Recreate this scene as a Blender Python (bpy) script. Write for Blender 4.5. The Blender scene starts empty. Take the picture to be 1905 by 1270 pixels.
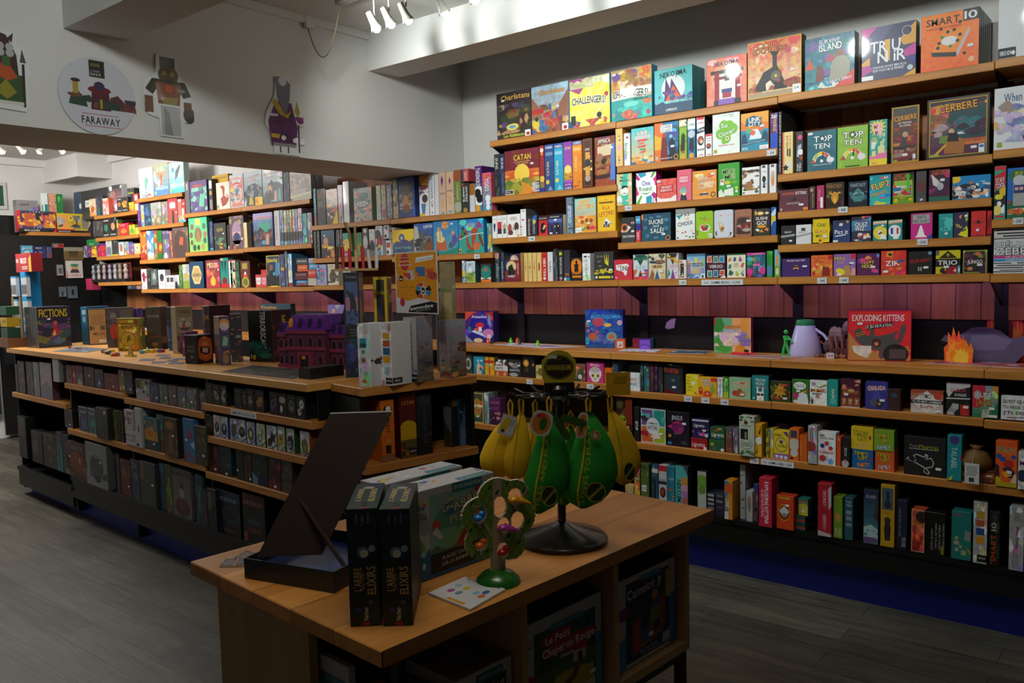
import bpy, math, random
from mathutils import Vector, Matrix
# camera
FPX, CX, CY, EYE = 1556.48, 952.5, 635.0, 1.75
M = ((0.77532152, 0.03082938, -0.63081384), (0.63109736, -0.07631937, 0.77194007), (-0.02434488, -0.99660669, -0.07862839))
sc = bpy.context.scene
cd = bpy.data.cameras.new('camera'); co = bpy.data.objects.new('camera', cd); sc.collection.objects.link(co); sc.camera = co
cd.sensor_width = 36.0; cd.lens = 36.0 * FPX / 1905.0; cd.clip_start = .05; cd.clip_end = 60
co.matrix_world = Matrix(((M[0][0], -M[0][1], -M[0][2], 0), (M[1][0], -M[1][1], -M[1][2], 0), (M[2][0], -M[2][1], -M[2][2], EYE), (0, 0, 0, 1)))
sc.view_settings.view_transform = 'Standard'; sc.view_settings.look = 'None'
sc.view_settings.exposure = 0.0; sc.view_settings.gamma = 1.0; sc.view_settings.use_curve_mapping = False
# light
w = bpy.data.worlds.new('world'); sc.world = w; w.use_nodes = True
w.node_tree.nodes['Background'].inputs[0].default_value = (.75, .8, .9, 1); w.node_tree.nodes['Background'].inputs[1].default_value = .02
def lamp(kind, name, loc, energy, col=(1, 1, 1), aim=None, size=.1, size_y=None, cone=90, blend=.6, spread=180):
 ld = bpy.data.lights.new(name, kind); ld.energy = energy; ld.color = col
 if kind == 'AREA':
  ld.shape = 'RECTANGLE'; ld.size = size; ld.size_y = size_y or size; ld.spread = math.radians(spread)
 elif kind == 'SPOT':
  ld.spot_size = math.radians(cone); ld.spot_blend = blend; ld.shadow_soft_size = size
 else: ld.shadow_soft_size = size
 o = bpy.data.objects.new(name, ld); sc.collection.objects.link(o); o.location = loc
 d = Vector(aim) - Vector(loc) if aim is not None else Vector((0, 0, -1))
 o.rotation_euler = d.to_track_quat('-Z', 'Y').to_euler()
 return o
WARM = (1, .93, .82); COOL = (.93, 1, .97)
lamp('AREA', 'back_room_fill', (-7.6, 2.6, 3.15), 75, (1, .97, .93), size=3, size_y=1.5)
lamp('AREA', 'back_room_fill', (-8.2, 2.2, 2.9), 75, (1, .97, .93), aim=(-9.4, 4.6, 2.6), size=1, size_y=.5)  # added lamp without a fixture, tilted to brighten the back room walls
for i, (x, e) in enumerate(((-3.6, 66), (-2.7, 66), (-1.8, 52), (-.8, 32))):
    lamp('SPOT', 'track_spot', (x, 2.9, 3.22), e, COOL, aim=(x + .1, 4.5, 2.3), size=.05, cone=125, blend=1)
lamp('AREA', 'room_light', (-1.4, 1.3, 3.33), 14, WARM, size=1.2, size_y=.8)
lamp('SPOT', 'fill_spot', (-1.3, 2.1, 3.3), 150, WARM, aim=(-1.75, 1.6, .95), size=.05, cone=56, blend=.7)  # added spot with no fixture on the ceiling, brightens the table top
lamp('SPOT', 'fill_spot', (-1.2, .9, 3.3), 150, COOL, aim=(-4.3, 2.9, 2.85), size=.1, cone=85, blend=1)  # added spot with no fixture, lights the front wall and spares the floor

# pixel rays to points of the room (each point is taken on a real surface)
def ray(px, py):
 a, b = px - CX, py - CY
 return Vector([M[i][0] * a + M[i][1] * b + M[i][2] * FPX for i in range(3)])
def at_z(px, py, z):
 r = ray(px, py); t = (z - EYE) / r.z; return Vector((r.x * t, r.y * t, z))
def at_x(px, py, x):
 r = ray(px, py); t = x / r.x; return Vector((x, r.y * t, EYE + r.z * t))
def at_y(px, py, y):
 r = ray(px, py); t = y / r.y; return Vector((r.x * t, y, EYE + r.z * t))
class Plane:                                       # a vertical front plane: origin, direction (image left to right), normal into the unit
 def __init__(s, ox, oy, dx, dy):
  l = math.hypot(dx, dy); s.o = Vector((ox, oy, 0)); s.d = Vector((dx / l, dy / l, 0)); s.n = Vector((-dy / l, dx / l, 0))
  s.rot = math.atan2(dy, dx)
 def hit(s, px, py, off=0.0):
  r = ray(px, py); t = ((s.o + s.n * off).dot(s.n)) / r.dot(s.n); return Vector((r.x * t, r.y * t, EYE + r.z * t))
 def on(s, px, z, off=0.0):                     # point of the plane with height z seen in image column px
  P0 = s.o + s.n * off; P0.z = z - EYE
  c = px - CX
  g = lambda v: (M[0][0] * v.x + M[1][0] * v.y + M[2][0] * v.z) * FPX - c * (M[0][2] * v.x + M[1][2] * v.y + M[2][2] * v.z)
  u = -g(P0) / g(s.d); q = P0 + s.d * u; q.z = z; return q
 def top(s, q, py):                             # height above point q seen in image row py
  a = Vector((q.x, q.y, 0)); c = py - CY
  g = lambda v: (M[0][1] * v.x + M[1][1] * v.y + M[2][1] * v.z) * FPX - c * (M[0][2] * v.x + M[1][2] * v.y + M[2][2] * v.z)
  return EYE - g(a) / g(Vector((0, 0, 1)))
RP = Plane(0, 4.415, 1, 0)                          # front of the long wall shelving
LP = Plane(-4.6, 2.575, 1, -.0571)                   # front of the island shelving
# colour, materials
def lin(h):
 if len(h) == 3: h = ''.join(k * 2 for k in h)
 f = lambda v: v / 12.92 if v <= .04045 else ((v + .055) / 1.055) ** 2.4
 return tuple(f(int(h[i:i + 2], 16) / 255) for i in (0, 2, 4))
MATS = {}
def newmat(name, rough=.5, coat=0.0, metal=0.0):
 m = bpy.data.materials.new(name); m.use_nodes = True; b = m.node_tree.nodes['Principled BSDF']
 b.inputs['Roughness'].default_value = rough; b.inputs['Metallic'].default_value = metal
 if coat: b.inputs['Coat Weight'].default_value = coat; b.inputs['Coat Roughness'].default_value = .06
 return m, m.node_tree, b
def plain(name, hexc, rough=.5, coat=0.0, metal=0.0, bump=0.0, bscale=200, var=.0, vscale=4):
 if name in MATS: return MATS[name]
 m, nt, b = newmat(name, rough, coat, metal); c = lin(hexc); b.inputs['Base Color'].default_value = (*c, 1)
 if bump or var:
  tc = nt.nodes.new('ShaderNodeTexCoord'); n = nt.nodes.new('ShaderNodeTexNoise'); nt.links.new(tc.outputs['Object'], n.inputs['Vector'])
  if bump:
   n.inputs['Scale'].default_value = bscale; bp = nt.nodes.new('ShaderNodeBump'); bp.inputs['Strength'].default_value = bump; bp.inputs['Distance'].default_value = .002
   nt.links.new(n.outputs['Fac'], bp.inputs['Height']); nt.links.new(bp.outputs['Normal'], b.inputs['Normal'])
  if var:
   n2 = nt.nodes.new('ShaderNodeTexNoise'); n2.inputs['Scale'].default_value = vscale; n2.inputs['Detail'].default_value = 5; nt.links.new(tc.outputs['Object'], n2.inputs['Vector'])
   r = nt.nodes.new('ShaderNodeValToRGB'); nt.links.new(n2.outputs['Fac'], r.inputs['Fac']); e = r.color_ramp.elements
   e[0].position = .3; e[1].position = .7
   e[0].color = (*[k * (1 - var) for k in c], 1); e[1].color = (*[min(1, k * (1 + var)) for k in c], 1)
   nt.links.new(r.outputs['Color'], b.inputs['Base Color'])
 MATS[name] = m; return m
def print_mat(name, rough, coat):                   # printed card: the print is stored as face colours, alpha says how busy the artwork is
 m, nt, b = newmat(name, rough, coat); N = nt.nodes.new; L = nt.links.new
 a = N('ShaderNodeAttribute'); a.attribute_name = 'Col'; tc = N('ShaderNodeTexCoord')
 n1 = N('ShaderNodeTexNoise'); n1.inputs['Scale'].default_value = 22; n1.inputs['Detail'].default_value = 6; n1.inputs['Roughness'].default_value = .7; L(tc.outputs['Object'], n1.inputs['Vector'])
 n2 = N('ShaderNodeTexVoronoi'); n2.inputs['Scale'].default_value = 45; L(tc.outputs['Object'], n2.inputs['Vector'])
 mr = N('ShaderNodeMapRange'); mr.inputs[1].default_value = .3; mr.inputs[2].default_value = .7; mr.inputs[3].default_value = .45; mr.inputs[4].default_value = 1.6; L(n1.outputs['Fac'], mr.inputs[0])
 mx = N('ShaderNodeMix'); mx.data_type = 'FLOAT'; L(a.outputs['Alpha'], mx.inputs[0]); mx.inputs[2].default_value = 1.0; L(mr.outputs[0], mx.inputs[3])
 sp = N('ShaderNodeSeparateColor'); L(n2.outputs['Color'], sp.inputs[0])
 hm = N('ShaderNodeMath'); hm.operation = 'SUBTRACT'; L(sp.outputs[0], hm.inputs[0]); hm.inputs[1].default_value = .5
 h2 = N('ShaderNodeMath'); h2.operation = 'MULTIPLY'; L(hm.outputs[0], h2.inputs[0]); h2.inputs[1].default_value = .14
 h3 = N('ShaderNodeMath'); h3.operation = 'MULTIPLY_ADD'; L(h2.outputs[0], h3.inputs[0]); L(a.outputs['Alpha'], h3.inputs[1]); h3.inputs[2].default_value = .5
 hs = N('ShaderNodeHueSaturation'); L(h3.outputs[0], hs.inputs['Hue']); L(mx.outputs[0], hs.inputs['Value']); L(a.outputs['Color'], hs.inputs['Color'])
 L(hs.outputs['Color'], b.inputs['Base Color']); MATS[name] = m; return m
PRINT = print_mat('printed card', .5, .1)
WRAP = print_mat('printed card under film', .4, .5)
PAPER = print_mat('printed paper', .7, 0)
def wood(name, c1, c2, axis=0, plank=0.0, pax=1, rough=.5, dark='1a0e06', stretch=14, knots=True, gap=.03):
 if name in MATS: return MATS[name]
 m, nt, b = newmat(name, rough); N = nt.nodes.new; L = nt.links.new
 tc = N('ShaderNodeTexCoord'); mp = N('ShaderNodeMapping'); L(tc.outputs['Object'], mp.inputs['Vector'])
 s = [stretch] * 3; s[axis] = stretch * .07; mp.inputs['Scale'].default_value = s
 n = N('ShaderNodeTexNoise'); n.inputs['Scale'].default_value = 1.6; n.inputs['Detail'].default_value = 8; n.inputs['Roughness'].default_value = .65; n.inputs['Distortion'].default_value = .8; L(mp.outputs[0], n.inputs['Vector'])
 r = N('ShaderNodeValToRGB'); e = r.color_ramp.elements; e[0].position = .3; e[1].position = .68; e[0].color = (*lin(c1), 1); e[1].color = (*lin(c2), 1); L(n.outputs['Fac'], r.inputs['Fac'])
 out = r.outputs['Color']
 if knots:
  v = N('ShaderNodeTexVoronoi'); v.inputs['Scale'].default_value = 1.0; mk = N('ShaderNodeMapping'); ks = [3.4] * 3; ks[axis] = 1.5; mk.inputs['Scale'].default_value = ks
  L(tc.outputs['Object'], mk.inputs['Vector']); L(mk.outputs[0], v.inputs['Vector'])
  kr = N('ShaderNodeValToRGB'); ke = kr.color_ramp.elements; ke[0].position = .045; ke[1].position = .11; ke[0].color = (.45, .3, .22, 1); ke[1].color = (1, 1, 1, 1); L(v.outputs['Distance'], kr.inputs['Fac'])
  mu = N('ShaderNodeMix'); mu.data_type = 'RGBA'; mu.blend_type = 'MULTIPLY'; mu.inputs[0].default_value = .8; L(out, mu.inputs[6]); L(kr.outputs['Color'], mu.inputs[7]); out = mu.outputs[2]
 if plank:
  sx = N('ShaderNodeSeparateXYZ'); L(tc.outputs['Object'], sx.inputs[0]); d = N('ShaderNodeMath'); d.operation = 'DIVIDE'; L(sx.outputs[pax], d.inputs[0]); d.inputs[1].default_value = plank
  fl = N('ShaderNodeMath'); fl.operation = 'FLOOR'; L(d.outputs[0], fl.inputs[0]); wn = N('ShaderNodeTexWhiteNoise'); wn.noise_dimensions = '1D'; L(fl.outputs[0], wn.inputs['W'])
  mr = N('ShaderNodeMapRange'); mr.inputs[3].default_value = .72; mr.inputs[4].default_value = 1.18; L(wn.outputs['Value'], mr.inputs[0])
  hs = N('ShaderNodeHueSaturation'); L(mr.outputs[0], hs.inputs['Value']); L(out, hs.inputs['Color'])
  fr = N('ShaderNodeMath'); fr.operation = 'FRACT'; L(d.outputs[0], fr.inputs[0]); lt = N('ShaderNodeMath'); lt.operation = 'LESS_THAN'; L(fr.outputs[0], lt.inputs[0]); lt.inputs[1].default_value = gap
  mx = N('ShaderNodeMix'); mx.data_type = 'RGBA'; L(lt.outputs[0], mx.inputs[0]); L(hs.outputs['Color'], mx.inputs[6]); mx.inputs[7].default_value = (*lin(dark), 1); out = mx.outputs[2]
 L(out, b.inputs['Base Color']); MATS[name] = m; return m
# objects
COL = sc.collection
def tag(o, label=None, cat=None, group=None, kind=None):
 if label: o['label'] = label
 if cat: o['category'] = cat
 if group: o['group'] = group
 if kind: o['kind'] = kind
 return o
def empty(name, loc, rz=0, label=None, cat=None, group=None):
 o = bpy.data.objects.new(name, None); o.empty_display_size = .05; COL.objects.link(o); o.location = loc; o.rotation_euler = (0, 0, rz)
 return tag(o, label, cat, group)
class MB:
 def __init__(s): s.v = []; s.f = []; s.c = []; s.m = []
 def face(s, pts, col=(.8, .8, .8), a=0.0, mi=0):
  if isinstance(col, str): col = lin(col)
  n = len(s.v); s.v += [tuple(p) for p in pts]; s.f.append(tuple(range(n, n + len(pts)))); s.c.append((*col[:3], a)); s.m.append(mi)
 def mesh(s, vs, fs, col=(.8, .8, .8), a=0.0, mi=0):
  if isinstance(col, str): col = lin(col)
  n = len(s.v); s.v += [tuple(p) for p in vs]
  for f in fs: s.f.append(tuple(n + i for i in f)); s.c.append((*col[:3], a)); s.m.append(mi)
 def box(s, x0, y0, z0, x1, y1, z1, col=(.8, .8, .8), a=0.0, mi=0, skip=''):
  v = [(x0, y0, z0), (x1, y0, z0), (x1, y1, z0), (x0, y1, z0), (x0, y0, z1), (x1, y0, z1), (x1, y1, z1), (x0, y1, z1)]
  fs = {'b': (3, 2, 1, 0), 't': (4, 5, 6, 7), 'f': (0, 1, 5, 4), 'r': (1, 2, 6, 5), 'k': (2, 3, 7, 6), 'l': (3, 0, 4, 7)}
  s.mesh(v, [fs[k] for k in fs if k not in skip], col, a, mi)
 def bbox(s, x0, y0, z0, x1, y1, z1, b=.003, col=(.8, .8, .8), a=0.0, mi=0):      # box with chamfered edges
  if min(x1 - x0, y1 - y0, z1 - z0) < 2.5 * b: return s.box(x0, y0, z0, x1, y1, z1, col, a, mi)
  X, Y, Z = (x0, x1), (y0, y1), (z0, z1); v = []; ix = {}
  for i in (0, 1):
   for j in (0, 1):
    for k in (0, 1):
     sx, sy, sz = (b if i == 0 else -b), (b if j == 0 else -b), (b if k == 0 else -b)
     ix[i, j, k] = len(v); v += [(X[i], Y[j] + sy, Z[k] + sz), (X[i] + sx, Y[j], Z[k] + sz), (X[i] + sx, Y[j] + sy, Z[k])]
  g = lambda i, j, k, t: ix[i, j, k] + t
  fs = [(g(0, 0, 0, 0), g(0, 0, 1, 0), g(0, 1, 1, 0), g(0, 1, 0, 0)), (g(1, 0, 0, 0), g(1, 1, 0, 0), g(1, 1, 1, 0), g(1, 0, 1, 0)),
     (g(0, 0, 0, 1), g(1, 0, 0, 1), g(1, 0, 1, 1), g(0, 0, 1, 1)), (g(0, 1, 0, 1), g(0, 1, 1, 1), g(1, 1, 1, 1), g(1, 1, 0, 1)),
     (g(0, 0, 0, 2), g(0, 1, 0, 2), g(1, 1, 0, 2), g(1, 0, 0, 2)), (g(0, 0, 1, 2), g(1, 0, 1, 2), g(1, 1, 1, 2), g(0, 1, 1, 2))]
  for j in (0, 1):
   for k in (0, 1): fs.append((g(0, j, k, 1), g(1, j, k, 1), g(1, j, k, 2), g(0, j, k, 2)))
  for i in (0, 1):
   for k in (0, 1): fs.append((g(i, 0, k, 0), g(i, 1, k, 0), g(i, 1, k, 2), g(i, 0, k, 2)))
  for i in (0, 1):
   for j in (0, 1): fs.append((g(i, j, 0, 0), g(i, j, 1, 0), g(i, j, 1, 1), g(i, j, 0, 1)))
  for i in (0, 1):
   for j in (0, 1):
    for k in (0, 1): fs.append((g(i, j, k, 0), g(i, j, k, 1), g(i, j, k, 2)))
  s.mesh(v, fs, col, a, mi)
 def lathe(s, prof, n=24, cx=0, cy=0, cz=0, col=(.8, .8, .8), mi=0, sx=1, sy=1):
  v = []; f = []
  for r, z in prof:
   for k in range(n): t = 2 * math.pi * k / n; v.append((cx + r * sx * math.cos(t), cy + r * sy * math.sin(t), cz + z))
  for i in range(len(prof) - 1):
   for k in range(n): a = i * n + k; b = i * n + (k + 1) % n; f.append((a, b, b + n, a + n))
  f.append(tuple(range(n))[::-1]); f.append(tuple((len(prof) - 1) * n + k for k in range(n)))
  s.mesh(v, f, col, 0, mi)
 def tube(s, pts, r, n=8, col=(.8, .8, .8), mi=0, closed=False, rs=None):
  pts = [Vector(p) for p in pts]; v = []; f = []; m = len(pts); nrm = None
  for i, p in enumerate(pts):
   if closed: d = pts[(i + 1) % m] - pts[i - 1]
   else: d = pts[min(i + 1, m - 1)] - pts[max(i - 1, 0)]
   d.normalize()
   if nrm is None: nrm = d.orthogonal().normalized()
   nrm = (nrm - d * nrm.dot(d)); nrm = nrm.normalized() if nrm.length > 1e-6 else d.orthogonal().normalized()
   b = d.cross(nrm); rr = rs[i] if rs else r
   for k in range(n): t = 2 * math.pi * k / n; v.append(p + nrm * (rr * math.cos(t)) + b * (rr * math.sin(t)))
  for i in range(m if closed else m - 1):
   j = (i + 1) % m
   for k in range(n): f.append((i * n + k, i * n + (k + 1) % n, j * n + (k + 1) % n, j * n + k))
  if not closed: f.append(tuple(range(n))[::-1]); f.append(tuple((m - 1) * n + k for k in range(n)))
  s.mesh(v, f, col, 0, mi)
 def ball(s, c, r, n=16, m=10, col=(.8, .8, .8), mi=0, zs=1, ys=1, xs=1):
  v = [(c[0], c[1], c[2] - r * zs)]; f = []
  for i in range(1, m):
   t = math.pi * i / m
   for k in range(n): q = 2 * math.pi * k / n; v.append((c[0] + xs * r * math.sin(t) * math.cos(q), c[1] + ys * r * math.sin(t) * math.sin(q), c[2] - zs * r * math.cos(t)))
  v.append((c[0], c[1], c[2] + r * zs)); e = len(v) - 1
  for k in range(n): f.append((0, 1 + (k + 1) % n, 1 + k)); f.append((e, e - n + k, e - n + (k + 1) % n))
  for i in range(m - 2):
   for k in range(n): a = 1 + i * n + k; b = 1 + i * n + (k + 1) % n; f.append((a, b, b + n, a + n))
  s.mesh(v, f, col, 0, mi)
 def prism(s, out, y0, y1, col=(.8, .8, .8), side=None, a=0.0, mi=0):     # outline in local x,z; thickness along y
  n = len(out); side = side or col
  s.face([(x, y0, z) for x, z in out], col, a, mi); s.face([(x, y1, z) for x, z in out][::-1], side, 0, mi)
  for i in range(n):
   x, z = out[i]; X, Z = out[(i + 1) % n]; s.face([(x, y0, z), (x, y1, z), (X, y1, Z), (X, y0, Z)], side, 0, mi)
 def build(s, name, mats, parent=None, loc=None, rz=0, smooth=False, bevel=0):
  me = bpy.data.meshes.new(name); me.from_pydata(s.v, [], s.f)
  mats = mats if isinstance(mats, (list, tuple)) else [mats]
  for m in mats: me.materials.append(m)
  ca = me.color_attributes.new('Col', 'FLOAT_COLOR', 'CORNER'); buf = []
  for f, c in zip(s.f, s.c): buf += list(c) * len(f)
  ca.data.foreach_set('color', buf)
  me.polygons.foreach_set('material_index', s.m)
  if smooth:
   me.polygons.foreach_set('use_smooth', [True] * len(s.f))
   if smooth != 'all': me.set_sharp_from_angle(angle=math.radians(40))
  me.update()
  o = bpy.data.objects.new(name, me); COL.objects.link(o)
  if loc is not None: o.location = loc
  o.rotation_euler = (0, 0, rz)
  if parent: o.parent = parent
  if bevel: md = o.modifiers.new('bevel', 'BEVEL'); md.width = bevel; md.segments = 2; md.limit_method = 'ANGLE'
  return o
def struct(name, mb, m, **k): return tag(mb.build(name, m, **k), kind='structure')
# lettering
GL = {}
def glyph(ch, bold):
 k = (ch, bold)
 if k not in GL:
  cu = bpy.data.curves.new('t', 'FONT'); cu.body = ch; cu.resolution_u = 2; cu.offset = bold; cu.size = 1.0
  ob = bpy.data.objects.new('t', cu); me = bpy.data.meshes.new_from_object(ob)
  v = [(p.co.x, p.co.y) for p in me.vertices]; f = [tuple(p.vertices) for p in me.polygons]
  x0 = min((p[0] for p in v), default=0); x1 = max((p[0] for p in v), default=.25)
  GL[k] = ([(p[0] - x0, p[1]) for p in v], f, x1 - x0)
  bpy.data.objects.remove(ob); bpy.data.curves.remove(cu); bpy.data.meshes.remove(me)
 return GL[k]
def text_geo(txt, bold=.018, out=0.0):              # outlines fitted to a unit box (width 1, cap height 1), centred
 x = 0; items = []; gap = .07
 for ch in txt:
  if ch in ' _': x += .3; continue
  v, f, wd = glyph(ch, bold); items.append((x, ch, wd)); x += wd + gap
 W = max(x - gap, .05); lo, hi = 0, .73
 res = []
 for x, ch, wd in items:
  v, f, w2 = glyph(ch, bold + out); sh = (w2 - wd) / 2
  res.append(([(((p[0] - sh + x) / W - .5), ((p[1] - .365) / .73)) for p in v], f))
 return res, W / .73

EPS = .00003
def clip01(p): return (min(1, max(0, p[0])), min(1, max(0, p[1])))
def cover(mb, T, asp, spec, seed=1, mi=0, lay=1):
 """print a cover: T(u, v, layer) gives the point, asp is width / height"""
 rnd = random.Random(seed); L = [lay]; sticker = None
 def poly(pts, c, a=0.0):
  L[0] += 1; mb.face([T(u, v, L[0]) for u, v in map(clip01, pts)], lin(c), a, mi)
 def ell(x, y, rx, ry, c, a=0.0, n=18, rot=0):
  cr, sr = math.cos(rot), math.sin(rot)
  poly([(x + (rx * math.cos(t) * cr - ry * math.sin(t) * sr), y + (rx * math.cos(t) * sr + ry * math.sin(t) * cr) ) for t in [2 * math.pi * k / n for k in range(n)]], c, a)
 for op in spec.split('|'):
  p = op.split(); k = p[0]
  if k == 'B':
   c1 = lin(p[1]); c2 = lin(p[2]) if len(p) > 2 else c1; a = float(p[3]) if len(p) > 3 else (0 if len(p) == 2 else .5); N = 8 if len(p) > 2 else 1
   for i in range(N):
    t = i / max(1, N - 1); c = [c2[j] * (1 - t) + c1[j] * t for j in range(3)]
    mb.face([T(0, i / N, 0), T(1, i / N, 0), T(1, (i + 1) / N, 0), T(0, (i + 1) / N, 0)], c, a, mi)
   if a > .15 and '|a' not in spec and '|A' not in spec:            # loose patches of artwork in the tones of the ground
    for i in range(14):
     k = rnd.uniform(.4, 2.6); t = rnd.random(); c = [min(.9, (c2[j] * (1 - t) + c1[j] * t) * k * rnd.uniform(.4, 2) + rnd.random() ** 3 * .06) for j in range(3)]; x, y, r = rnd.random(), rnd.random(), rnd.uniform(.05, .16)
     L[0] += 1; mb.face([T(*clip01((x + r * rnd.uniform(.5, 1.2) * math.cos(.9 * j) / max(.5, asp), y + r * rnd.uniform(.5, 1.2) * math.sin(.9 * j))), L[0]) for j in range(7)], c, .7, mi)
  elif k in 'Aa':
   y0, y1 = (0.0, 1.0) if k == 'A' else (float(p[1]), float(p[2])); q = p[1:] if k == 'A' else p[3:]
   for i in range(int(q[0])):
    c = q[1 + rnd.randrange(len(q) - 1)]; r = rnd.uniform(.04, .15); x = rnd.random(); y = rnd.uniform(y0, y1); e = rnd.uniform(.4, 2.2); n = rnd.choice((5, 7, 9, 11)); ph = rnd.random() * 6
    ry = r * min(1.3, asp); rx = r * e / max(.6, asp)
    yy = lambda v: min(y1, max(y0, v))
    poly([(x + rx * rnd.uniform(.55, 1.1) * math.cos(ph + 6.283 * j / n), yy(y + ry * rnd.uniform(.55, 1.1) * math.sin(ph + 6.283 * j / n))) for j in range(n)], c, .7)
  elif k == 'R': x0, y0, x1, y1 = map(float, p[1:5]); poly([(x0, y0), (x1, y0), (x1, y1), (x0, y1)], p[5])
  elif k == 'C': x, y, r = map(float, p[1:4]); ell(x, y, r / max(asp, .0001) if asp < 1 else r / asp, r, p[4])
  elif k == 'E': x, y, rx, ry = map(float, p[1:5]); ell(x, y, rx, ry, p[5], 0, 20, math.radians(float(p[6])) if len(p) > 6 else 0)
  elif k == 'P': q = list(map(float, p[1].split(','))); poly(list(zip(q[::2], q[1::2])), p[2])
  elif k == 'K':
   x, y, r, n = map(float, p[1:5]); n = int(n); L[0] += 1; q = [(x + (r if j % 2 == 0 else r * .5) / asp * math.sin(math.pi * j / n), y + (r if j % 2 == 0 else r * .5) * math.cos(math.pi * j / n)) for j in range(2 * n)]
   for j in range(2 * n): mb.face([T(*clip01((x, y)), L[0]), T(*clip01(q[(j + 1) % (2 * n)]), L[0]), T(*clip01(q[j]), L[0])], lin(p[5]), 0, mi)
  elif k == 'Y':                               # rays from a centre
   x, y = float(p[1]), float(p[2]); n = int(p[3]); cs = p[4:]
   L[0] += 1
   for j in range(n):
    a0, a1 = 6.283 * j / n, 6.283 * (j + .55) / n
    q = [clip01((x + 1.5 * math.cos(t) / asp, y + 1.5 * math.sin(t))) for t in (a0, (a0 + a1) / 2, a1)]
    mb.face([T(x, y, L[0])] + [T(u, v, L[0]) for u, v in q], lin(cs[j % len(cs)]), 0, mi)
  elif k == 'F':
   L[0] += 1; wv = float(p[2]); wu = wv / asp
   for a, b, c, d in ((0, 0, 1, wv), (0, 1 - wv, 1, 1), (0, wv, wu, 1 - wv), (1 - wu, wv, 1, 1 - wv)): mb.face([T(a, b, L[0]), T(c, b, L[0]), T(c, d, L[0]), T(a, d, L[0])], lin(p[1]), 0, mi)
  elif k == 'l':                               # small print: rows of short bars  l x0 x1 y0 y1 rows hex
   x0, x1, y0, y1 = map(float, p[1:5]); n = int(p[5]); L[0] += 1; h = (y1 - y0) / n
   for j in range(n):
    x = x0 + rnd.random() * .1 * (x1 - x0); e = x1 - rnd.random() * .15 * (x1 - x0)
    while x < e:
     q = min(e, x + rnd.uniform(.05, .16) * (x1 - x0)); yb = y0 + h * j; mb.face([T(x, yb, L[0]), T(q, yb, L[0]), T(q, yb + h * .5, L[0]), T(x, yb + h * .5, L[0])], lin(p[6]), 0, mi); x = q + .03 * (x1 - x0)
  elif k == 'S': sticker = (float(p[1]), float(p[2]))
  elif k in 'TV':                              # T text x y w h colour [outline] [tilt] [arch]; V the same running downwards (negative h: upwards)
   x, y, ww, hh = map(float, p[2:6]); c = p[6]; oc = p[7] if len(p) > 7 and p[7] != '-' else None; tilt = math.radians(float(p[8])) if len(p) > 8 else 0; arch = float(p[9]) if len(p) > 9 else 0
   up = hh < 0; hh = abs(hh)
   for pas in ((1, 0) if oc else (0,)):
    geo, nat = text_geo(p[1].replace('~', '|'), .014 if len(p[1]) < 24 else .008, .055 if pas else 0.0); L[0] += 1
    for vs, fs in geo:
     q = []
     for a, b in vs:
      b2 = b + arch * (1 - 4 * a * a) / max(hh, .01) * .5
      if k == 'T':
       u = x + a * ww; v = y + b2 * hh
       if tilt: du, dv = (u - x) * asp, v - y; u, v = x + (du * math.cos(tilt) - dv * math.sin(tilt)) / asp, y + du * math.sin(tilt) + dv * math.cos(tilt)
      else:
       s_ = 1 if up else -1
       v = y + a * ww * s_; u = x - b2 * hh * s_
      q.append(T(min(1, max(0, u)), min(1, max(0, v)), L[0]))
     mb.mesh(q, fs, lin(oc if pas else c), 0, mi)
 return sticker
NB = [0]
def darker(h, k=.7):
 if len(h) == 3: h = ''.join(c * 2 for c in h)
 return ''.join('%02x' % int(int(h[i:i + 2], 16) * k) for i in (0, 2, 4))
def game(pos, rz, wd, ht, dep, spec, label, group, cat='board game box', name='board_game_box', mat=None, side=None, topspec=None, sidespec=None, leftspec=None, lid=True, parent_mats=None):
 """a printed box standing on pos (centre of the front bottom edge), front facing local -y"""
 NB[0] += 1; mb = MB(); side = side or darker(spec.split('|')[0].split()[1], .9); sc_ = lin(side)
 mb.bbox(-wd / 2, 0, 0, wd / 2, dep, ht, min(.0015, dep * .1), sc_, .0)
 m = .0012 if wd > .02 else 0
 st = cover(mb, lambda u, v, l: (-wd / 2 + m + u * (wd - 2 * m), -.0002 - EPS * l, m + v * (ht - 2 * m)), wd / ht, spec, NB[0] * 7 + 3)
 if sidespec: cover(mb, lambda u, v, l: (wd / 2 + .0002 + EPS * l, m + u * (dep - 2 * m), m + v * (ht - 2 * m)), dep / ht, sidespec, NB[0])
 if leftspec: cover(mb, lambda u, v, l: (-wd / 2 - .0002 - EPS * l, dep - m - u * (dep - 2 * m), m + v * (ht - 2 * m)), dep / ht, leftspec, NB[0])
 if topspec: cover(mb, lambda u, v, l: (-wd / 2 + m + u * (wd - 2 * m), m + v * (dep - 2 * m), ht + .0002 + EPS * l), wd / dep, topspec, NB[0])
 o = mb.build(name, mat or PRINT, loc=pos, rz=rz); tag(o, label, cat, group)
 if st:
  w2, h2 = min(.026, wd * .22), min(.013, ht * .1); s = MB(); cx, cz = -wd / 2 + st[0] * wd, st[1] * ht; pts = []
  for k in range(16): t = 6.2832 * k / 16; q = lambda v: math.copysign(abs(v) ** .5, v); pts.append((cx + w2 / 2 * q(math.cos(t)), cz + h2 / 2 * q(math.sin(t))))
  s.prism(pts, -.0036, -.0030, lin('e6e6ea')); so = s.build('price_sticker', PAPER, parent=o)
 return o
LAB = {}
def uniq(look, where):
 l = look + ' ' + where if where else look
 if len(l.split()) > 16: l = ' '.join(look.split()[:16])
 if not 4 <= len(l.split()) <= 16: print('LABELLEN', l)
 if l in LAB: print('DUPLABEL', l)
 LAB[l] = 1; return l
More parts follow.
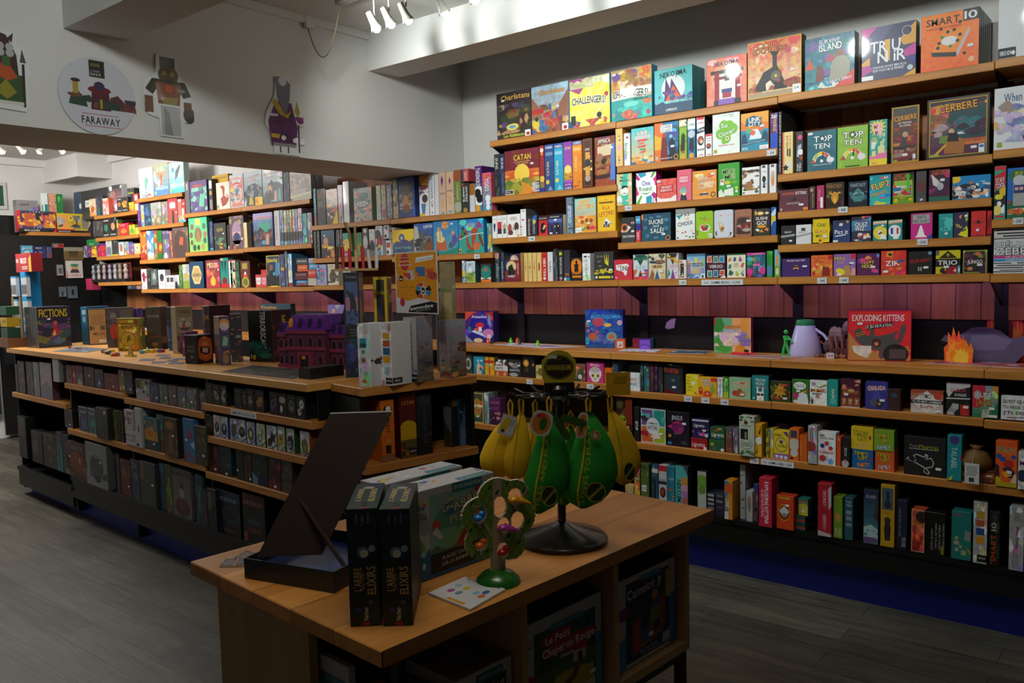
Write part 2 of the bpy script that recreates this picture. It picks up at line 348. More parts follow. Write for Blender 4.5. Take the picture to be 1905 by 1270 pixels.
def shape_tin(pos, rz, wd, ht, dep, spec, label, group, cat='game tin', name='game_tin', hexs='888', outline=None):
 """rounded tin (or cut to an outline)"""
 NB[0] += 1; mb = MB(); r = min(wd, ht) * .12
 if not outline:
  outline = []
  for cx_, cz_, a0 in ((wd / 2 - r, r, -90), (wd / 2 - r, ht - r, 0), (-wd / 2 + r, ht - r, 90), (-wd / 2 + r, r, 180)):
   for k in range(5): t = math.radians(a0 + 22.5 * k); outline.append((cx_ + r * math.cos(t), cz_ + r * math.sin(t)))
 mb.prism(outline, 0, dep, lin(hexs), lin(darker(hexs, .8)))
 i = .04
 st = cover(mb, lambda u, v, l: (-wd / 2 + wd * (i + u * (1 - 2 * i)), -.0003 - EPS * l, ht * (i + v * (1 - 2 * i))), wd / ht, spec, NB[0] * 5)
 o = mb.build(name, WRAP, loc=pos, rz=rz); tag(o, label, cat, group)
 if st: s = MB(); cx, cz = -wd / 2 + st[0] * wd, st[1] * ht; s.box(cx - .012, -.0036, cz - .006, cx + .012, -.003, cz + .006, lin('e6e6ea')); s.build('price_sticker', PAPER, parent=o)
 return o
def row(pl, zref, zm, where, text, group=None, off=.015, dep=.06):
 """one shelf of boxes. zref: shelf height. lines: x0 x1 ytop [options] ; cover ; look"""
 ox, oy, s = zm
 for ln in text.strip().split('\n'):
  ln = ln.strip()
  if not ln: continue
  head, spec, look = [q.strip() for q in ln.split(';')]
  h = head.split(); x0, x1, yt = float(h[0]) * s + ox, float(h[1]) * s + ox, float(h[2]) * s + oy
  o = dict(q.split('=') for q in h[3:] if '=' in q); fl = [q for q in h[3:] if '=' not in q]
  of = off + float(o.get('o', 0)); z = zref
  if 'zb' in o: q = pl.on(x0, z, of); z = pl.top(q, float(o['zb']) * s + oy)
  a = pl.on(x0, z, of); b = pl.on(x1, z, of); wd = (b - a).length - .0015; ht = pl.top(a, yt) - z; d = float(o.get('d', dep))
  if wd / max(ht, .01) < .3 and 'd' not in o: d = min(.2, max(.08, ht * .85))
  pos = (a + b) / 2; pos.z = z + .0005
  up = [v for k in CEIL_Z.get(id(pl), ()) for v in k[2] if k[0] < pos.x < k[1] and v > z + .06]; ht = min([ht] + [v - .042 - z for v in up])          # stays below the shelf above
  n = int(o.get('n', 1)); g = group or ('boxes ' + where)
  hexs = spec.split('|')[0].split()[1]
  for i in range(n):
   pp = pos + pl.n * (i * (d + .004))
   lb = uniq(look, where) if i == 0 else uniq(look + ', ' + ('', 'second', 'third', 'fourth', 'fifth', 'sixth', 'seventh')[i] + ' from the front', '')
   if 'tin' in fl: shape_tin(pp, pl.rot, wd, ht, d, spec, lb, g, hexs=o.get('c', hexs))
   elif 'avo' in fl:
    out = [(wd / 2 * math.sin(t) * (1 - .3 * max(0, -math.cos(t))), ht / 2 - ht / 2 * math.cos(t)) for t in [6.2832 * k / 28 for k in range(28)]]; out = [(x, ht - z) for x, z in out]
    shape_tin(pp, pl.rot, wd, ht, d, spec, lb, g, hexs=o.get('c', hexs), outline=out)
   else:
    kd = 'puzzle' if 'puzzle' in look else 'card game' if ht < .2 else 'board game'
    game(pp, pl.rot, wd, ht, d, spec, lb, g, mat=WRAP if 'w' in fl else PRINT, side=o.get('s'), cat=kd + ' box', name=kd.replace(' ', '_') + '_box', sidespec=(o['ss'].replace('^', '|').replace(',,', ' ') if 'ss' in o else None))
CEIL_Z = {}; ZC = 1.25; ZW = 1.265
# setting
RL = Plane(0, 4.33, 1, 0)                          # front of the deeper lower shelves
zR = lambda px, py, pl=RP: pl.hit(px, py).z
zL = lambda px, py: LP.hit(px, py).z
WHITE = plain('white painted plaster', 'd2d0cc', .75, bump=.15, bscale=60, var=.03, vscale=1.2)
CEIL = plain('white ceiling', 'd0cec9', .8, var=.03, vscale=1)
BLACK = plain('black metal shelving', '0b0b0c', .45)
BLUE = plain('blue painted plinth', '0a2a9a', .5)
XW, XB = -4.305, -4.93
PINE = wood('oiled pine board', 'a05f22', 'cf8f42', 0, rough=.45, stretch=9)
PINEY = wood('oiled pine board crossways', 'a05f22', 'cf8f42', 1, rough=.45, stretch=9)
PANEL = wood('vertical pine panelling', '7a4320', 'a9683a', 2, plank=.115, pax=0, rough=.6, stretch=8, gap=.035)
# floor boards
m, nt, b = newmat('grey washed floorboards', .5); N = nt.nodes.new; L = nt.links.new
tc = N('ShaderNodeTexCoord'); br = N('ShaderNodeTexBrick'); L(tc.outputs['Object'], br.inputs['Vector'])
for k, v in (('Scale', 1.0), ('Mortar Size', .0018), ('Brick Width', 1.25), ('Row Height', .17), ('Bias', .0)): br.inputs[k].default_value = v
br.inputs['Color1'].default_value = (*lin('4c4940'), 1); br.inputs['Color2'].default_value = (*lin('625e52'), 1); br.inputs['Mortar'].default_value = (*lin('2c2a26'), 1)
mp = N('ShaderNodeMapping'); mp.inputs['Scale'].default_value = (1.2, 14, 1); L(tc.outputs['Object'], mp.inputs[0]); ns = N('ShaderNodeTexNoise'); ns.inputs['Scale'].default_value = 2; ns.inputs['Detail'].default_value = 8; ns.inputs['Distortion'].default_value = 1.0; L(mp.outputs[0], ns.inputs[0])
n3 = N('ShaderNodeTexNoise'); n3.inputs['Scale'].default_value = 1.6; n3.inputs['Detail'].default_value = 4; L(tc.outputs['Object'], n3.inputs[0])
r1 = N('ShaderNodeMapRange'); r1.inputs[1].default_value = .3; r1.inputs[2].default_value = .7; r1.inputs[3].default_value = .6; r1.inputs[4].default_value = 1.25; L(ns.outputs['Fac'], r1.inputs[0])
r2 = N('ShaderNodeMapRange'); r2.inputs[1].default_value = .3; r2.inputs[2].default_value = .7; r2.inputs[3].default_value = .65; r2.inputs[4].default_value = 1.2; L(n3.outputs['Fac'], r2.inputs[0])
mm = N('ShaderNodeMath'); mm.operation = 'MULTIPLY'; L(r1.outputs[0], mm.inputs[0]); L(r2.outputs[0], mm.inputs[1])
hs = N('ShaderNodeHueSaturation'); L(mm.outputs[0], hs.inputs['Value']); L(br.outputs['Color'], hs.inputs['Color']); L(hs.outputs['Color'], b.inputs['Base Color'])
bp = N('ShaderNodeBump'); bp.inputs['Strength'].default_value = .3; bp.inputs['Distance'].default_value = .003; L(ns.outputs['Fac'], bp.inputs['Height']); L(bp.outputs[0], b.inputs['Normal'])
FLOOR = m
q = MB(); q.box(-11.5, -2.5, -.1, 4.0, 5.2, 0); struct('floor', q, FLOOR)
q = MB(); q.box(-4.305, -2.5, 3.37, 4.0, 5.2, 3.47); struct('ceiling', q, CEIL)
q = MB(); q.box(-11.5, -2.5, 3.25, -4.93, 5.2, 3.35); struct('ceiling_back_room', q, CEIL)
q = MB(); q.box(-11.5, 4.75, 0, 4.0, 4.9, 3.37); struct('wall_right', q, WHITE)
q = MB(); q.box(-4.93, -2.4, 2.507, -4.305, 4.75, 3.47); q.box(-4.93, -2.4, 0, -4.305, -.6, 2.507); struct('wall_front', q, WHITE)
q = MB(); q.box(-10.85, -2.4, 0, -10.75, 4.75, 3.25); struct('wall_back', q, WHITE)
q = MB(); q.box(-11.5, -2.5, 0, 4.0, -2.4, 3.37); struct('wall_left', q, WHITE)
q = MB(); q.box(3.9, -2.4, 0, 4.0, 4.75, 3.37); struct('wall_behind', q, WHITE)
q = MB(); q.box(-4.305, 3.83, 3.128, 3.9, 4.10, 3.37); struct('trim_1', q, WHITE)
q = MB(); q.box(-4.305, 1.88, 3.0, 3.9, 2.19, 3.37); struct('trim_2', q, WHITE)
q = MB(); q.box(-10.75, 4.35, 2.99, -9.85, 4.75, 3.25); struct('trim_3', q, WHITE)
q = MB(); q.box(-4.305, 2.25, 3.325, -4.28, 3.83, 3.37); struct('trim_4', q, WHITE)       # cornice bead on the front wall
q = MB(); q.box(-10.75, 4.70, 3.17, -4.93, 4.75, 3.25); q.box(-10.75, -2.4, 3.17, -10.68, 4.35, 3.25); struct('trim_5', q, WHITE)
# wall shelving, one unit per metre of wall
PXJ = [262.8, 348, 456, 583, 730.3, 917.3, 1150, 1446.5, 1842.5]
XJ = [RP.on(p, 1.70).x for p in PXJ]; XJ = [XJ[0] - .98] + XJ + [XJ[-1] + 1.0, XJ[-1] + 2.0]
BAY = {k: (XJ[i], XJ[i + 1]) for i, k in enumerate('XYZzAaBCDEF')}
DEPTH = .30
BN = dict(X='far end', Y='by the blue curtain', Z='left of the rail games', z='under the front wall beam', A='just past the front wall', a='in the wall corner', B='left of centre', C='in the centre', D='right of centre', E='at the right edge', F='beyond the right edge')
def wall_unit(bay, uppers, lowers, counter=True):
 x0, x1 = BAY[bay]; root = empty('shelving_unit', (x0, 4.415, 0), 0, 'black metal shelving unit with oiled pine shelves, ' + BN[bay], 'shelving', 'shelving units along the long wall')
 w_ = x1 - x0; q = MB()
 for x in (0, w_ - .03): q.box(x, DEPTH + .0, 0, x + .03, DEPTH + .03, zR(*uppers[0]) - .05)
 q.box(0, .09, 0, w_, DEPTH, .06) if lowers else None
 q.build('upright', BLACK, parent=root)
 q = MB(); q.box(.0, DEPTH + .005, 1.472, w_, DEPTH + .02, zR(*uppers[0]) - .06 if bay not in 'A' else 2.62); q.build('back_panel', PANEL, parent=root)
 q = MB(); q.box(.03, DEPTH + .005, .06, w_ - .03, DEPTH + .015, 1.2); q.build('lower_back_panel', BLACK, parent=root)
 for i, pz in enumerate(uppers):
  z = zR(*pz); q = MB(); q.bbox(.001, 0, -.04, w_ - .001, DEPTH, 0, .0025); o = q.build('shelf_board', PINE, parent=root, loc=(0, 0, z))
  for x in (.001, w_ - .007):
   q = MB(); q.mesh([(x, .03, -.04), (x, DEPTH, -.04), (x, DEPTH, -.16), (x, DEPTH - .06, -.13), (x + .006, .03, -.04), (x + .006, DEPTH, -.04), (x + .006, DEPTH, -.16), (x + .006, DEPTH - .06, -.13)], [(0, 1, 2, 3), (7, 6, 5, 4), (0, 4, 5, 1), (1, 5, 6, 2), (2, 6, 7, 3), (3, 7, 4, 0)]); q.build('bracket', BLACK, parent=o)
 for i, pz in enumerate(lowers):
  z = zR(*pz, RL); last = i == len(lowers) - 1; q = MB()
  if last: q.box(.001, -.085, -.03, w_ - .001, DEPTH, 0); q.box(0, -.075, -.14, w_, -.055, -.03); q.build('base_shelf', BLACK, parent=root, loc=(0, 0, z))
  else: q.bbox(.001, -.085, -.04, w_ - .001, DEPTH, 0, .0025); q.build('shelf_board', PINE, parent=root, loc=(0, 0, z))
 if lowers: q = MB(); q.box(0, .03, 0, w_, .04, .2); q.build('kickboard', BLUE, parent=root)
 return root
S5 = (1150, 520.7)
UP = dict(X=[(168, 403), (218, 439), (155, 479.6), (157.7, 526)], Y=[(256, 370), (258, 422), (261, 484), (262.8, 538)], Z=[(346.5, 397.5), (350.4, 469.3), (456, 535)], z=[(451.7, 384.7), (454.6, 461), (456, 535)],
    A=[(583, 419.7), (582.6, 481), S5], a=[(730.6, 407), (729, 478), S5], B=[(912.6, 262.5), (916.5, 366.4), (917.5, 443.5), S5], C=[(1144, 227), (1145.6, 310), (1147, 382.7), (1148, 452), S5],
    D=[(1444, 178), (1446, 325), (1447, 394.5), (1447, 456), S5], E=[(1847.6, 112), (1846, 280), (1846, 408.7), (1842, 509.8)])
LOWB = [(1020, 706), (1040, 806), (1327.6, 959.7)]
LOW = dict(A=LOWB, a=LOWB, B=LOWB, C=[(1135, 724), (1158, 819), (1327.6, 959.7)], D=[(1828, 778), (1824, 899.6), (1905, 1061)], E=[(1860, 783), (1860, 904), (1905, 1061)])
for bay in 'XYZzAaBCDE': wall_unit(bay, UP[bay], LOW.get(bay, []))
Z = {b: [zR(*p) for p in UP[b]] for b in UP}; ZL = {b: [zR(*p, RL) for p in LOW[b]] for b in LOW}
for bay in 'YZzAaBCDE':
 x0, x1 = BAY[bay]; y = at_z(1430, 669.6, ZW).y
 q = MB(); q.bbox(x0 + .001, y, ZW - .04, x1 - .001, 4.7, ZW, .0025); tag(q.build('worktop', PINE), 'pine worktop running along the wall shelving, ' + BN[bay], 'worktop', 'worktops along the long wall')
q = MB(); q.box(-10.7, 4.732, ZW + .001, XJ[0], 4.745, 1.95); q.box(XJ[0], 4.732, ZW + .001, XJ[-2], 4.745, 1.471); tag(q.build('wall_panel', BLACK), 'matt black board behind the wall worktop', 'panel')
# island shelving
LJ = [LP.on(p, 1.25).x for p in (16, 115.7, 226, 371.5, 578)]
def lpos(x): return LP.o + LP.d * ((x - LP.o.x) / LP.d.x)
LB = {k: (lpos(LJ[i]), lpos(LJ[i + 1])) for i, k in enumerate('abcd')}
LS = dict(a=[(22.5, 729), (30, 865)], b=[(112.6, 710.6), (118.7, 794.5), (166.5, 899)], c=[(228.7, 738.8), (220, 821), (166.5, 899)], d=[(373, 749), (376.7, 808), (380, 875.5), (166.5, 899)])
LN = dict(a='far end of the island', b='second from the far end of the island', c='third from the far end of the island', d='near end of the island')
ZI = {b: [zL(*p) for p in LS[b]] for b in LS}
CEIL_Z[id(RL)] = CEIL_Z[id(RP)] = [(*BAY[b], Z.get(b, []) + ZL.get(b, []) + [ZW]) for b in 'XYZzAaBCDE']; CEIL_Z[id(LP)] = [(LB[b][0].x, LB[b][1].x, ZI[b] + [1.25]) for b in 'abcd']
WD = .62
PINEI = wood('oiled pine worktop board', 'b9803e', 'dba25a', 0, rough=.42, stretch=7)
for bay in 'abcd':
 A_, B_ = LB[bay]; w_ = (B_ - A_).length; root = empty('island_unit', A_, LP.rot, 'black metal island shelving bay, ' + LN[bay], 'shelving', 'island shelving bays')
 q = MB(); q.box(.002, .335, .05, w_ - .002, .35, 1.2); q.box(.002, .04, .05, .012, .335, 1.2); q.box(w_ - .012, .04, .05, w_ - .002, .335, 1.2); q.build('back_panel', BLACK, parent=root)
 for i, z in enumerate(ZI[bay]):
  q = MB(); last = i == len(ZI[bay]) - 1
  if last: q.box(.001, 0, -.03, w_ - .001, .33, 0); q.box(0, .01, -.16, w_, .03, -.03); q.build('base_shelf', BLACK, parent=root, loc=(0, 0, z))
  else: q.bbox(.001, .0, -.04, w_ - .001, .33, 0, .0025); q.build('shelf_board', PINE, parent=root, loc=(0, 0, z))
 q = MB(); q.box(0, .1, 0, w_, .11, .2); q.build('kickboard', BLUE, parent=root)
 q = MB(); q.bbox(.001, -.02, -.04, w_ - .001, WD, 0, .0025); tag(q.build('worktop', PINEI, loc=(A_.x, A_.y, ZC), rz=LP.rot), 'pine worktop on the island shelving, ' + LN[bay], 'worktop', 'worktops on the island')

# boxes on the long wall (x0 x1 ytop of each front in a detail crop, whose origin and scale come first)
zA = (900, 100, .15748); zB = (1130, 100, .17323); zC = (1300, 20, .15748); zD = (1580, 0, .17324); zE = (900, 240, .14957); zF = (1130, 200, .17323)
zG = (1430, 160, .14176); zH = (1640, 150, .14963); zI = (860, 360, .15748); zJ = (1130, 370, .17323); zK = (1430, 300, .18898); zL_ = (1640, 300, .18902)
TOP = Z['B'][0]
row(RP, TOP, zA, 'on the top wall shelf', '''
160 566 483 d=.07;B 2a1c20 3a2a20 .5|a .1 .75 24 7a4a28 2f4028 5a4070 b08a60|T Charlatans .55 .88 .84 .12 e0b050 3a2010 0 .03|E .46 .24 .18 .07 d8d860|E .46 .24 .1 .035 6a9ac0|T Les_Alchimistes .5 .06 .6 .07 d8e040 222|R .82 .0 .98 .13 f0f0f0|R .86 .02 .95 .08 b01818|S .2 .83;dark game box with gold gothic title and glowing bowl
570 1006 405 d=.07;B b8d4ea 8a5a38 .6|a 0 .6 34 c05030 e0b060 4a6a9a 7a4a30|P 0,.8,.25,.5,.3,.3,0,.3 a06848|P 1,.85,.75,.55,.72,.3,1,.3 98604a|T Charlatans .55 .86 .7 .1 e8c080 b08040|R 0 .42 .33 .52 c83028|C .12 .2 .09 e8c838|C .14 .31 .05 203a40|R .83 .0 .99 .14 f0f0f0|R .87 .02 .96 .09 b01818|S .72 .52;pale blue game box with a busy market street
1018 1495 322 d=.07 s=3f9ac0;B e8e03a f0ec50 .15|Y .45 .35 18 f6f27a|A 6 e0d830 f4f060|P 0,1,0,.8,.25,.68,.4,.85,.4,1 b04888|a .8 1 8 d8d8b0 f0f0e0 c8c090|a 0 .14 12 2a6a9a c05030 8a4a20 305030|C .92 .6 .05 c03848|R .03 .05 .15 .25 2a3020|T CHALLENGERS! .48 .52 .84 .15 111 f8f8f0 -3 .05|C .74 .2 .06 101820|S .76 .3;yellow sunburst game box with black lettering
1508 1990 215 d=.07 s=3f9ac0;B c8a870 d8c090 .3|R 0 0 1 .42 2aa0a0|a .55 1 22 d89040 8060a0 b08050 f0d8b0|a 0 .36 22 208a90 40c0b8 7050a0 d07050|E .5 .3 .18 .05 7ad8cc|P 0,.4,.3,.62,1,.62,1,.48,.4,.42 f4f0e0|T CHALLENGERS! .48 .5 .86 .15 111 f8f8f0 -3 .05|T BEACH_CUP .74 .38 .34 .05 222|C .92 .1 .05 b04870|S .09 .92;sandy beach game box with black lettering and turquoise sea
''', group='game boxes on the top wall shelf')
row(RP, TOP, zB, 'on the top wall shelf', '''
507 916 190 d=.075 n=2 s=2a8088;B 5ec4c6 6accd0 .1|C .5 .55 .3 eef4f4|P .26,.28,.3,.8,.42,.55,.45,.78,.62,.5,.75,.28 5a3a7a|P .28,.26,.5,.62,.75,.26 e86a28|a .28 .5 7 d8582a 4a60a0 7a4a90|R 0 0 1 .27 34506e|a .22 .28 12 8ac4d0 5aa0b0|T NEKOJIMA .5 .88 .7 .12 182830 - 2|T LUMBERJACKS .45 .08 .3 .05 f0f0f0;turquoise game box with a white moon and two dark peaks
1065 1500 75 d=.07 s=a04038;B e87860 e89078 .2|C .5 .55 .36 f0a080|P .2,.0,.32,.7,.7,.72,.85,0 e8e0dc|a .85 1 5 e8a0b0 f0b8c0|R .1 .66 .92 .74 333|R .18 .54 .88 .6 8a2838|R .2 .05 .32 .7 9a2838|R .72 .05 .84 .7 9a2838|R .18 0 .34 .1 333|R .7 0 .86 .1 333|R .46 .5 .58 .72 3a4048|R .4 .14 .62 .3 b03048|R .38 .25 .64 .33 3a4a8a|R .3 0 .7 .12 8a60b8|T NEKOJIMA .5 .88 .6 .1 30202a - 1|S .82 .36;salmon pink game box with a red shrine gate
''', group='game boxes on the top wall shelf')
row(RP, TOP, zC, 'on the top wall shelf', '''
577 1217 395 d=.065 s=2a2420;B d86a48 e8d0a0 .5|A 22 d87850 e09a70 e8c0a0 c86850|P .1,.12,.3,.45,.55,.55,.75,.12 333|R .47 .4 .55 .8 333|P .42,.8,.6,.8,.56,.72,.46,.72 222|C .53 .36 .11 333|C .53 .36 .09 6a6458|C .53 .36 .025 f0c030|P .3,.14,.75,.14,.7,.24,.35,.24 222|a .12 .3 8 a05838 603828 e8d8c0|R 0 0 1 .1 b09a78|T COLT .4 .92 .46 .09 e07a30 40281c|T EXPRESS .42 .83 .62 .09 d87838 40281c|R .84 0 .99 .16 ececec|T 2-4 .91 .1 .08 .04 222|F e0a838 .015|S .84 .42;large sandy orange game box with a black steam engine
1250 1842 348 d=.065 s=1c2830 w;B 2a6a80 208088 .6|A 26 1e5a78 2a9a78 6a5a9a 3a90a0|P 0,.4,.1,.62,.2,.4 c85030|P .4,.5,.55,.68,.66,.5 b04058|a 0 .2 12 2a90b0 60c8d0 e0e8e0|C .72 .62 .09 8a5a40|P .5,.15,.55,.5,.66,.58,.8,.58,.92,.45,.9,.15 a09a88|C .3 .4 .06 6a4030|P .22,.15,.25,.38,.38,.36,.4,.15 7a3a38|P .6,0,1,.0,1,.3 d83a38|T SURVIVE .5 .9 .42 .08 e8ecf0 40508a|T ISLAND .52 .79 .46 .14 f0f0ea 40508a 2|T IL_SURVIT!_IL_S'ENFUIT! .7 .13 .5 .05 f4f4f4 b02040 5;teal adventure game box with a bearded man running from water
''', group='game boxes on the top wall shelf')
row(RP, TOP, zD, 'on the top wall shelf', '''
128 716 325 d=.065 w s=222;B 2e2f55 3a3f60 .1|P 0,1,.3,1,0,.75 c83a98|P 0,.35,.15,.45,.16,.3,0,.3 e0a030|P 0,.3,.15,.3,.22,.2,0,.1 b83898|P .7,.7,1,1,1,.6,.78,.58 d89a30|P .78,.48,1,.6,1,.38,.8,.36 c03898|P .8,.35,1,.34,1,.2 2c3a90|P .75,0,1,.12,1,0 d8a030|P 0,.62,.4,.75,.6,1,.3,1 4a4a78|R .43 .34 .53 .74 e0a840|T TR_U .44 .63 .56 .22 e8eaf4|T N_iR .56 .43 .52 .22 e8eaf4|T VOUS_EN_SAVEZ_BIEN_PLUS .52 .24 .62 .045 e0e0ea|T QUE_VOUS_NE_LE_PENSEZ! .5 .18 .58 .045 e0e0ea|R 0 .02 .22 .1 f0f0f0|C .84 .84 .09 d8d8d8|C .84 .84 .083 38304a|C .9 .15 .05 c0c8d0;navy game box with pink and amber shards and blocky white title
762 1391 190 d=.045 n=6 w s=222;B f07a1e ee6a1a .1|P .18,.34,.4,.7,.84,.7,.62,.28 f08820|P .18,.34,.62,.28,.62,.2,.2,.26 222|P .62,.28,.84,.7,.85,.62,.64,.2 b8b8c0|E .5 .5 .14 .08 dcdcdc|C .32 .48 .03 222|C .3 .4 .03 222|C .47 .66 .03 222|C .58 .68 .03 222|C .68 .58 .03 222|C .64 .48 .03 222|C .52 .4 .03 3a8a2a|C .37 .58 .03 3a8a2a|C .35 .73 .03 222|C .68 .8 .03 222|C .76 .24 .03 222|T SMART .38 .87 .58 .13 222|R .73 .8 1 1 222|T 10 .86 .9 .22 .14 dde0e4|T LE_JEU_DE_QUIZ_OU_TOUT_LE_MONDE_JOUE .4 .75 .6 .03 7a3a10|C .88 .12 .05 e8b890|S .86 .36;bright orange game box with black lettering and a quiz tray
1590 2260 -330 d=.08 s=b8bcc0;B d4d8da dadde0 .02|T COM .42 .88 .8 .16 e8eaec 8a9498|C .5 .62 .05 d87030|P -1,.02,.3,.02,.3,.12,.02,.12 10141c|R .0 .02 .3 .13 10141c|T UNBOX_NOW .13 .075 .2 .05 e8f0f8|P .22,.07,.26,.1,.29,.07,.26,.04 e8eef4;tall white game box cut by the right edge of the frame
''', group='game boxes on the top wall shelf')
row(RP, Z['B'][1], zE, 'on second shelf, left section', '''
138 206 318 d=.2;B 2c3236 20262a .2|V SUNS .5 .78 .26 .5 d8d8d8;black box spine with white lettering beside the wall corner
210 265 313 d=.2;B 26304a 303a5a .2|V SUNS .5 .78 .26 .5 e0e0ea;dark blue box spine with white lettering
268 698 282 d=.07 s=701820;B 7a1e2c 7a1e2c|R 0 .3 1 .55 e07030|P 0,.44,.5,.6,1,.44,1,.3,0,.3 d85a28|C .5 .46 .22 f8d050|a .4 .45 2 e8b040|R 0 0 1 .3 8a8a30|a .16 .36 16 7a8830 a09a38 c8a840 688030|P .35,.0,.95,.0,.7,.2,.45,.3,.5,.2 e0902a|P .05,.0,.4,.0,.55,.14,.3,.3 a8a038|a 0 .1 6 5a4a20 8a7a30 c87028|T CATAN .52 .83 .5 .13 f2c83a 6a3010|R .26 .725 .76 .735 e8c060|T LE_JEU_DE_BASE .52 .69 .36 .04 e0b060|R 0 .02 .24 .11 f0f0f0|R .01 .03 .23 .1 1a2028|T UNBOX_NOW .1 .065 .14 .03 f0f0f0|R .93 0 1 .26 1e3a8a|V KOSMOS .965 .13 .2 -.4 f0f0f0|S .8 .66;dark red square game box with a yellow setting sun
701 760 210;B 9a2028 a02830 .1|C .5 .9 .05 e8d8d0|C .5 .82 .03 e0a030|C .5 .28 .07 e8c050|R 0 .06 1 .2 8a7a40|R 0 0 1 .09 1e3a8a;narrow red box spine with a small sun
764 876 200;B 2c4e8a 2a4680 .1|R 0 .9 1 1 2a4a9a|T DOMSEON .5 .94 .8 .05 f0f0f0|C .25 .8 .04 7090b8|C .5 .8 .04 7090b8|C .75 .8 .04 7090b8|V CATAN .34 .48 .3 -.28 e8d880|C .3 .2 .05 e0c050|P .3,.02,.6,.12,.9,.02 8098b0;royal blue box spine with pale yellow lettering
880 993 185;B 2aa8d0 28a0c8 .1|R 0 .9 1 1 2a4a9a|T DOMSEON .5 .94 .8 .05 f0f0f0|C .25 .8 .04 90c8e0|C .5 .8 .04 90c8e0|C .75 .8 .04 90c8e0|V CATAN .34 .48 .3 -.28 f0e8a0|C .3 .22 .05 e8d060|P .3,.02,.6,.12,.9,.02 88c8d8;cyan blue box spine with pale yellow lettering
997 1105 165;B 9040a8 a860b8 .15|R 0 .2 1 .4 d89030|C .5 .42 .09 f4e070|a .14 .34 8 8a9030 a86830 c0a040|R 0 .0 1 .06 1e3a8a|R 0 .06 1 .14 8a2a90|T CATAN .5 .87 .7 .06 f0d890|T DAS_SPIEL .5 .1 .7 .03 f0e0f0|T KOSMOS .5 .03 .8 .04 f0f0f0;purple box spine with a landscape and a sun
1108 1228 155;B f09028 e88820 .1|R 0 .92 1 1 2a4a9a|T DOMSEON .5 .96 .8 .05 f0f0f0|C .25 .83 .04 f8c070|C .5 .83 .04 f8c070|C .75 .83 .04 f8c070|V CATAN .34 .52 .3 -.28 f8e890|a .0 .2 8 c87820 f0c040 a06018;orange box spine with pale lettering
1237 1357 125 o=-.02 s=3a2018;B 4a2a1c 3a2018 .2|F 6a3a20 .04|R .2 .12 .8 .86 5a2016|R .25 .24 .75 .72 d8a040|a .3 .66 10 2a4a3a e8c878 8a4a20 4a8a60|T JAMAICA .5 .78 .5 .05 f0e0c0|C .5 .5 .08 333|C .5 .18 .07 b8a090;dark brown box spine with ornate gold frame
1380 1640 112 d=.07 s=2a60b8;B 8a3820 a04a28 .3|a .02 .6 26 5a2a1c 8a4828 402018 a86838|P .15,.6,.15,.8,.85,.84,.8,.62 e0c8a0|P .75,.1,.85,.85,1,.85,1,.1 5a80c8|C .25 .58 .09 a06848|C .45 .5 .06 2a1a14|T JAMAICA .48 .92 .6 .09 f4f0e8 501808|T THE_CREW .5 .84 .3 .03 e8d0c0|R 0 0 1 .03 a04a28|S .84 .76;reddish brown game box with pirates and an old map
''')
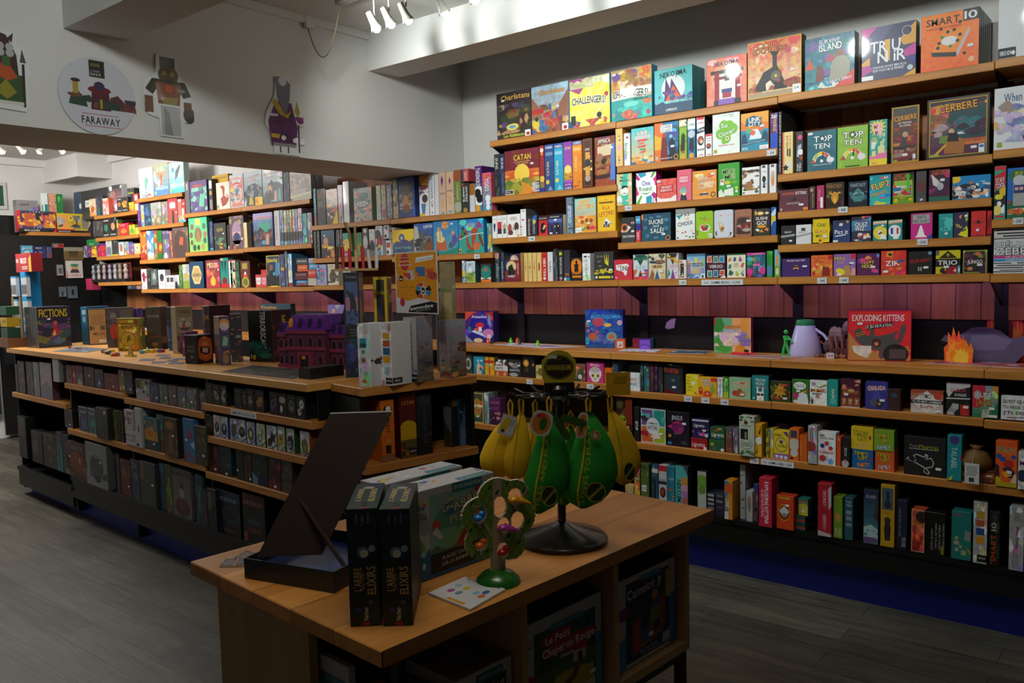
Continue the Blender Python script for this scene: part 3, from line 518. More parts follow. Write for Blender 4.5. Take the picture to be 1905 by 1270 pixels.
row(RP, Z['C'][1], zB, 'on second shelf, middle section', '''
90 168 803 o=-.01 d=.2 s=d89a48;B ecc070 f0c880 .05|P .3,.82,.7,.82,.5,.77 58a050|P .4,.7,.7,.73,.7,.66 6a50a0|C .55 .5 .07 e8a8c0|P .25,.25,.7,.28,.4,.18 f09030|K .5 .16 .05 4 2a9090|K .5 .09 .03 5 d06030;cream yellow box spine with scattered coloured triangles
178 248 858 d=.2;B eef0f2 f4f4f4|K .5 .87 .06 5 c83038|V Imagine .4 .45 .5 .5 2a9a9a;white narrow box spine with teal lettering
258 502 810 s=208090;B 58c4c8 e8c888 .3|T L'ILE .5 .86 .42 .09 f4f8f8 e07060|T HOTSPOTS .5 .74 .66 .08 f0a8a0 f8f0f0|P .25,.62,.3,.68,.75,.68,.7,.62 e05048|P .3,.54,.34,.58,.6,.6,.56,.54 e86860|P .22,.46,.3,.5,.7,.52,.6,.45 e04848|P .35,.38,.38,.42,.66,.42,.6,.37 2a9a60|P .36,.3,.4,.34,.7,.38,.6,.3 e86050|R .49 .1 .51 .66 c09060|a 0 .2 12 f0b050 e89a30 f8d890 3a80b8|R 0 0 .2 .06 2a6aa0;turquoise and sand game box with a red signpost
505 768 750 s=1a2030;B 2a78b0 182848 .3|P 0,0,0,1,.35,1,.5,.4,.4,0 e87028|P 0,.3,0,.7,.3,.6,.4,.3 f8b030|P .25,0,.3,.55,.4,.72,.5,.6,.58,.0 7a1a18|C .42 .66 .06 b84020|P .6,0,.62,.45,.7,.6,.85,.5,.88,0 141c2c|C .69 .62 .05 9ac0d0|R .26 .74 .74 .93 f4f4f4|T CODE .5 .88 .4 .07 111|T NAMES .5 .79 .42 .07 f4f4f4 111|T UN_JEU_D'ASSOCIATION .5 .07 .5 .03 e8e8e8|C .9 .08 .07 e0a030|C .9 .08 .05 222|C .1 .09 .05 c8b0a0|S .76 .36;game box with a red woman and a blue man back to back
770 856 688 d=.2;B 8ab82c 88b028 .1|R 0 .82 1 1 f0ead0|a .85 1 5 e8c050 60607a|T CODE .5 .82 .8 .05 111|P .15,.2,.3,.6,.5,.66,.8,.6,.75,.2 222|a .2 .55 5 38402a 111|C .5 .06 .07 e0a030|C .5 .18 .04 b03030;lime green box spine with two dark figures
860 948 676 d=.2;B 1a78a8 1a70a0 .1|R 0 .72 1 1 e8f0f0|a .9 1 5 e8c050 60607a|T CODE .5 .84 .8 .05 111|P .15,.2,.3,.55,.6,.7,.8,.5,.85,.2 18202c|C .5 .6 .1 c0c8d0|C .5 .06 .07 e0a030|C .6 .17 .04 30303a;dark blue box spine with a crouching figure
958 1048 664 d=.2 s=444;B f0f0f0|R .04 .93 .96 1 d82830|T SAPIENS .5 .85 .8 .05 c83038|P 0,.58,0,.7,1,.75,1,.62 2a3048|T TRUFFE .5 .67 .9 .06 f0f0f0|E .5 .4 .42 .12 30303a|E .48 .42 .3 .08 c84838|E .6 .38 .2 .05 e0c8a0|C .2 .18 .03 888|C .5 .18 .03 888|C .8 .18 .03 888|T GAME .5 .05 .6 .04 c83038;white box spine with navy band and red top
1052 1124 866 d=.2;B f0f0f0|R 0 .9 1 1 e03848|T TRUFFE .5 .8 .8 .06 60405a|T MINI .5 .7 .6 .04 d04050|E .5 .45 .4 .13 38303a|E .5 .47 .28 .08 c84838|T GAME .5 .06 .7 .06 c83038;short white box spine with a round photo
1128 1425 650 s=38303a;B e8eee8 eef2ee .05|A 10 dce8dc e2ece0|C .42 .7 .13 7cc030|C .62 .68 .13 7cc030|C .75 .6 .13 7cc030|C .3 .5 .13 7cc030|C .5 .38 .13 7cc030|C .58 .55 .13 7cc030|C .42 .3 .06 7cc030|T So .44 .7 .24 .11 f8f8f8 4a8020|T Clover! .52 .52 .6 .12 f8f8f8 4a8020 14|R .49 .33 .6 .42 f4f4e8|C .545 .375 .025 b03030|T Reliez-les_tous! .5 .22 .56 .04 c84038|R .04 .04 .17 .12 a8a838|T Francois_Romain .5 .95 .34 .02 888;white game box with a big green four-leaf clover
1432 1733 650 s=c07820;B f0a838 f0b040 .05|R 0 0 1 .55 2a90b0|P 0,.8,0,.55,1,.55,1,.72,.8,.72,.78,.9,.3,.6 e8802a|P .15,.66,.2,.86,.45,.92,.72,.86,.76,.62 1a5a78|T LINK .5 .82 .44 .11 f8f8f8|T CITY .5 .7 .44 .11 f8f8f8|P .3,.3,.42,.56,.62,.56,.8,.3 e8eef4|C .28 .53 .07 68b078|C .44 .47 .07 e86a48|C .72 .56 .07 e86a48|P 0,.2,.05,.42,.12,.48,.2,.4,.25,.2 1e4a68|P .7,.2,.8,.45,.9,.5,.98,.4,1,.2 1e4a68|P .04,.12,.04,.18,.92,.3,.92,.24 1a5a78|T LE_JEU_PLUS_CITY_ETRE_BRANCHE .48 .21 .8 .025 f0f0f0 - 7|R .68 .02 1 .12 f4f4f4|T Ravensburger .84 .07 .24 .04 c83048|T SMART_HUG .14 .07 .2 .08 e8f0f0|S .78 .62;orange and blue game box with a city skyline
1747 1832 640 d=.2;B 4a2a60 5a3a70 .2|R 0 .0 1 .42 1a4ac0|T SP .5 .9 .8 .1 f0e8f0 - -10|V STICKLE .6 .68 .4 .4 e8d040;purple box spine above a plain blue panel
''')
row(RP, Z['D'][1], zG, 'on second shelf, right section', '''
130 168 342 d=.22 o=-.012;B 383c42 30343a .1|V SCHOTTEN_TOTTEN .5 .5 .9 .4 ccc;slim black box spine with tiny upright lettering
178 320 612 d=.13 s=c8b078 o=-.012;B f0d890 f0dc98 .02|R 0 0 .18 1 f08050|R .18 0 .2 1 f8f0d0|V BURNING .75 .76 .3 .2 e87850|V KITTENS .45 .76 .3 .2 30281c|R .42 .42 .55 .6 30281c|R .62 .4 .8 .6 5a4a38|R .5 .12 .8 .28 dcdce4|K .3 .14 .09 5 201810;cream and orange box spine with brown lettering
352 450 602 d=.16;B 333 30303a .1|C .6 .86 .06 e85080|P .1,.4,.3,.66,.8,.7,.8,.6,.4,.5,.5,.38 b0b8d8|C .7 .5 .07 f0f0f0|C .8 .36 .05 a84a30|V TOP .28 .13 .18 -.26 f0f0f0|V TEN .62 .13 .2 -.26 f0f0f0;charcoal box spine with white lettering and coloured dial
503 890 607 d=.05;B 2a6a7c 2a6474 .1|Y .5 .5 24 2c7080|T TOP .54 .8 .64 .15 f0f4f4 1a3a44|C .52 .8 .08 2c4a54|K .52 .8 .06 5 e8f0f0|T TEN .5 .62 .56 .13 f0f4f4 1a3a44|E .5 .22 .34 .25 f0f0f0|P .2,.24,.26,.38,.36,.45,.4,.4,.3,.3 a8c838|P .36,.45,.5,.48,.5,.4,.4,.4 f0d030|P .5,.48,.62,.46,.6,.38,.5,.4 f09030|P .62,.46,.76,.36,.68,.3,.6,.38 e05050|E .5 .2 .22 .18 2a6676|R .15 0 .85 .2 2a6474|P .48,.26,.55,.46,.58,.44,.53,.24 20303a|C .5 .24 .04 f4f4f4|P .1,.2,.2,.3,.3,.2 c04a30|E .8 .25 .13 .07 f0e8f0|T TRENDRE_LE_BONNES_REPONSES .52 .15 .66 .03 e0e8e8|S .12 .94;teal game box with a coloured dial and bold white title
897 1303 553 d=.05;B 8aba3a 90c040 .1|Y .5 .5 24 94c244|T TOP .52 .8 .68 .15 f4f4f0 304010|C .5 .8 .08 3a4a20|K .5 .8 .06 5 f0f4e8|T TEN .5 .62 .6 .13 f4f4f0 304010|E .5 .22 .34 .25 f0f0e0|P .2,.24,.26,.38,.36,.45,.4,.4,.3,.3 f0d030|P .36,.45,.5,.48,.5,.4,.4,.4 f0a030|P .5,.48,.62,.46,.6,.38,.5,.4 f09030|P .62,.46,.76,.36,.68,.3,.6,.38 e05050|E .5 .2 .22 .18 8cbc3c|R .15 0 .85 .2 8aba3a|P .48,.26,.55,.46,.58,.44,.53,.24 20301a|C .5 .24 .04 f4f4f4|P .08,.2,.2,.32,.3,.2 b85030|E .8 .25 .13 .08 f0e0e8|R .26 .02 .74 .05 303a20;lime green game box with a coloured dial and bold white title
1316 1556 458 s=1a5a58;B 20a090 28a898 .05|K .45 .84 .22 12 f0d040|T MIX .48 .86 .5 .12 f078b0 fdf4f8 -8|T MO .5 .74 .4 .12 f078b0 fdf4f8|E .28 .54 .2 .09 a8b880|P .1,.36,.1,.52,.4,.52,.3,.36 e8e8e0|R .55 .6 .66 .67 e8e0b0|R .74 .62 .88 .7 e8e0b0|R .74 .5 .86 .58 e8e0b0|R .62 .42 .8 .52 e8e0b0|T N .6 .635 .06 .04 222|T O .81 .66 .06 .04 222|T T .8 .54 .06 .04 222|T S .71 .47 .06 .04 222|P 0,0,0,.22,.5,.2,1,.32,1,0 f0d020|P 0,.14,0,.2,1,.3,1,.14 e878a8|R .48 .26 .86 .42 e8dca0|R .14 .2 .36 .32 e8dca0|T 68s .3 .05 .3 .05 e05090;narrow green game box with pink lettering and letter tiles
''')
row(RP, Z['D'][1], zH, 'on second shelf, right section', '''
117 468 340 w s=222;B 444 7a3028 .4|a .3 .7 14 a03828 c06a48 8a2820 b08068|a 0 .3 18 5a4038 8a6050 402a24 a08070|P .3,.3,.4,.55,.55,.5,.5,.25 444|C .5 .5 .05 c09878|T CERBERE .5 .8 .82 .09 e8a030 3a1a10 3|T LES_TRESORS .48 .71 .5 .035 e8d8c8|T DE_L'ENFER .5 .66 .42 .035 e8d8c8|F b08a28 .025|R .78 .06 .88 .14 dde4ec|R .08 .03 .22 .06 88a848|S .5 .14;dark red game box with a thin gold frame and small orange title
557 1340 250 d=.065 w s=222;B 3a2a38 e08838 .5|a .5 .9 14 e89a40 d87038 f0b850 c05a48|P .4,.85,.25,.4,.6,.3,1,.3,1,.85 2a4a50|C .58 .55 .13 2a6a70|C .78 .5 .15 2a7078|C .72 .56 .012 d83030|C .82 .56 .012 d83030|C .55 .62 .012 d83030|R .74 .36 .86 .41 e0e8e8|R .5 .38 .64 .42 d0d8d8|P 0,.0,0,.4,.3,.42,.35,.2,.3,0 5a3a50|a .35 .6 14 6a5060 a89098 3a2a38|R 0 0 1 .2 5a2a48|P .28,.08,.3,.26,.62,.3,.6,.06 a86a30|C .4 .44 .045 d8a888|P .33,.28,.36,.42,.5,.4,.52,.26 222|P .2,.26,.22,.38,.32,.38,.34,.24 6a8a38|P .1,.06,.3,.24,.33,.22,.14,.04 d8a030|T CERBERE .5 .84 .62 .12 e8a030 30180c 4|R .84 .05 .93 .19 e4ecf4|R .85 .13 .92 .17 2a70a8|F 333 .035|R .035 .035 .05 .965 c09828|R .95 .035 .965 .965 c09828|R .035 .035 .965 .05 c09828|R .035 .95 .965 .965 c09828|R .06 .05 .2 .08 90b050|S .76 .15;large dark game box with a boat, a beast and an ornate gold frame
''')
row(RP, Z['E'][1], zH, 'on second shelf, right edge', '''
1388 2200 108 d=.08 s=ccc;B dadee2 e2e4e8 .02|T When_I_Dream .5 .84 .7 .14 2a5080|a .25 .75 26 7a88c0 c8b8d8 e8d050 c05040|P .12,.62,.05,.7,.2,.8,.3,.72,.3,.6 a08a80|C .16 .4 .02 d8d040|C .1 .32 .02 b8d850|a .1 .3 6 b0b0d8 c8c8e0|P .45,.2,.5,.05,.7,.05,.7,.2 6a2a20|R .05 .04 .13 .12 98a820;white game box with blue script title and a flying dream scene
''')
row(RP, Z['C'][2], zF, 'on third shelf, middle section', '''
100 268 715 d=.1 s=2a4a48;B d8c890 e0d098 .05|P .35,0,.25,.5,.45,1,.75,1,.7,.5,.8,0 40c8b0|a .1 .6 6 f0a8a8 e8b8b0|C .5 .45 .15 f8f4f0|P .28,.5,.4,.62,.7,.6,.76,.52,.6,.56 111|R .42 .36 .62 .38 222|T Mot .42 .88 .3 .08 2a7a70|T Malin .5 .78 .6 .08 2a6a60|C .12 .6 .07 f0f0e8|C .88 .66 .07 f0f0e8|C .15 .2 .1 f4f4f0|S .3 .12;mint and beige game box with a smiling cartoon face
308 528 708 d=.07 s=a02080;B ffffff|Y .5 .55 16 e83888 e86828 f0c020 58b030 2aa0c0 3048b0 7038a8 c02888|C .5 .55 .34 fafafa|T One .5 .66 .42 .16 2a58b8 ffffff|T Round .46 .48 .62 .15 30a048 ffffff|P .2,.36,.5,.28,.75,.36,.5,.32 30a048|R .78 .02 .95 .14 f4f4f4|T 5 .86 .08 .06 .08 222;white game box with rainbow rays and round lettering
530 745 775;B e85048 e86050 .05|Y .5 .5 20 ec6a60|R .16 .4 .84 .72 c83038|F e04040 .01|T SECRET .5 .64 .54 .1 f8f0ec|T IDENTITY .5 .5 .6 .1 f8f0ec|P 0,0,0,.25,.1,.2,.2,.14,.7,.14,.8,.2,1,.28,1,0 f4ecec|S .12 .9;square red game box with white lettering and a pale skyline
748 906 675;B e86a80 e87088 .05|R .12 .55 .82 .82 d85068|F e87088 .01|R .14 .57 .8 .8 e87088|T PIGEON .47 .74 .56 .08 f8f0f0|T PIGEON .47 .64 .56 .08 f8f0f0|C .42 .28 .13 e0b030|C .33 .3 .06 80c8c8|C .52 .3 .06 80c8c8|P .2,0,.28,.2,.6,.2,.7,0 303048|R .36 .34 .6 .44 58b8c0|S .5 .2;pink game box with a masked bird
912 1174 690;B f09838 f0a040 .05|T CASQUE .5 .72 .52 .11 f8f4f0 8a4a20 4|T CHEQUE .5 .56 .54 .11 f8f4f0 8a4a20 4|T CHAT?! .52 .4 .54 .11 f8f4f0 8a4a20 4|a .1 .9 7 f8d8a0 e88828|R .3 .12 .66 .19 2a4878|F f8e0b0 .008|R 0 .62 .06 1 e89030|C .87 .12 .1 403040|C .87 .12 .07 e0a030|S .86 .85;square orange game box with jagged white lettering
1190 1422 607 s=1a5a20;B 3aa030 40a838 .05|T MIND .5 .76 .6 .13 2a7048 e0e8a0|T ME! .54 .6 .5 .13 2a7048 e0e8a0|P .08,.36,.1,.52,.28,.54,.26,.34 f0f0e8|R .12 .44 .24 .5 d84848|E .44 .42 .14 .06 d0c838|E .76 .42 .14 .05 78b838|P 0,0,0,.16,.12,.24,.3,.04,.28,0 e8ecdc|P .26,.04,.28,.2,.7,.26,.72,.02 eef0e8|C .86 .24 .05 d8d838|C .86 .14 .04 f0f0f0|S .5 .31;green game box with jagged lettering and paper notes
1444 1635 650;B f0f0ee|a .15 .85 24 8a6038 b08850 6a4828 d8d8c0|a .8 .92 8 5a3a28 8a6a48|E .4 .35 .2 .14 a87848|C .8 .3 .07 f4f4f4|R 0 0 1 .12 eeeeec|C .1 .07 .04 7a6a50|E .85 .1 .12 .06 5a6a58;white game box with cats in brown and grey
1645 1720 620;B f0f0f2|R .2 .9 .7 .99 50485a|T Yogi .5 .78 .6 .05 30303a|E .5 .5 .3 .12 222|P .3,.2,.4,.45,.6,.45,.7,.2 3a2a28|a .2 .36 5 3080c0 60a0d8;white box spine with a small black creature
1738 1814 610;B f0f0f2|R .2 .9 .7 .99 60586a|E .5 .5 .32 .28 e8a888|E .5 .5 .22 .2 a8c8b0|E .5 .4 .16 .16 e88858;white box spine with an orange oval drawing
''')
row(RP, Z['D'][2], zK, 'on third shelf, right section', '''
100 395 287;B 5a2a36 6a3440 .05|P .4,.46,.5,.62,.62,.6,.58,.46 30201c|T EXPLODING .3 .82 .42 .12 e06030|T KITTENS .74 .82 .36 .14 e8e0d8|T UN_JEU_DE_CARTES .48 .36 .44 .08 d8c8c0|C .07 .1 .06 c0a8a0|R .82 .02 .98 .15 e88030|S .76 .28;wide maroon card game box with orange and white lettering
397 460 250 d=.08 o=-.01;B 4a3034 3a2428 .1|V RECETTES .62 .4 .6 -.22 d8b030|C .4 .85 .08 b89070;dark box spine with yellow upright lettering
470 547 240 d=.08 o=-.01;B b02a5a b83060 .05|R .5 .05 .85 .5 f0f0f0|V SKIPPER .35 .6 .5 -.18 e8a0b8;crimson pink box spine
558 745 215 w;B 2a2018 3a2c1c .3|T FANTASY .5 .86 .8 .16 b07a40 2a1408|P .2,.1,.3,.6,.5,.7,.7,.6,.85,.1 30201a|E .5 .42 .2 .22 d8962a|P .15,.6,.3,.64,.4,.5 e0a038|P .85,.6,.7,.64,.6,.5 e0a038|E .5 .3 .08 .14 f0b840|F 4a3420 .02;black card game box with a golden horned beast
783 975 205 w;B 1c2438 1a2030 .3|T FANTASY .5 .86 .8 .14 98b8b8 203040|P .1,.4,.3,.6,.5,.75,.7,.6,.9,.4,.7,.2,.3,.2 4a8888|a .25 .6 10 78b0a8 3a6a78 90c8c0|F 242c44 .02;black card game box with a pale blue thorny creature
988 1204 128 w s=0a3060;B 209aa8 30c0b0 .3|a .1 .9 16 28e0a0 e05060 20a0e0 f0c8a0|T FLIP7 .52 .64 .86 .2 f8d848 2a2a50 12|T VENGEANCE .45 .38 .8 .11 d8b888 806048 12|E .5 .04 .3 .05 d8e030|F 2080e0 .015;shiny holographic card game box with yellow lettering
''')
row(RP, Z['D'][2], zL_, 'on third shelf, right section', '''
104 320 105 w s=111;B 222 68a020 .2|R .08 .22 .92 .72 e0b048|R .11 .24 .89 .7 8ac048|a .26 .6 18 c83828 f0d8a8 3060a0 d0d0c0|T DON'T_GO .4 .9 .6 .09 e06038|T IN_THERE .42 .8 .66 .08 e06038|C .72 .86 .07 48b030|P .66,.35,.68,.8,.78,.8,.8,.35 58b838|R .35 .15 .6 .19 e0a030|E .16 .1 .1 .07 d8c020|E .84 .12 .1 .05 d8c020;black and green game box with cartoon children and an alien
334 441 80 d=.07;B 444 444 .1|P .4,.3,.45,.9,.55,.9,.6,.3 6a2830|a .02 .2 5 48506a e0e0e8|C .5 .5 .16 602830;small charcoal box with a faint red bottle
461 673 78 w s=111;B 3a2038 502040 .3|A 16 6a2848 8a3050 3a2a58 b06070|T CUSTOM .5 .92 .76 .08 d86040 301020|T HEROES .5 .84 .6 .07 d86040 301020|P .1,.85,.2,.5,.5,.4,.5,.6 d8d0cc|E .55 .45 .16 .12 b0b0b8|C .9 .78 .08 c83068|R 0 0 1 .14 2a6a58|S .65 .64;purple game box with a silver armoured creature
692 1074 155 w;B 1a88c8 2090d0 .05|E .06 .9 .16 .18 f0c030|a .04 .42 40 c08860 f0e8e0 30303a e0b898|a .4 .66 14 c08860 f0e8e0 30303a 3a5a9a|E .5 .7 .06 .07 b87850|T LIFE .5 .48 .18 .12 111 f0f0f0|R .76 .7 .86 .74 e0f0f8|S .68 .36;bright blue card game box with a crowd of small people
''')
row(RP, Z['E'][2], zL_, 'on third shelf, right edge', '''
1101 1219 50 d=.1;B 30a088 38a890 .05|R 0 .92 1 1 c82838|P 0,.55,0,.82,1,.92,1,.6 c82030|T STAY .5 .74 .8 .09 f8f8f8 222 12|T COOL .52 .64 .84 .09 f8f8f8 222 12|C .4 .38 .17 222|C .3 .42 .05 e8d838|C .52 .42 .05 e8d838|E .45 .29 .2 .05 f8f8f8|C .85 .52 .08 e8c030|C .25 .17 .09 f0e070|P .6,.2,.9,.28,.95,.12,.7,.1 f4f4f4|R .1 .03 .9 .07 c82838;narrow red and teal game box with a grinning black ball
1228 1600 72 d=.08;B 1868c0 186ac0 .05|R 0 0 1 .35 1a6a40|E .3 .85 .26 .12 2a7038|T JEU_DE_COCHONS .5 .9 .6 .06 e8d040|R .16 .25 .48 .8 aaa|E .32 .76 .17 .1 c8ccd4|R .17 .5 .47 .66 2a3a70|R .2 .56 .3 .62 e8b0b0|R .33 .56 .43 .62 e8b0b0|R .0 .3 .08 .36 c03030|T 8-Ad .08 .1 .12 .05 f0f0f0|a .05 .2 6 d87030 30303a e8e0d0;blue and green game box with a silver shaker window
''')
row(RP, Z['B'][2], zI, 'on third shelf, left section', '''
358 411 268;B f4f4f4|P .2,.6,.5,.7,.8,.6,.6,.3,.4,.3 303878|T BANG .5 .85 .5 .04 30303a;white box spine with a blue gem
413 474 262;B f4f4f4|R .08 .18 .92 .72 d83038|R .08 .18 .92 .42 402a30|T BANG .5 .85 .5 .04 c83038;white box spine with a red block
476 529 256;B f4f4f4|P .2,.18,.2,.5,.5,.66,.8,.5,.8,.18 4a4a40|C .5 .5 .1 c8a888|T BANG .5 .85 .5 .06 5a3a30;white box spine with a little warrior
532 689 250;B f6f4f2|T JUNGLE .5 .86 .5 .07 8a6038|T SPEED .5 .78 .46 .07 8a6038|E .2 .4 .16 .2 a85a48|E .72 .45 .18 .2 5a3428|E .74 .2 .14 .14 e8e4e0|E .25 .2 .2 .12 6a3a40|P .42,.3,.48,.6,.54,.3 999|R 0 0 1 .1 f6f4f2|C .85 .06 .06 e0a030;white game box with two cartoon heads
692 760 187 s=555;B f4f4f4|a 0 .7 14 3090c0 d83038 f0f0f0 2a2a3a|T OINK .5 .94 .7 .05 8a2838;tall white comic box spine
766 818 265;B 2a2430 302838 .2|V IMAGINARIUM .5 .45 .8 .4 d8c8b0;black slim box spine beside the tall comic one
820 889 260;B 22284a 1c2040 .2|P 0,.75,.4,.75,1,1,.5,1 2070c8|V KAKERLAKEN .4 .45 .7 -.4 b8b870|C .5 .7 .1 d8c848;navy blue box spine with a bright blue corner
902 1010 268 d=.08;B c8282c d03030 .05|R 0 .78 1 1 222|T LOUPS-GAROUS .5 .88 .9 .07 d8d8d8|P .2,.2,.3,.6,.7,.68,.6,.4,.9,.5,.7,.12,.4,.1 111|P .45,.3,.6,.52,.9,.5,.6,.3 e0c8a0;red and black game box with a curled wolf
1016 1184 250 d=.08;B 30386a 283058 .3|R 0 .78 1 1 1a1c24|T LOUPS-GAROUS .45 .88 .7 .07 e0e0e8|P 0,.6,0,.78,1,.78,1,.6 5a6ab8|P .1,0,.2,.5,.35,.5,.4,0 20203a|P .5,0,.55,.5,.8,.55,.85,0 14142a|C .5 .4 .04 e8c040|C .72 .42 .04 e8c040|R .1 .04 .3 .12 e8e8f0|C .6 .08 .05 b090d0|S .54 .72;blue night game box with two village shadows
1190 1229 250;B a09070 887858 .1;khaki slim box spine with little drawings
1232 1311 50 o=-.01;B 6a8298 708aa0 .15|a .78 1 6 8a5048 a86858 402a28|V CITADELLES .5 .54 .5 -.5 e8ecf0|a 0 .2 10 e0a878 f0f0f0 5a3830 c04838;grey blue tall box spine with white lettering
1330 1590 62 s=1a3834;B 98d8d0 f09a40 .2|R 0 0 1 .48 f0a038|a 0 .5 10 58a848 e85038 f0c060|T HAPPY .48 .9 .6 .12 f08828 ffe8a0 3|T LETTERS .5 .76 .74 .12 f08828 ffe8a0 3|R .12 .3 .26 .4 e8c890|C .35 .32 .06 a85828|C .55 .36 .06 a85828|C .76 .34 .06 a85828|C .62 .14 .06 8a4820|R .3 .12 .44 .22 f0c080|P 0,0,0,.14,.3,.18,.32,.04 f0f0f0|T DUO .14 .08 .2 .04 2a9090|F 3a6a60 .008|S .64 .27;light blue and orange game box with a letter grid
1596 1817 30 s=e0a010 d=.09;B f8c020 f8c428 .02|R .1 .78 .88 .83 b07808|R .12 .79 .86 .81 502a08|T À_LA .48 .66 .4 .1 c04020|T LETTRE! .5 .5 .8 .12 c04020 - 6 .0|C .5 .88 .02 a07810|K .5 .42 .025 4 a07020|P .35,.25,.5,.38,.7,.25,.6,.18,.42,.18 f4f4f4|C .48 .24 .05 4a5a7a|R .34 .12 .66 .2 38405a|T BUT .5 .16 .16 .05 e0e0f0|F e0a818 .03|S .68 .25;bright yellow mailbox shaped game box with red lettering
''')
row(RP, Z['C'][3], zJ, 'on fourth shelf, middle section', '''
150 298 204 d=.07;B 333 444 .02|P 0,.62,.25,.76,.72,.6,.4,.42,0,.42 f4f4f4|C .24 .6 .17 e07050|C .24 .6 .1 222|E .86 .78 .12 .05 e8e8e8|C .86 .78 .05 d05848|T DICTOPIA .56 .24 .9 .09 f4f4f4|S .86 .44;black game box with one large red eye
303 359 187 d=.1;B d03038 d03038|R 0 .72 1 1 38a0d0|R 0 .45 1 .72 2a3088|T DUO .5 .86 .7 .08 f0f8f8|V KEY .5 .22 .3 .4 f0f0f0;box spine in blue, purple and red bands
366 684 165 s=182834;B 245068 245068|a .05 .95 0 38607a|E .15 .8 .06 .05 5080a0|E .35 .85 .08 .04 5080a0|E .6 .88 .1 .04 5080a0|E .85 .75 .08 .06 5080a0|E .13 .5 .07 .06 4c7898|E .85 .45 .08 .07 4c7898|E .2 .2 .08 .08 4c7898|E .5 .12 .1 .05 4c7898|R .0 .8 .06 .98 e09028|T SUCRÉ .5 .7 .5 .16 f0f4f4 102838|T OU_É .5 .54 .2 .08 f0f4f4|T SALÉ? .54 .38 .46 .18 f0f4f4 102838|C .9 .1 .09 e08838|C .9 .1 .06 182028|S .76 .24;square dark teal game box with white lettering and line drawings
733 945 110 d=.08 s=777;B f0f2f0|R 0 .82 1 1 999|P 0,.8,.2,.65,.3,.8 30a0a0|T PAS .5 .8 .44 .1 222 - 6|T LE .6 .68 .2 .09 e0a030|T CHOIX .5 .52 .8 .13 222 - 6|R .05 .26 .14 .3 e0c020|R .3 .2 .4 .24 d84070|K .5 .24 .05 5 e04878|R .75 .26 .9 .28 e0a040|R .86 .16 .95 .2 30303a|R .5 .08 .6 .12 40a060|K .1 .06 .05 4 3070b0|R .68 .04 .78 .1 50a868|R .86 .06 .95 .1 7a3040;white game box with black hand lettering and small symbols
950 1138 138 tin c=9ac828;B a0cc2a a4d030 .02|T SALADE .4 .78 .46 .08 2a9a50 - 6|T 2_FRUITS .62 .7 .5 .09 e85038|E .52 .38 .34 .16 e8ece8|C .38 .42 .08 b83a78|C .5 .46 .08 e0a030|C .64 .42 .08 3a9a38|C .46 .34 .08 c83040|C .6 .34 .07 a83a40|R .02 .08 .08 .3 404838|P .72,0,.85,.1,1,.1,1,0 f0f4f0|S .84 .14;lime green card game tin with a bowl of fruit
1146 1354 125 tin c=c8ccdc;B d8dae8 dcdeea .02|T PERMUTATION .52 .84 .84 .07 e8c0b8|P .3,.2,.2,.6,.45,.5,.55,.3 c89848|P .3,.35,.22,.58,.42,.5,.5,.35 e8d8b0|P .4,.15,.35,.4,.55,.35 a07030|R .03 .05 .12 .22 686878|R .85 .06 .94 .16 333|P .72,0,.85,.08,.9,.02,.9,0 b0b0c0;white card game tin with a golden paper bird
1366 1553 117 tin c=a06850;B b07860 a86e54 .05|R .1 .06 .95 .66 4a3a34|E .5 .6 .42 .12 4a3a34|T COYOTE .5 .72 .8 .09 222|a .1 .5 20 8a3030 5a4a40 b0a8a0 c05848|C .2 .9 .02 3a2a24|C .7 .92 .02 3a2a24|S .82 .57;brown card game tin with a dark window
1562 1750 112 tin c=333;B 333 3a3a30 .03|E .42 .86 .24 .08 e8a030|R .32 .82 .56 .9 f0f0e8|R .08 .8 .18 .96 e8c850|E .84 .86 .12 .05 f0e0c0|T SUSHI .5 .66 .72 .12 f4f0f0 5a3a58|T GO! .5 .48 .62 .16 f4f0f0 5a3a58|E .5 .33 .3 .06 e8a030|P .1,.2,.2,.26,.4,.2,.3,.12 f0f0e8|P .35,.1,.5,.24,.65,.1 e89030|P .66,.2,.8,.28,.95,.24,.9,.12 e88850;dark green card game tin with sushi drawings
1757 1812 88 d=.05 tin c=2a58a0;B 3068b8 2858a0 .1|P 0,.3,1,.8,1,1,0,.8 e0e8f0|C .5 .6 .12 e8c838;narrow blue rounded tin at the end
''')
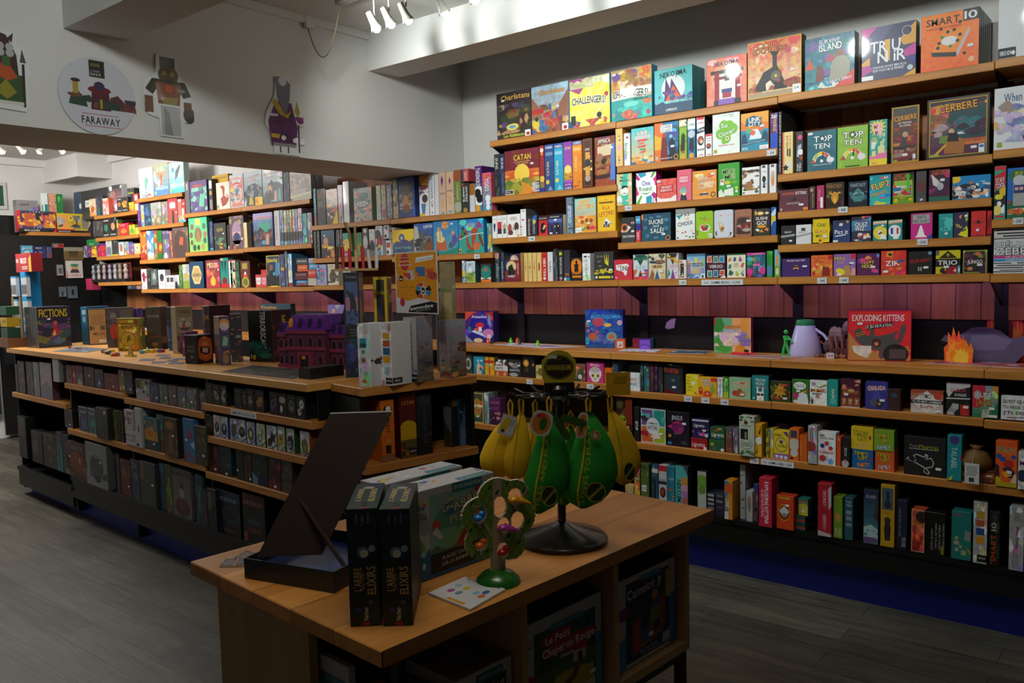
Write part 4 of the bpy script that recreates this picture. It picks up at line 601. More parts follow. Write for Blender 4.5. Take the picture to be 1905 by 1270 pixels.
row(RP, Z['D'][3], zK, 'on fourth shelf, right section', '''
120 262 636;B 222 222 .05|T HAIR-CUT .5 .66 .5 .1 e8e8e8|P 0,.42,0,.46,1,.54,1,.5 e8e8e8|P 0,.36,0,.38,1,.46,1,.44 ccc|S .7 .2;small black card game box with two white stripes
267 420 628;B e0e0e4|R .35 .68 .62 .84 444|T HAIR-CUT .42 .62 .5 .08 333|P 0,.36,0,.39,1,.53,1,.5 30303a|P 0,.42,0,.44,1,.58,1,.56 30303a|R .8 .02 .95 .08 f0e8a0;small white card game box with two black stripes
427 605 560 avo c=e8c818 d=.05;B e0c820 f0d820 .02|E .5 .5 .42 .5 f0cc18|T Olé! .52 .74 .56 .16 2a6a30|T GUACA .5 .46 .8 .14 c05028 f8e060|T MO .38 .28 .4 .13 2a7038|C .45 .08 .06 c03028|S .72 .26;yellow avocado shaped tin with red and green lettering
628 803 585 d=.05;B 28386a 2c4078 .05|P .1,.8,.2,1,.7,1,.75,.85,.5,.75 302c4a|P .35,.76,.4,.88,.6,.86,.55,.74 e8e0e8|C .86 .92 .05 e0b030|T Pict_it .5 .48 .78 .2 f4f4f4|P .1,.3,.8,.36,.75,.32,.15,.26 f4f4f4|C .06 .06 .05 e8e8e8|C .15 .06 .05 e8e8e8|C .24 .06 .05 e8e8e8;navy card game box with white script title
812 1010 537 d=.07;B 2a2a40 30304a .3|a .76 1 10 d83848 3090a8 7a50a0 e88848|a 0 .3 12 e05848 30a0b0 4a4a8a f0e0d0|R 0 .4 1 .8 4a70a8|R 0 .6 .3 .8 3090b0|T QUIZ .5 .66 .66 .16 f4f4f4 202040|T WIZ .42 .5 .5 .16 f4f4f4 202040|S .46 .28;colourful quiz card box in comic panels
1023 1165 588 d=.05;B 2a8a80 2e9088 .02|P 0,.82,0,.96,1,1,1,.86 e8d8b8|T LA_CAROTTE! .46 .88 .84 .09 d83828|C .52 .4 .34 f0d838|P .3,.3,.4,.56,.7,.5,.6,.2 f0ece0|P .35,.34,.6,.46,.7,.4,.5,.3 6a3820|P .5,.1,.6,.3,.9,.3,1,.05 f4f4f0|S .7 .74;teal card game box with a yellow disc and a white goose
''')
row(RP, Z['D'][3], zL_, 'on fourth shelf, right section', '''
63 205 578 d=.05;B 2a8a80 2e9088 .02|P 0,.82,0,.96,1,1,1,.86 e8d8b8|T LA_CAROTTE! .46 .88 .84 .09 d83828|C .45 .45 .3 f0f0f4|R .16 .3 .34 .6 3a4a98|R .6 .3 .74 .6 b83040|P .35,.05,.45,.6,.6,.55,.55,.3,.9,.3,.7,.05 f4f4f4;teal card game box with a duck on a tricolour disc
283 503 500 d=.07 s=300a28;B d02088 d42890 .03|R .0 .94 1 1 4a1038|R .08 .56 .88 .9 888|R .1 .58 .86 .88 aaa|T THAT'S .48 .8 .46 .11 222|T NOT_A_HAT .48 .66 .7 .11 222|P .44,.5,.5,.5,.66,.1,.28,.1 f4f4f0|P .22,.06,.24,.12,.7,.12,.74,.06 f4f4f0|P .7,0,1,.2,1,0 2048a0;magenta card game box with a white traffic cone
557 704 518 d=.05 s=0a3040;B 1aa0a0 18888c .1|T SUPER .45 .82 .4 .05 a0e0e0|C .76 .62 .2 50c8c0|E .5 .36 .4 .08 58c0b8|R .4 .4 .6 .5 50b8b0|C .35 .36 .04 1a6a70|C .55 .36 .04 1a6a70|S .55 .18;turquoise card game box with a submarine
706 853 505 d=.05;B 30284e 342c54 .05|P .3,.1,.9,.45,1,.3,1,0,.8,0 e8e020|P .8,.8,.85,.6,1,.7,1,1 90c838|C .5 .82 .07 f09030|C .64 .8 .07 282048|T SEA .28 .5 .3 .08 e8d020 - -10|T POKER .4 .42 .4 .08 e8d020 - -10|C .65 .26 .04 30303a|C .8 .3 .04 30303a|S .85 .84;dark purple and yellow card game box
876 1028 493 d=.05;B d82828 dc3030 .03|P .14,.56,.5,.72,.86,.56,.5,.42 1c1412|C .5 .57 .14 c83028|C .5 .57 .07 301818|T INSIDER .5 .04 .8 .07 1c1412|S .46 .26;red card game box with a single black eye
1033 1086 488 d=.05;B c82028 b01820 .05|P 0,.3,0,.7,1,.9,1,.4 8a1418|R 0 .02 1 .08 1c1412;dark red box spine at the end
''')
row(RP, Z['B'][3], zI, 'on fifth shelf, left section', '''
0 44 790 d=.1;B 8aa0c8 90a8c8 .3|R 0 .2 1 .5 204a88|C .5 .4 .16 e0c850;pale blue box spine with a dark blue band
48 158 800 d=.05 s=284a50;B e8eef0 b0c870 .3|R .08 .06 .9 .96 c0d8e8|R .08 .06 .9 .45 88a838|a .06 .5 8 6a8a30 c0c060 4a5a38|T CAMPY .4 .84 .5 .09 e05078|C .45 .6 .12 f4f4f4;white framed box with a sunny meadow
220 342 832 s=30343a;B 2c3436 30383a .1|C .5 .55 .36 1a8a80|P .1,.5,.5,.16,.9,.5 1a8a80|R 0 0 1 .14 e88028|P 0,.14,.5,.2,1,.14,1,.3,.5,.18,0,.3 e8e8d8|R .3 .6 .66 .76 c86a48;dark game box with a teal balloon shape
392 444 704 d=.12;B 28343a 30404a .3|C .5 .92 .12 c89088|V ASMADI .5 .4 .5 .4 b0c0c8;dark teal box spine with a pale circle
457 498 697 d=.12;B 202838 304a58 .3|V MASQUERADE .5 .4 .6 .4 b8c8d0;dark box spine with swirling blue lines
545 684 712 d=.05 o=.07 zb=850;B 30305a 283058 .2|E .5 .3 .4 .6 e0b088|C .4 .6 .2 e8e0d8;small navy box behind the black sheep box
502 683 792;B 8a2030 902838 .1|R 0 .5 .4 1 1c2c68|E .45 .72 .34 .26 e0c890|P .2,.3,.25,.7,.5,.84,.6,.6,.7,.3 111|C .55 .46 .14 222|R 0 .0 1 .14 7a1c2c|T SHEEP .45 .26 .5 .1 f0f0f0 111|V BOUM_BOUM .9 .6 .5 .1 e8c8c0;dark red card game box with a black sheep
690 729 700 d=.12;B b07838 98602a .1;brown slim box spine with a red seal
733 777 702 d=.12;B ecc878 f0cc80 .02|R .42 .1 .46 .9 b89858|V PERCEVAL .5 .5 .4 .2 8a5a38|R .3 .45 .5 .55 c05040;first cream box spine of four from the left
781 828 700 d=.12;B ecc878 f0cc80 .02|R .42 .1 .46 .9 b89858|V GAUVAIN .5 .5 .4 .2 8a5a38|R .3 .45 .5 .55 503828;second cream box spine of four from the left
833 880 700 d=.12;B ecc878 f0cc80 .02|R .42 .1 .46 .9 b89858|V TRISTAN .5 .5 .4 .2 8a5a38|R .3 .45 .6 .52 c05040;third cream box spine of four from the left
885 939 698 d=.12;B ecc878 f0cc80 .02|R .3 .4 .7 .62 c04838|V MYSTERE .5 .5 .3 .3 8a2828;fourth cream box spine with a red block
943 1005 700 d=.12;B d82820 dc2c24 .02|V KILL_KEIN .5 .5 .62 -.5 f8f4f0|C .5 .1 .06 f0d8d0|C .5 .88 .08 c02018;red box spine with bold white lettering
1010 1073 692 d=.12;B e0dce0 e8e4e8 .1|V CLUEDO .5 .5 .4 .4 605868;white box spine with a dark red blot
1078 1128 655 d=.12;B 333 444 .3;charcoal mottled box spine
1137 1196 670 d=.12;B 333 30303a .1|R .2 .84 .8 .94 c8c828|V MASCARADE .5 .5 .55 -.4 e0e0e0|K .5 .08 .08 4 c8a0a8;dark box spine with white lettering and a yellow square
1203 1276 668 d=.12;B 34303a 443c48 .2|a .4 .9 8 5a4a58 3a3040 6a4a50|T M .5 .2 .5 .1 e89020|R 0 0 1 .1 2a90b0|R 0 0 .3 .1 e8f0f0;dark box spine with an orange monogram
1286 1416 760;B 222 222 .02|C .5 .62 .34 f08818|P .3,.34,.34,.62,.25,.7,.42,.72,.42,.88,.6,.88,.6,.72,.76,.68,.66,.6,.72,.34 111|T L'IMPOSTEUR .5 .34 .86 .12 e88818|R .1 .12 .96 .22 e88818|R .1 0 .96 .06 111;black card game box with an orange disc and a man in a hat
1420 1516 710 d=.1;B eceef0 f0f0f2|R .2 .86 .6 .92 20242a|V DAWYT .5 .45 .66 .3 8a9098|R .8 .85 .92 .9 30343a;white box spine with thin grey lettering
1563 1790 690 d=.05 s=333;B 333 333 .03|T CE_JEU .3 .84 .36 .06 a0987a|T EST .25 .66 .16 .06 a0987a|T UNE .28 .5 .18 .06 a0987a|P .55,.6,.52,.95,.6,.6,.64,.95,.7,.6,.76,.94,.74,.5,.8,.46 e8d820|T TUERIE .36 .32 .62 .14 f0e030 - 8|a .2 .36 4 d8c820|R .22 .06 .84 .14 e8d830|C .1 .1 .05 e8e8e0|C .94 .1 .05 c0a098|S .86 .36;black card game box with wild yellow brush strokes
''')
row(RP, Z['B'][3], zJ, 'on fifth shelf, middle section', '''
72 268 655;B d03040 d43848 .03|P .1,.75,.12,.5,.5,.4,.6,.2,.7,.25,.76,.6,.85,.7,.72,.8 f4f0f0|T THE .3 .68 .26 .12 c83040|T LINE .56 .58 .4 .22 111|K .12 .1 .08 4 e8a0a8;crimson card game box with a white speech shape
277 436 602 w;B d0dce4 d8e0e8 .2|P .1,1,.5,.55,.9,1 285040|a .7 1 6 2a6a58 3a8a68|P 0,0,0,.4,.3,.4 e06a38|P 1,0,1,.4,.7,.4 9050a8|P .3,0,.5,.4,.7,0 38404a|T CHRONO .5 .5 .7 .1 f0f4f4 3a90a8|a .0 .3 4 e85038 f0f0f0|S .7 .3;silver card game box with a green crown of cards
443 628 592 w;B e0d0b0 e8d8b8 .2|a .55 1 14 8a6a48 c0a070 3a4a5a e8e0d0|T CHRONO .5 .5 .6 .12 111 e8a030|P 0,0,.2,.4,.35,.2,.3,0 a86a48|P .35,0,.5,.35,.65,0 3a6a98|P .7,0,.8,.4,1,.3,1,0 d8c090|S .75 .3;silver card game box with fossils in brown
640 768 585 w;B ccc e0d8e0 .2|P .1,1,.5,.55,.9,1 30303a|a .5 1 8 d8a830 4a4a5a c0c0c8|T CHRONO .6 .5 .76 .1 d84880 f0f0f0|P .3,0,.5,.4,.7,0 8a4890|P 0,0,.1,.4,.3,.2 3aa088|S .7 .28;silver card game box with purple and pink shapes
770 848 656 o=-.02 d=.05;B f0ece8 f4f0ec .02|R .08 .86 .5 .96 e07038|R .14 .06 .7 .82 333|a .1 .8 10 f09040 f8d8b0 e8e0d0;small white card box with orange fruit window
852 1054 592 s=284a60;B 80b8e0 90c0e0 .05|R 0 .9 1 1 4a78a0|a .45 .85 0 fff|R .03 .36 .16 .78 f0b0a8|R .18 .4 .3 .7 f8d890|R .42 .5 .58 .85 e8d060|R .62 .42 .76 .74 f0a8a0|R .8 .38 .96 .8 98c890|R .06 .14 .22 .5 b090c8|R .24 .14 .38 .4 f0b888|R .42 .14 .56 .42 d8c858|R .6 .14 .74 .4 e8a098|R .76 .16 .94 .4 90a0d0|R .12 .5 .88 .62 38506a|T BELLEVUE .5 .56 .66 .07 e8f0f4|R 0 0 1 .2 8ab0d8|a 0 .2 10 5a80b8 d0e0f0 7088c0|P .7,0,.9,.12,1,.06,1,0 f4f4f4|R .82 .02 .92 .12 28303a;pale blue card game box with pastel house fronts
1061 1273 602 s=201824;B 4a1a2c 501c30 .03|R 0 .93 1 1 20384a|P .02,.68,.04,.94,.26,.96,.3,.68 f0f0ec|P .05,.7,.06,.92,.25,.93,.27,.7 e06838|P .36,.66,.37,.94,.6,.94,.62,.66 f0f0ec|P .38,.68,.39,.92,.58,.92,.6,.68 58907a|P .66,.66,.68,.94,.92,.94,.94,.66 f0f0ec|P .68,.68,.7,.92,.9,.92,.92,.68 2a90b8|T VERSO .5 .5 .7 .14 f0eef0|P .04,.04,.05,.34,.3,.32,.3,.04 f0f0ec|P .07,.06,.08,.3,.27,.3,.28,.06 4a9080|P .36,.04,.37,.34,.6,.34,.62,.04 f0f0ec|P .38,.06,.39,.32,.58,.32,.6,.06 2a80a8|P .68,.1,.7,.34,.95,.34,.95,.1 f0f0ec|P .7,.12,.71,.31,.93,.31,.93,.12 d85a38|P .7,0,.9,.1,1,.06,1,0 f4f4f4;burgundy card game box with six picture cards
1283 1488 592 s=1a4a2a;B eee8cc f0ecd4 .02|R 0 .95 1 1 2a6a3a|P .05,.68,.1,.82,.25,.86,.2,.7 e07838|P .32,.7,.38,.88,.5,.84,.46,.68 2a5a88|P .62,.7,.68,.9,.8,.78,.78,.66 b0508a|P .05,.4,.1,.56,.25,.56,.2,.36 2a8a78|P .72,.46,.8,.6,.94,.62,.86,.4 d86048|P .06,.12,.14,.34,.36,.22,.26,.08 2a6a6a|P .44,.1,.5,.3,.64,.16,.6,.04 a8c838|P .7,.12,.76,.2,.9,.34,.84,.14 8a9a88|T 13 .5 .56 .2 .12 c07838|T FEUILLES .5 .46 .34 .04 b89a78|R .82 .06 .9 .16 303a30;cream card game box with coloured leaves
1494 1700 580 s=182a48;B 1e7a88 2a3048 .2|P 0,.9,1,.93,1,1,0,1 e040a8|T LUCKY .55 .95 .5 .03 f8e0f0|T DO .36 .74 .24 .14 f0e030|T DE .62 .76 .22 .13 38a8d8|T LI .34 .58 .2 .13 60c038|T DO .6 .6 .26 .13 e83898|E .16 .22 .15 .16 e83898|R .36 .16 .38 .48 f078b0|E .44 .5 .1 .04 f078b0|E .86 .26 .15 .16 e83898|R .66 .16 .68 .48 f078b0|E .62 .5 .1 .04 f078b0|P 0,0,.1,.16,.26,.08,.2,0 d83040;dark teal card game box with two pink flamingos
1709 1775 560 d=.08;B 2a9a30 309a38 .05|P 0,1,1,.84,1,1 58b850|V JUNGLE .4 .62 .4 .4 1a6a20|R .2 .1 .8 .4 e8d060|C .5 .25 .2 4a8ab0;bright green box spine with a cartoon
1792 1856 545 d=.08;B 7ab8c8 88c0c0 .1|R .3 .42 .7 .8 e89838|R 0 0 1 .4 68a838|E .5 .2 .3 .14 e8d8b0;pale blue and green box spine with a small cottage
''')
row(RP, Z['B'][3], zK, 'on fifth shelf, right section', '''
130 408 960;B 42206a 482672 .02|T MAUDIT_MOT_DIT .5 .9 .66 .09 f0ecf4 - 0 -.03|E .5 .58 .1 .1 222|C .47 .6 .03 e0c080|C .54 .6 .03 e0c080|P .38,.42,.42,.5,.6,.5,.6,.4 e0a830|C .5 .4 .05 222|S .82 .56;wide purple card game box with a small owl
416 630 928 d=.05;B e8702a e87830 .1|a 0 .7 18 f0a030 c83828 e85a28 f0c050|T LE_POKER .4 .88 .6 .07 c83020|T DES .3 .78 .24 .07 c83020|T CAFARDS .36 .68 .5 .08 c83020|R .8 .8 1 1 c82028|P .5,0,.55,.45,.7,.6,.85,.4,.9,0 8a2a18|E .72 .5 .1 .08 e09030|P .2,.05,.3,.4,.5,.2 d8a038;orange card game box with red cockroach cartoons
638 858 916 d=.05;B 9068b0 9870b8 .05|T MITO .28 .8 .5 .15 f0dc30 4a2a70|T OSE .32 .62 .3 .1 d8a040|R .78 .78 1 1 d82838|P .3,0,.5,.45,.7,.5,.85,0 c09050|E .3 .2 .22 .14 f0d838 -20|C .76 .56 .08 4a2a30|E .82 .58 .12 .05 e8e8e8|P .1,.0,.2,.12,.4,.05,.3,0 e8e8f0|P .8,0,.86,.4,1,.3,1,0 e8a0a0;violet card game box with a moth and yellow lettering
866 1092 910 d=.05 w;B 5a2458 602a5e .05|P .3,.74,.4,.86,.5,.92,.62,.84,.68,.74 f09050|P .32,.7,.7,.7,.6,.5,.4,.5 4a2030|T HAPPY .5 .6 .54 .16 f0e030 4a1a30|T HOUR .48 .42 .5 .16 f0e030 4a1a30|a .1 .9 8 7a3a78 d04a80 4a1c48|S .72 .38|C .94 .9 .07 58a8e0;plum card game box with yellow cartoon title
1103 1355 880;B e03a2a e04430 .1|a 0 .3 8 e87030 f08838 d83028|P .2,.75,.22,.95,.5,.98,.44,.72 e89a28|E .36 .84 .08 .06 301818|T ZIK .46 .48 .6 .22 f8f4f0 b01818 3|P .6,.5,.7,.62,.95,.6,.9,.5 3a5a90|C .1 .2 .05 a01818|S .2 .14;bright red card game box with a cartoon ear of corn and white title
''')
row(RP, Z['B'][3], zL_, 'on fifth shelf, right section', '''
262 500 890 w;B 222 222 .02|C .9 .92 .08 7890c0|T KILLER_PARTY .5 .6 .86 .15 c82830 1a1010 4|P .4,.14,.4,.32,.46,.32,.46,.14 aaa|P .5,.14,.5,.32,.56,.32,.56,.14 aaa|S .74 .3;black card game box with red scrawled lettering
527 778 878 w s=111;B 222 222 .1|P 0,.64,0,1,1,1,1,.64 d8c820|P .12,.66,.5,.98,.88,.66 302a18|C .5 .8 .06 e0d030|R .46 .78 .54 .82 302a18|T TRIO .48 .48 .8 .2 f0f0ee|R 0 0 .42 .3 d0c020|a 0 .28 8 302a18 e0d030|P .42,0,.42,.3,1,.32,1,0 a02030|T 4 .78 .14 .12 .16 f0e8e8|R .9 0 1 .34 38a8b0|T 1 .95 .16 .05 .16 f0f4f4|R .0 .8 .14 1 666|S .45 .3;yellow and black card game box with an eye in a triangle
794 1042 876 w s=333;B 3a2838 30202e .2|a .2 .9 20 5a3048 7a8a30 2a3a28 8a3a50|E .62 .84 .12 .08 d87048|E .3 .2 .12 .08 e08848|T JUNGO .5 .5 .62 .16 f4f0f0 2a1a2a|R 0 0 1 .06 889038|R 0 .94 1 1 889038|R 0 0 .05 1 889038|R .93 0 1 1 889038|C .04 .95 .06 b0c038|C .95 .95 .06 b0c038|S .7 .36|P .7,0,.72,.34,.9,.36,.93,0 40284a;dark patterned card game box with an olive frame
''')
row(RP, Z['E'][3], zL_, 'on fifth shelf, right edge', '''
1097 1700 662 d=.08;B d8dadc dcdee0 .01|R 0 .74 1 1 ccc|R .0 .95 .9 .98 222|R .05 .88 .6 .91 222|R .15 .82 .95 .85 222|R 0 .77 .6 .79 222|T OPÉRATION .4 .66 .76 .1 e8eaec 222|T ZÈBRE .36 .5 .68 .16 e8eaec 222|R 0 .34 1 .4 c83888|R 0 .27 1 .33 4090d0|T UN_JEU_DE_CULTURE .5 .37 .6 .035 f0e0ec|T COMPLETEMENT_BARREE .5 .3 .6 .035 e0f0f8|R 0 .22 .3 .24 222|R .4 .22 .9 .24 222|R .05 .17 .8 .19 222|R 0 .12 .5 .14 222|R .1 .07 .9 .085 222|R .0 .03 .5 .05 222|R .7 .12 1 .14 222;black and white striped quiz game box
''')

za = (0, 320, .18893); zb = (250, 300, .19685); zc = (430, 310, .189); zd = (570, 300, .15748); ze = (720, 300, .15742)
row(RP, Z['A'][0], zd, 'under the front wall beam', '''
96 127 325;B 408088 386a78 .2|R .1 .0 .9 .25 b84030|V RAIDERS .5 .6 .5 .4 e8e0d0;slim teal box spine beside the pine panel
135 238 332 d=.07;B 2a2820 302c24 .2|T HEAT .5 .85 .7 .14 9a2820|R .1 .35 .7 .66 5a5840|C .5 .3 .2 222;dark olive game box with dull red lettering
242 378 337 d=.07;B b8a890 605040 .3|R 0 .75 1 1 c8b8a0|T HEAT .6 .86 .7 .16 c82820|a .2 .7 14 20282c e07828 303a40|P .5,0,.9,.4,1,.3,1,0 e8c820|K .2 .28 .06 4 f0f0f0|K .45 .2 .06 4 f0f0f0;racing game box with big red letters
382 440 283;B c8a8b0 c0a0a8 .2|V AEON .5 .5 .6 .35 e8e0e4;dusty pink box spine under film
446 514 243 w;B d8dce0 dfe3e6 .05;tall plain silver white box spine
568 782 325 w;B b0b8b0 b8b0a8 .1|a 0 1 34 d05848 e8b890 608a88|P .12,.52,.3,.62,.5,.72,.7,.62,.88,.52,.7,.4,.3,.4 5a6468|P .16,.52,.32,.6,.68,.6,.84,.52,.68,.44,.32,.44 e0e4e4|T AZUL .5 .52 .48 .1 384048|S .5 .34;tile patterned game box with a pale name plate
834 889 290 w;B d0d8b8 b8c8b0 .3;pale green glossy box spine
894 949 280 w;B c8b0a8 c0a8a8 .2|R .1 .05 .9 .3 b84878|V SMALL .6 .6 .4 .4 e8e0dc;beige pink glossy box spine
954 1020 280 w;B 888 777 .2|V SMALLWORLD .4 .5 .8 -.5 d8dce4;grey box spine with large white lettering
1028 1094 213;B 777 c8b8a8 .2|R 0 .1 1 .3 d8b898;tall grey box spine with a dark figure at its top
1098 1288 200 d=.07 w;B 3050a0 2a3a80 .2|E .5 .5 .36 .42 666|a .2 .85 20 8a8478 444 b8b4ac|E .45 .36 .2 .2 d89828|P .3,.3,.45,.6,.62,.3 e0a030|E .45 .24 .2 .08 a84828|R .9 0 1 1 2050c0;royal blue game box with a golden idol in stone
''')
row(RP, Z['a'][0], ze, 'in the wall corner', '''
387 500 165;B f4f0f0 f0e8ec .1|C .6 .9 .26 111|C .6 .9 .18 d89020|a .5 .8 8 d04850 8060b0 e8a030|P .3,.0,.2,.3,.7,.3,.55,.0 3a80b8|C .6 .42 .1 333|T TOKAIDO .45 .7 .7 .08 d04850|R 0 0 .6 .06 e8c030;white box spine with a lady in blue and red
510 566 132 d=.2;B e8eaee f0f0f4 .02|V TOWER_UP .5 .52 .68 .4 4a4e58|K .5 .06 .04 4 80a0b0;tall white box spine with thin grey lettering
572 618 160 d=.2;B e4e2e8 e8e8ec .1;narrow white box spine with grey sketches
622 700 142;B e0b898 e4bc9c .03|P .5,.95,.3,.82,.5,.66,.7,.82 7a2880|P .5,.66,.38,.78,.5,.88 4a4ac0|T MY_SHELFIE .5 .5 .7 .05 5a3878|V DUO .5 .26 .2 .3 c89878|E .5 .03 .3 .03 60a8d0;peach box spine with a long purple gem
707 795 135;B e0b898 e4bc9c .03|P .5,.9,.35,.8,.5,.7,.65,.8 8a2878|T MY_SHELFIE .5 .56 .7 .05 5a3878|V DUO .5 .32 .2 .3 c89878|E .5 .05 .3 .03 60a8d0;peach box spine with a short purple diamond
800 882 108;B 6a8040 889858 .3|a 0 1 16 506838 a8b060 708a38|C .5 .88 .14 a85038|C .5 .14 .12 b0b4a0|V CASCADERO .5 .5 .4 .3 c8d0a0;mossy green box spine with a red medallion
886 972 262;B 333 333 .05|a .9 1 4 a85838|T BREAK_IN .3 .6 .1 .1 fff|V DREAM .7 .62 .5 -.28 f0f0f0|V BLOWN .3 .62 .5 -.28 f0f0f0|E .5 .08 .3 .08 b08838;charcoal box with bold white upright lettering
886 966 95 zb=245 d=.15 o=.005;B d04a48 c85050 .1|R 0 0 .2 1 4a3a70|V DIXIT .55 .4 .7 .4 f0d8d0|P .6,.8,1,1,1,.8 6080b0;red box laid on top of the charcoal box
980 1042 270 d=.1 o=.01;B d8c8b8 a87030 .1|R 0 0 1 .6 d8d8e0|R 0 .6 1 1 a86a28;tan and white box behind the charcoal one
1048 1130 62;B 58207a 5a8aa0 .3|R 0 .62 1 1 58207a|V TAKENOKO .45 .76 .4 .6 e8f0e0|a .3 .55 6 308a48 f0f0f0 68a8b0|C .5 .34 .22 f4f4f4|C .35 .4 .1 111|C .65 .28 .1 111|C .3 .06 .08 e0a030;purple and green box spine with a panda
1134 1240 140 o=-.008;B e05870 40a0c0 .5|a .6 .9 6 e87048 d04890 f0a030|a .3 .6 6 88c848 30a0b0 8850b0|a 0 .3 6 e8a030 d84878 5060c0|V YOGO .5 .68 .34 .5 f8f0f0|C .6 .32 .09 f4f4f4|C .6 .2 .07 f4f4f4|C .6 .08 .07 f4f4f4;rainbow coloured box spine with white lettering
''')
row(RP, Z['A'][1], zd, 'on second shelf, beam section', '''
97 126 825;B 333 333|V AB .5 .5 .7 .4 888;slim black box spine, first on this shelf
132 168 820;B 333 333|V BC .5 .5 .7 .4 888;slim black box spine, second on this shelf
182 340 818 w;B 3a5060 443434 .3|R .05 .78 .95 .98 2a5070|E .35 .6 .18 .14 c89878|P .1,.1,.2,.5,.5,.5,.6,.1 333|a 0 .5 12 7a5a40 e0a030 b84828|P .45,.3,.5,.42,.9,.4,.9,.32 f0e878|P .7,.05,.75,.28,.95,.24,.9,.05 e0a030|S .3 .8;dark game box with a man holding yellow cards
358 404 810;B 4a3a44 333 .3;brown purple box spine under film
407 434 800;B 605048 40363c .3;thin patterned box spine under film
436 523 850;B 30a888 b02868 .3|R 0 .8 1 1 48a890|R .0 0 1 .3 c02868|C .5 .5 .26 f0c030|a .25 .65 8 f0d030 3070c0 40b0a0|T DIXIT .5 .1 .6 .09 f8e8f0;teal and magenta game box with coloured cubes
571 662 845;B 28784a 609838 .3|R 0 0 1 .5 8aa038|a 0 .8 8 2a6a50 b0a840 486a38;green game box behind the wooden marionette
668 738 790 d=.07;B 5a4440 6a5450 .1|C .5 .9 .08 e0e0e0|E .5 .5 .4 .24 ccc|a .0 .3 5 4a3838 786058;brown box with a white round picture
747 814 805;B e8e8e8 ccc .1|E .5 .45 .42 .14 444|C .5 .3 .2 333|R 0 .0 1 .2 70787a|T ABC .4 .9 .4 .06 333|R .15 .52 .4 .58 c84040;white box spine with a dark round machine
826 905 760;B eceef0|P .0,.3,.3,.6,.8,.4,.7,.2,.2,.1 4a5258|C .7 .5 .18 c02838|C .3 .7 .16 484c54|P .3,0,.5,.2,.8,.1,.8,0 48a0d8|T KLASK .4 .92 .5 .06 333|E .5 .3 .2 .06 e0d838;white box spine with dark shapes and a red ball
917 974 755 zb=915 d=.1;B eceef0|R .2 .72 .8 .92 2848a0|R .5 .6 .8 .75 c83030|R .1 .08 .6 .28 333;small white box with a blue picture
945 1000 935 d=.1;B eceef0|R .1 .5 .9 .85 d04838|R .1 .06 .6 .3 333;small white box with red stripes
980 1064 790 o=.02 d=.1;B f0ece8|a 0 1 22 d84830 111 e87848;white box spine with scattered orange tiles
1022 1275 815;B f0c818 286a90 .3|R 0 .5 1 1 f0c81c|P 0,.35,.2,.55,.4,.48,.6,.6,.8,.5,1,.6,1,0,0,0 4a5078|a 0 .3 10 206a88 384a78 2a9a98|C .44 .66 .17 4a3a98|C .44 .66 .11 3a8ac0|P .38,.66,.44,.72,.5,.66,.44,.58 f0d040|T HARMONIES .5 .26 .8 .1 80b0b0;yellow game box with a purple ring and dark hills
''')
row(RP, Z['a'][1], ze, 'on second shelf, corner section', '''
327 548 742;B 2a58a8 505038 .3|P 0,0,0,.95,.2,.9,.3,.5,.2,0 b8bcc0|P .2,.0,.3,.8,.5,.7,.9,.2,.9,0 5a5c50|a 0 .6 14 7a7a68 333 a87848|P .55,0,.6,.3,1,.5,1,0 8a4a20|T CANYON .75 .9 .5 .1 f0f4f8;blue game box with cliffs and a waterfall
553 848 700;B 2a80c0 4aa8b8 .2|P 0,.0,0,.12,.4,.08,1,.2,1,0 1a8878|a .15 .6 8 6a80a8 88a0c8|P .1,.12,.12,.4,.5,.42,.56,.12 c86038|E .25 .6 .12 .12 e8d8a0|E .3 .45 .16 .1 e8d090|E .25 .75 .08 .06 d8a080|R .27 .4 .29 .9 5a3828|C .48 .86 .12 e08838|T FLIP .5 .82 .28 .08 f8d8a0 c04828|T CAPTAIN .5 .92 .3 .05 f0b060|P .8,.2,.75,.5,.9,.6,1,.4 6050a0|C .8 .62 .06 d89870|P .6,.2,.7,.4,.8,.2 206858|C .06 .5 .0 fff|S .76 .88;blue game box with a sailing ship on green waves
853 1150 692 w;B 2a88d0 48a090 .2|P 0,0,0,.5,1,.66,1,0 30a898|P .1,.4,.0,.45,.1,.62,.3,.6,.3,.2,.5,.05,.8,.12,.85,.3,.7,.34,.7,.22,.5,.16,.4,.3,.36,.66,.2,.7 a84828|P .5,.66,.6,.75,.8,.7,.75,.6,.6,.2,.52,.2 b85030|P .8,.6,.9,.5,1,.2,.95,.15,.8,.4 80402c|E .7 .2 .14 .12 d87040|T SEA_OF .5 .84 .34 .07 e0c060|T LEGENDS .46 .75 .3 .07 e0b850|P .1,.5,.12,.68,.22,.7,.24,.5 208848|C .17 .74 .05 333|P .7,.75,.8,.95,.95,.8,.9,.7 a04878|P 0,.42,.5,.56,1,.58,1,.56,.5,.54,0,.4 e0f4f4|R 0 .02 .1 .14 f0c830|R .02 .04 .08 .1 111|R .3 .02 .6 .1 288068;blue and green game box with red sea serpent coils
1190 1248 735 o=.01;B 6a9088 588078 .3|P .2,.2,.3,.65,.8,.6,.7,.15 e8b030|P .1,.04,.3,.14,.6,.04 c83838;narrow box spine with a yellow knight
''')
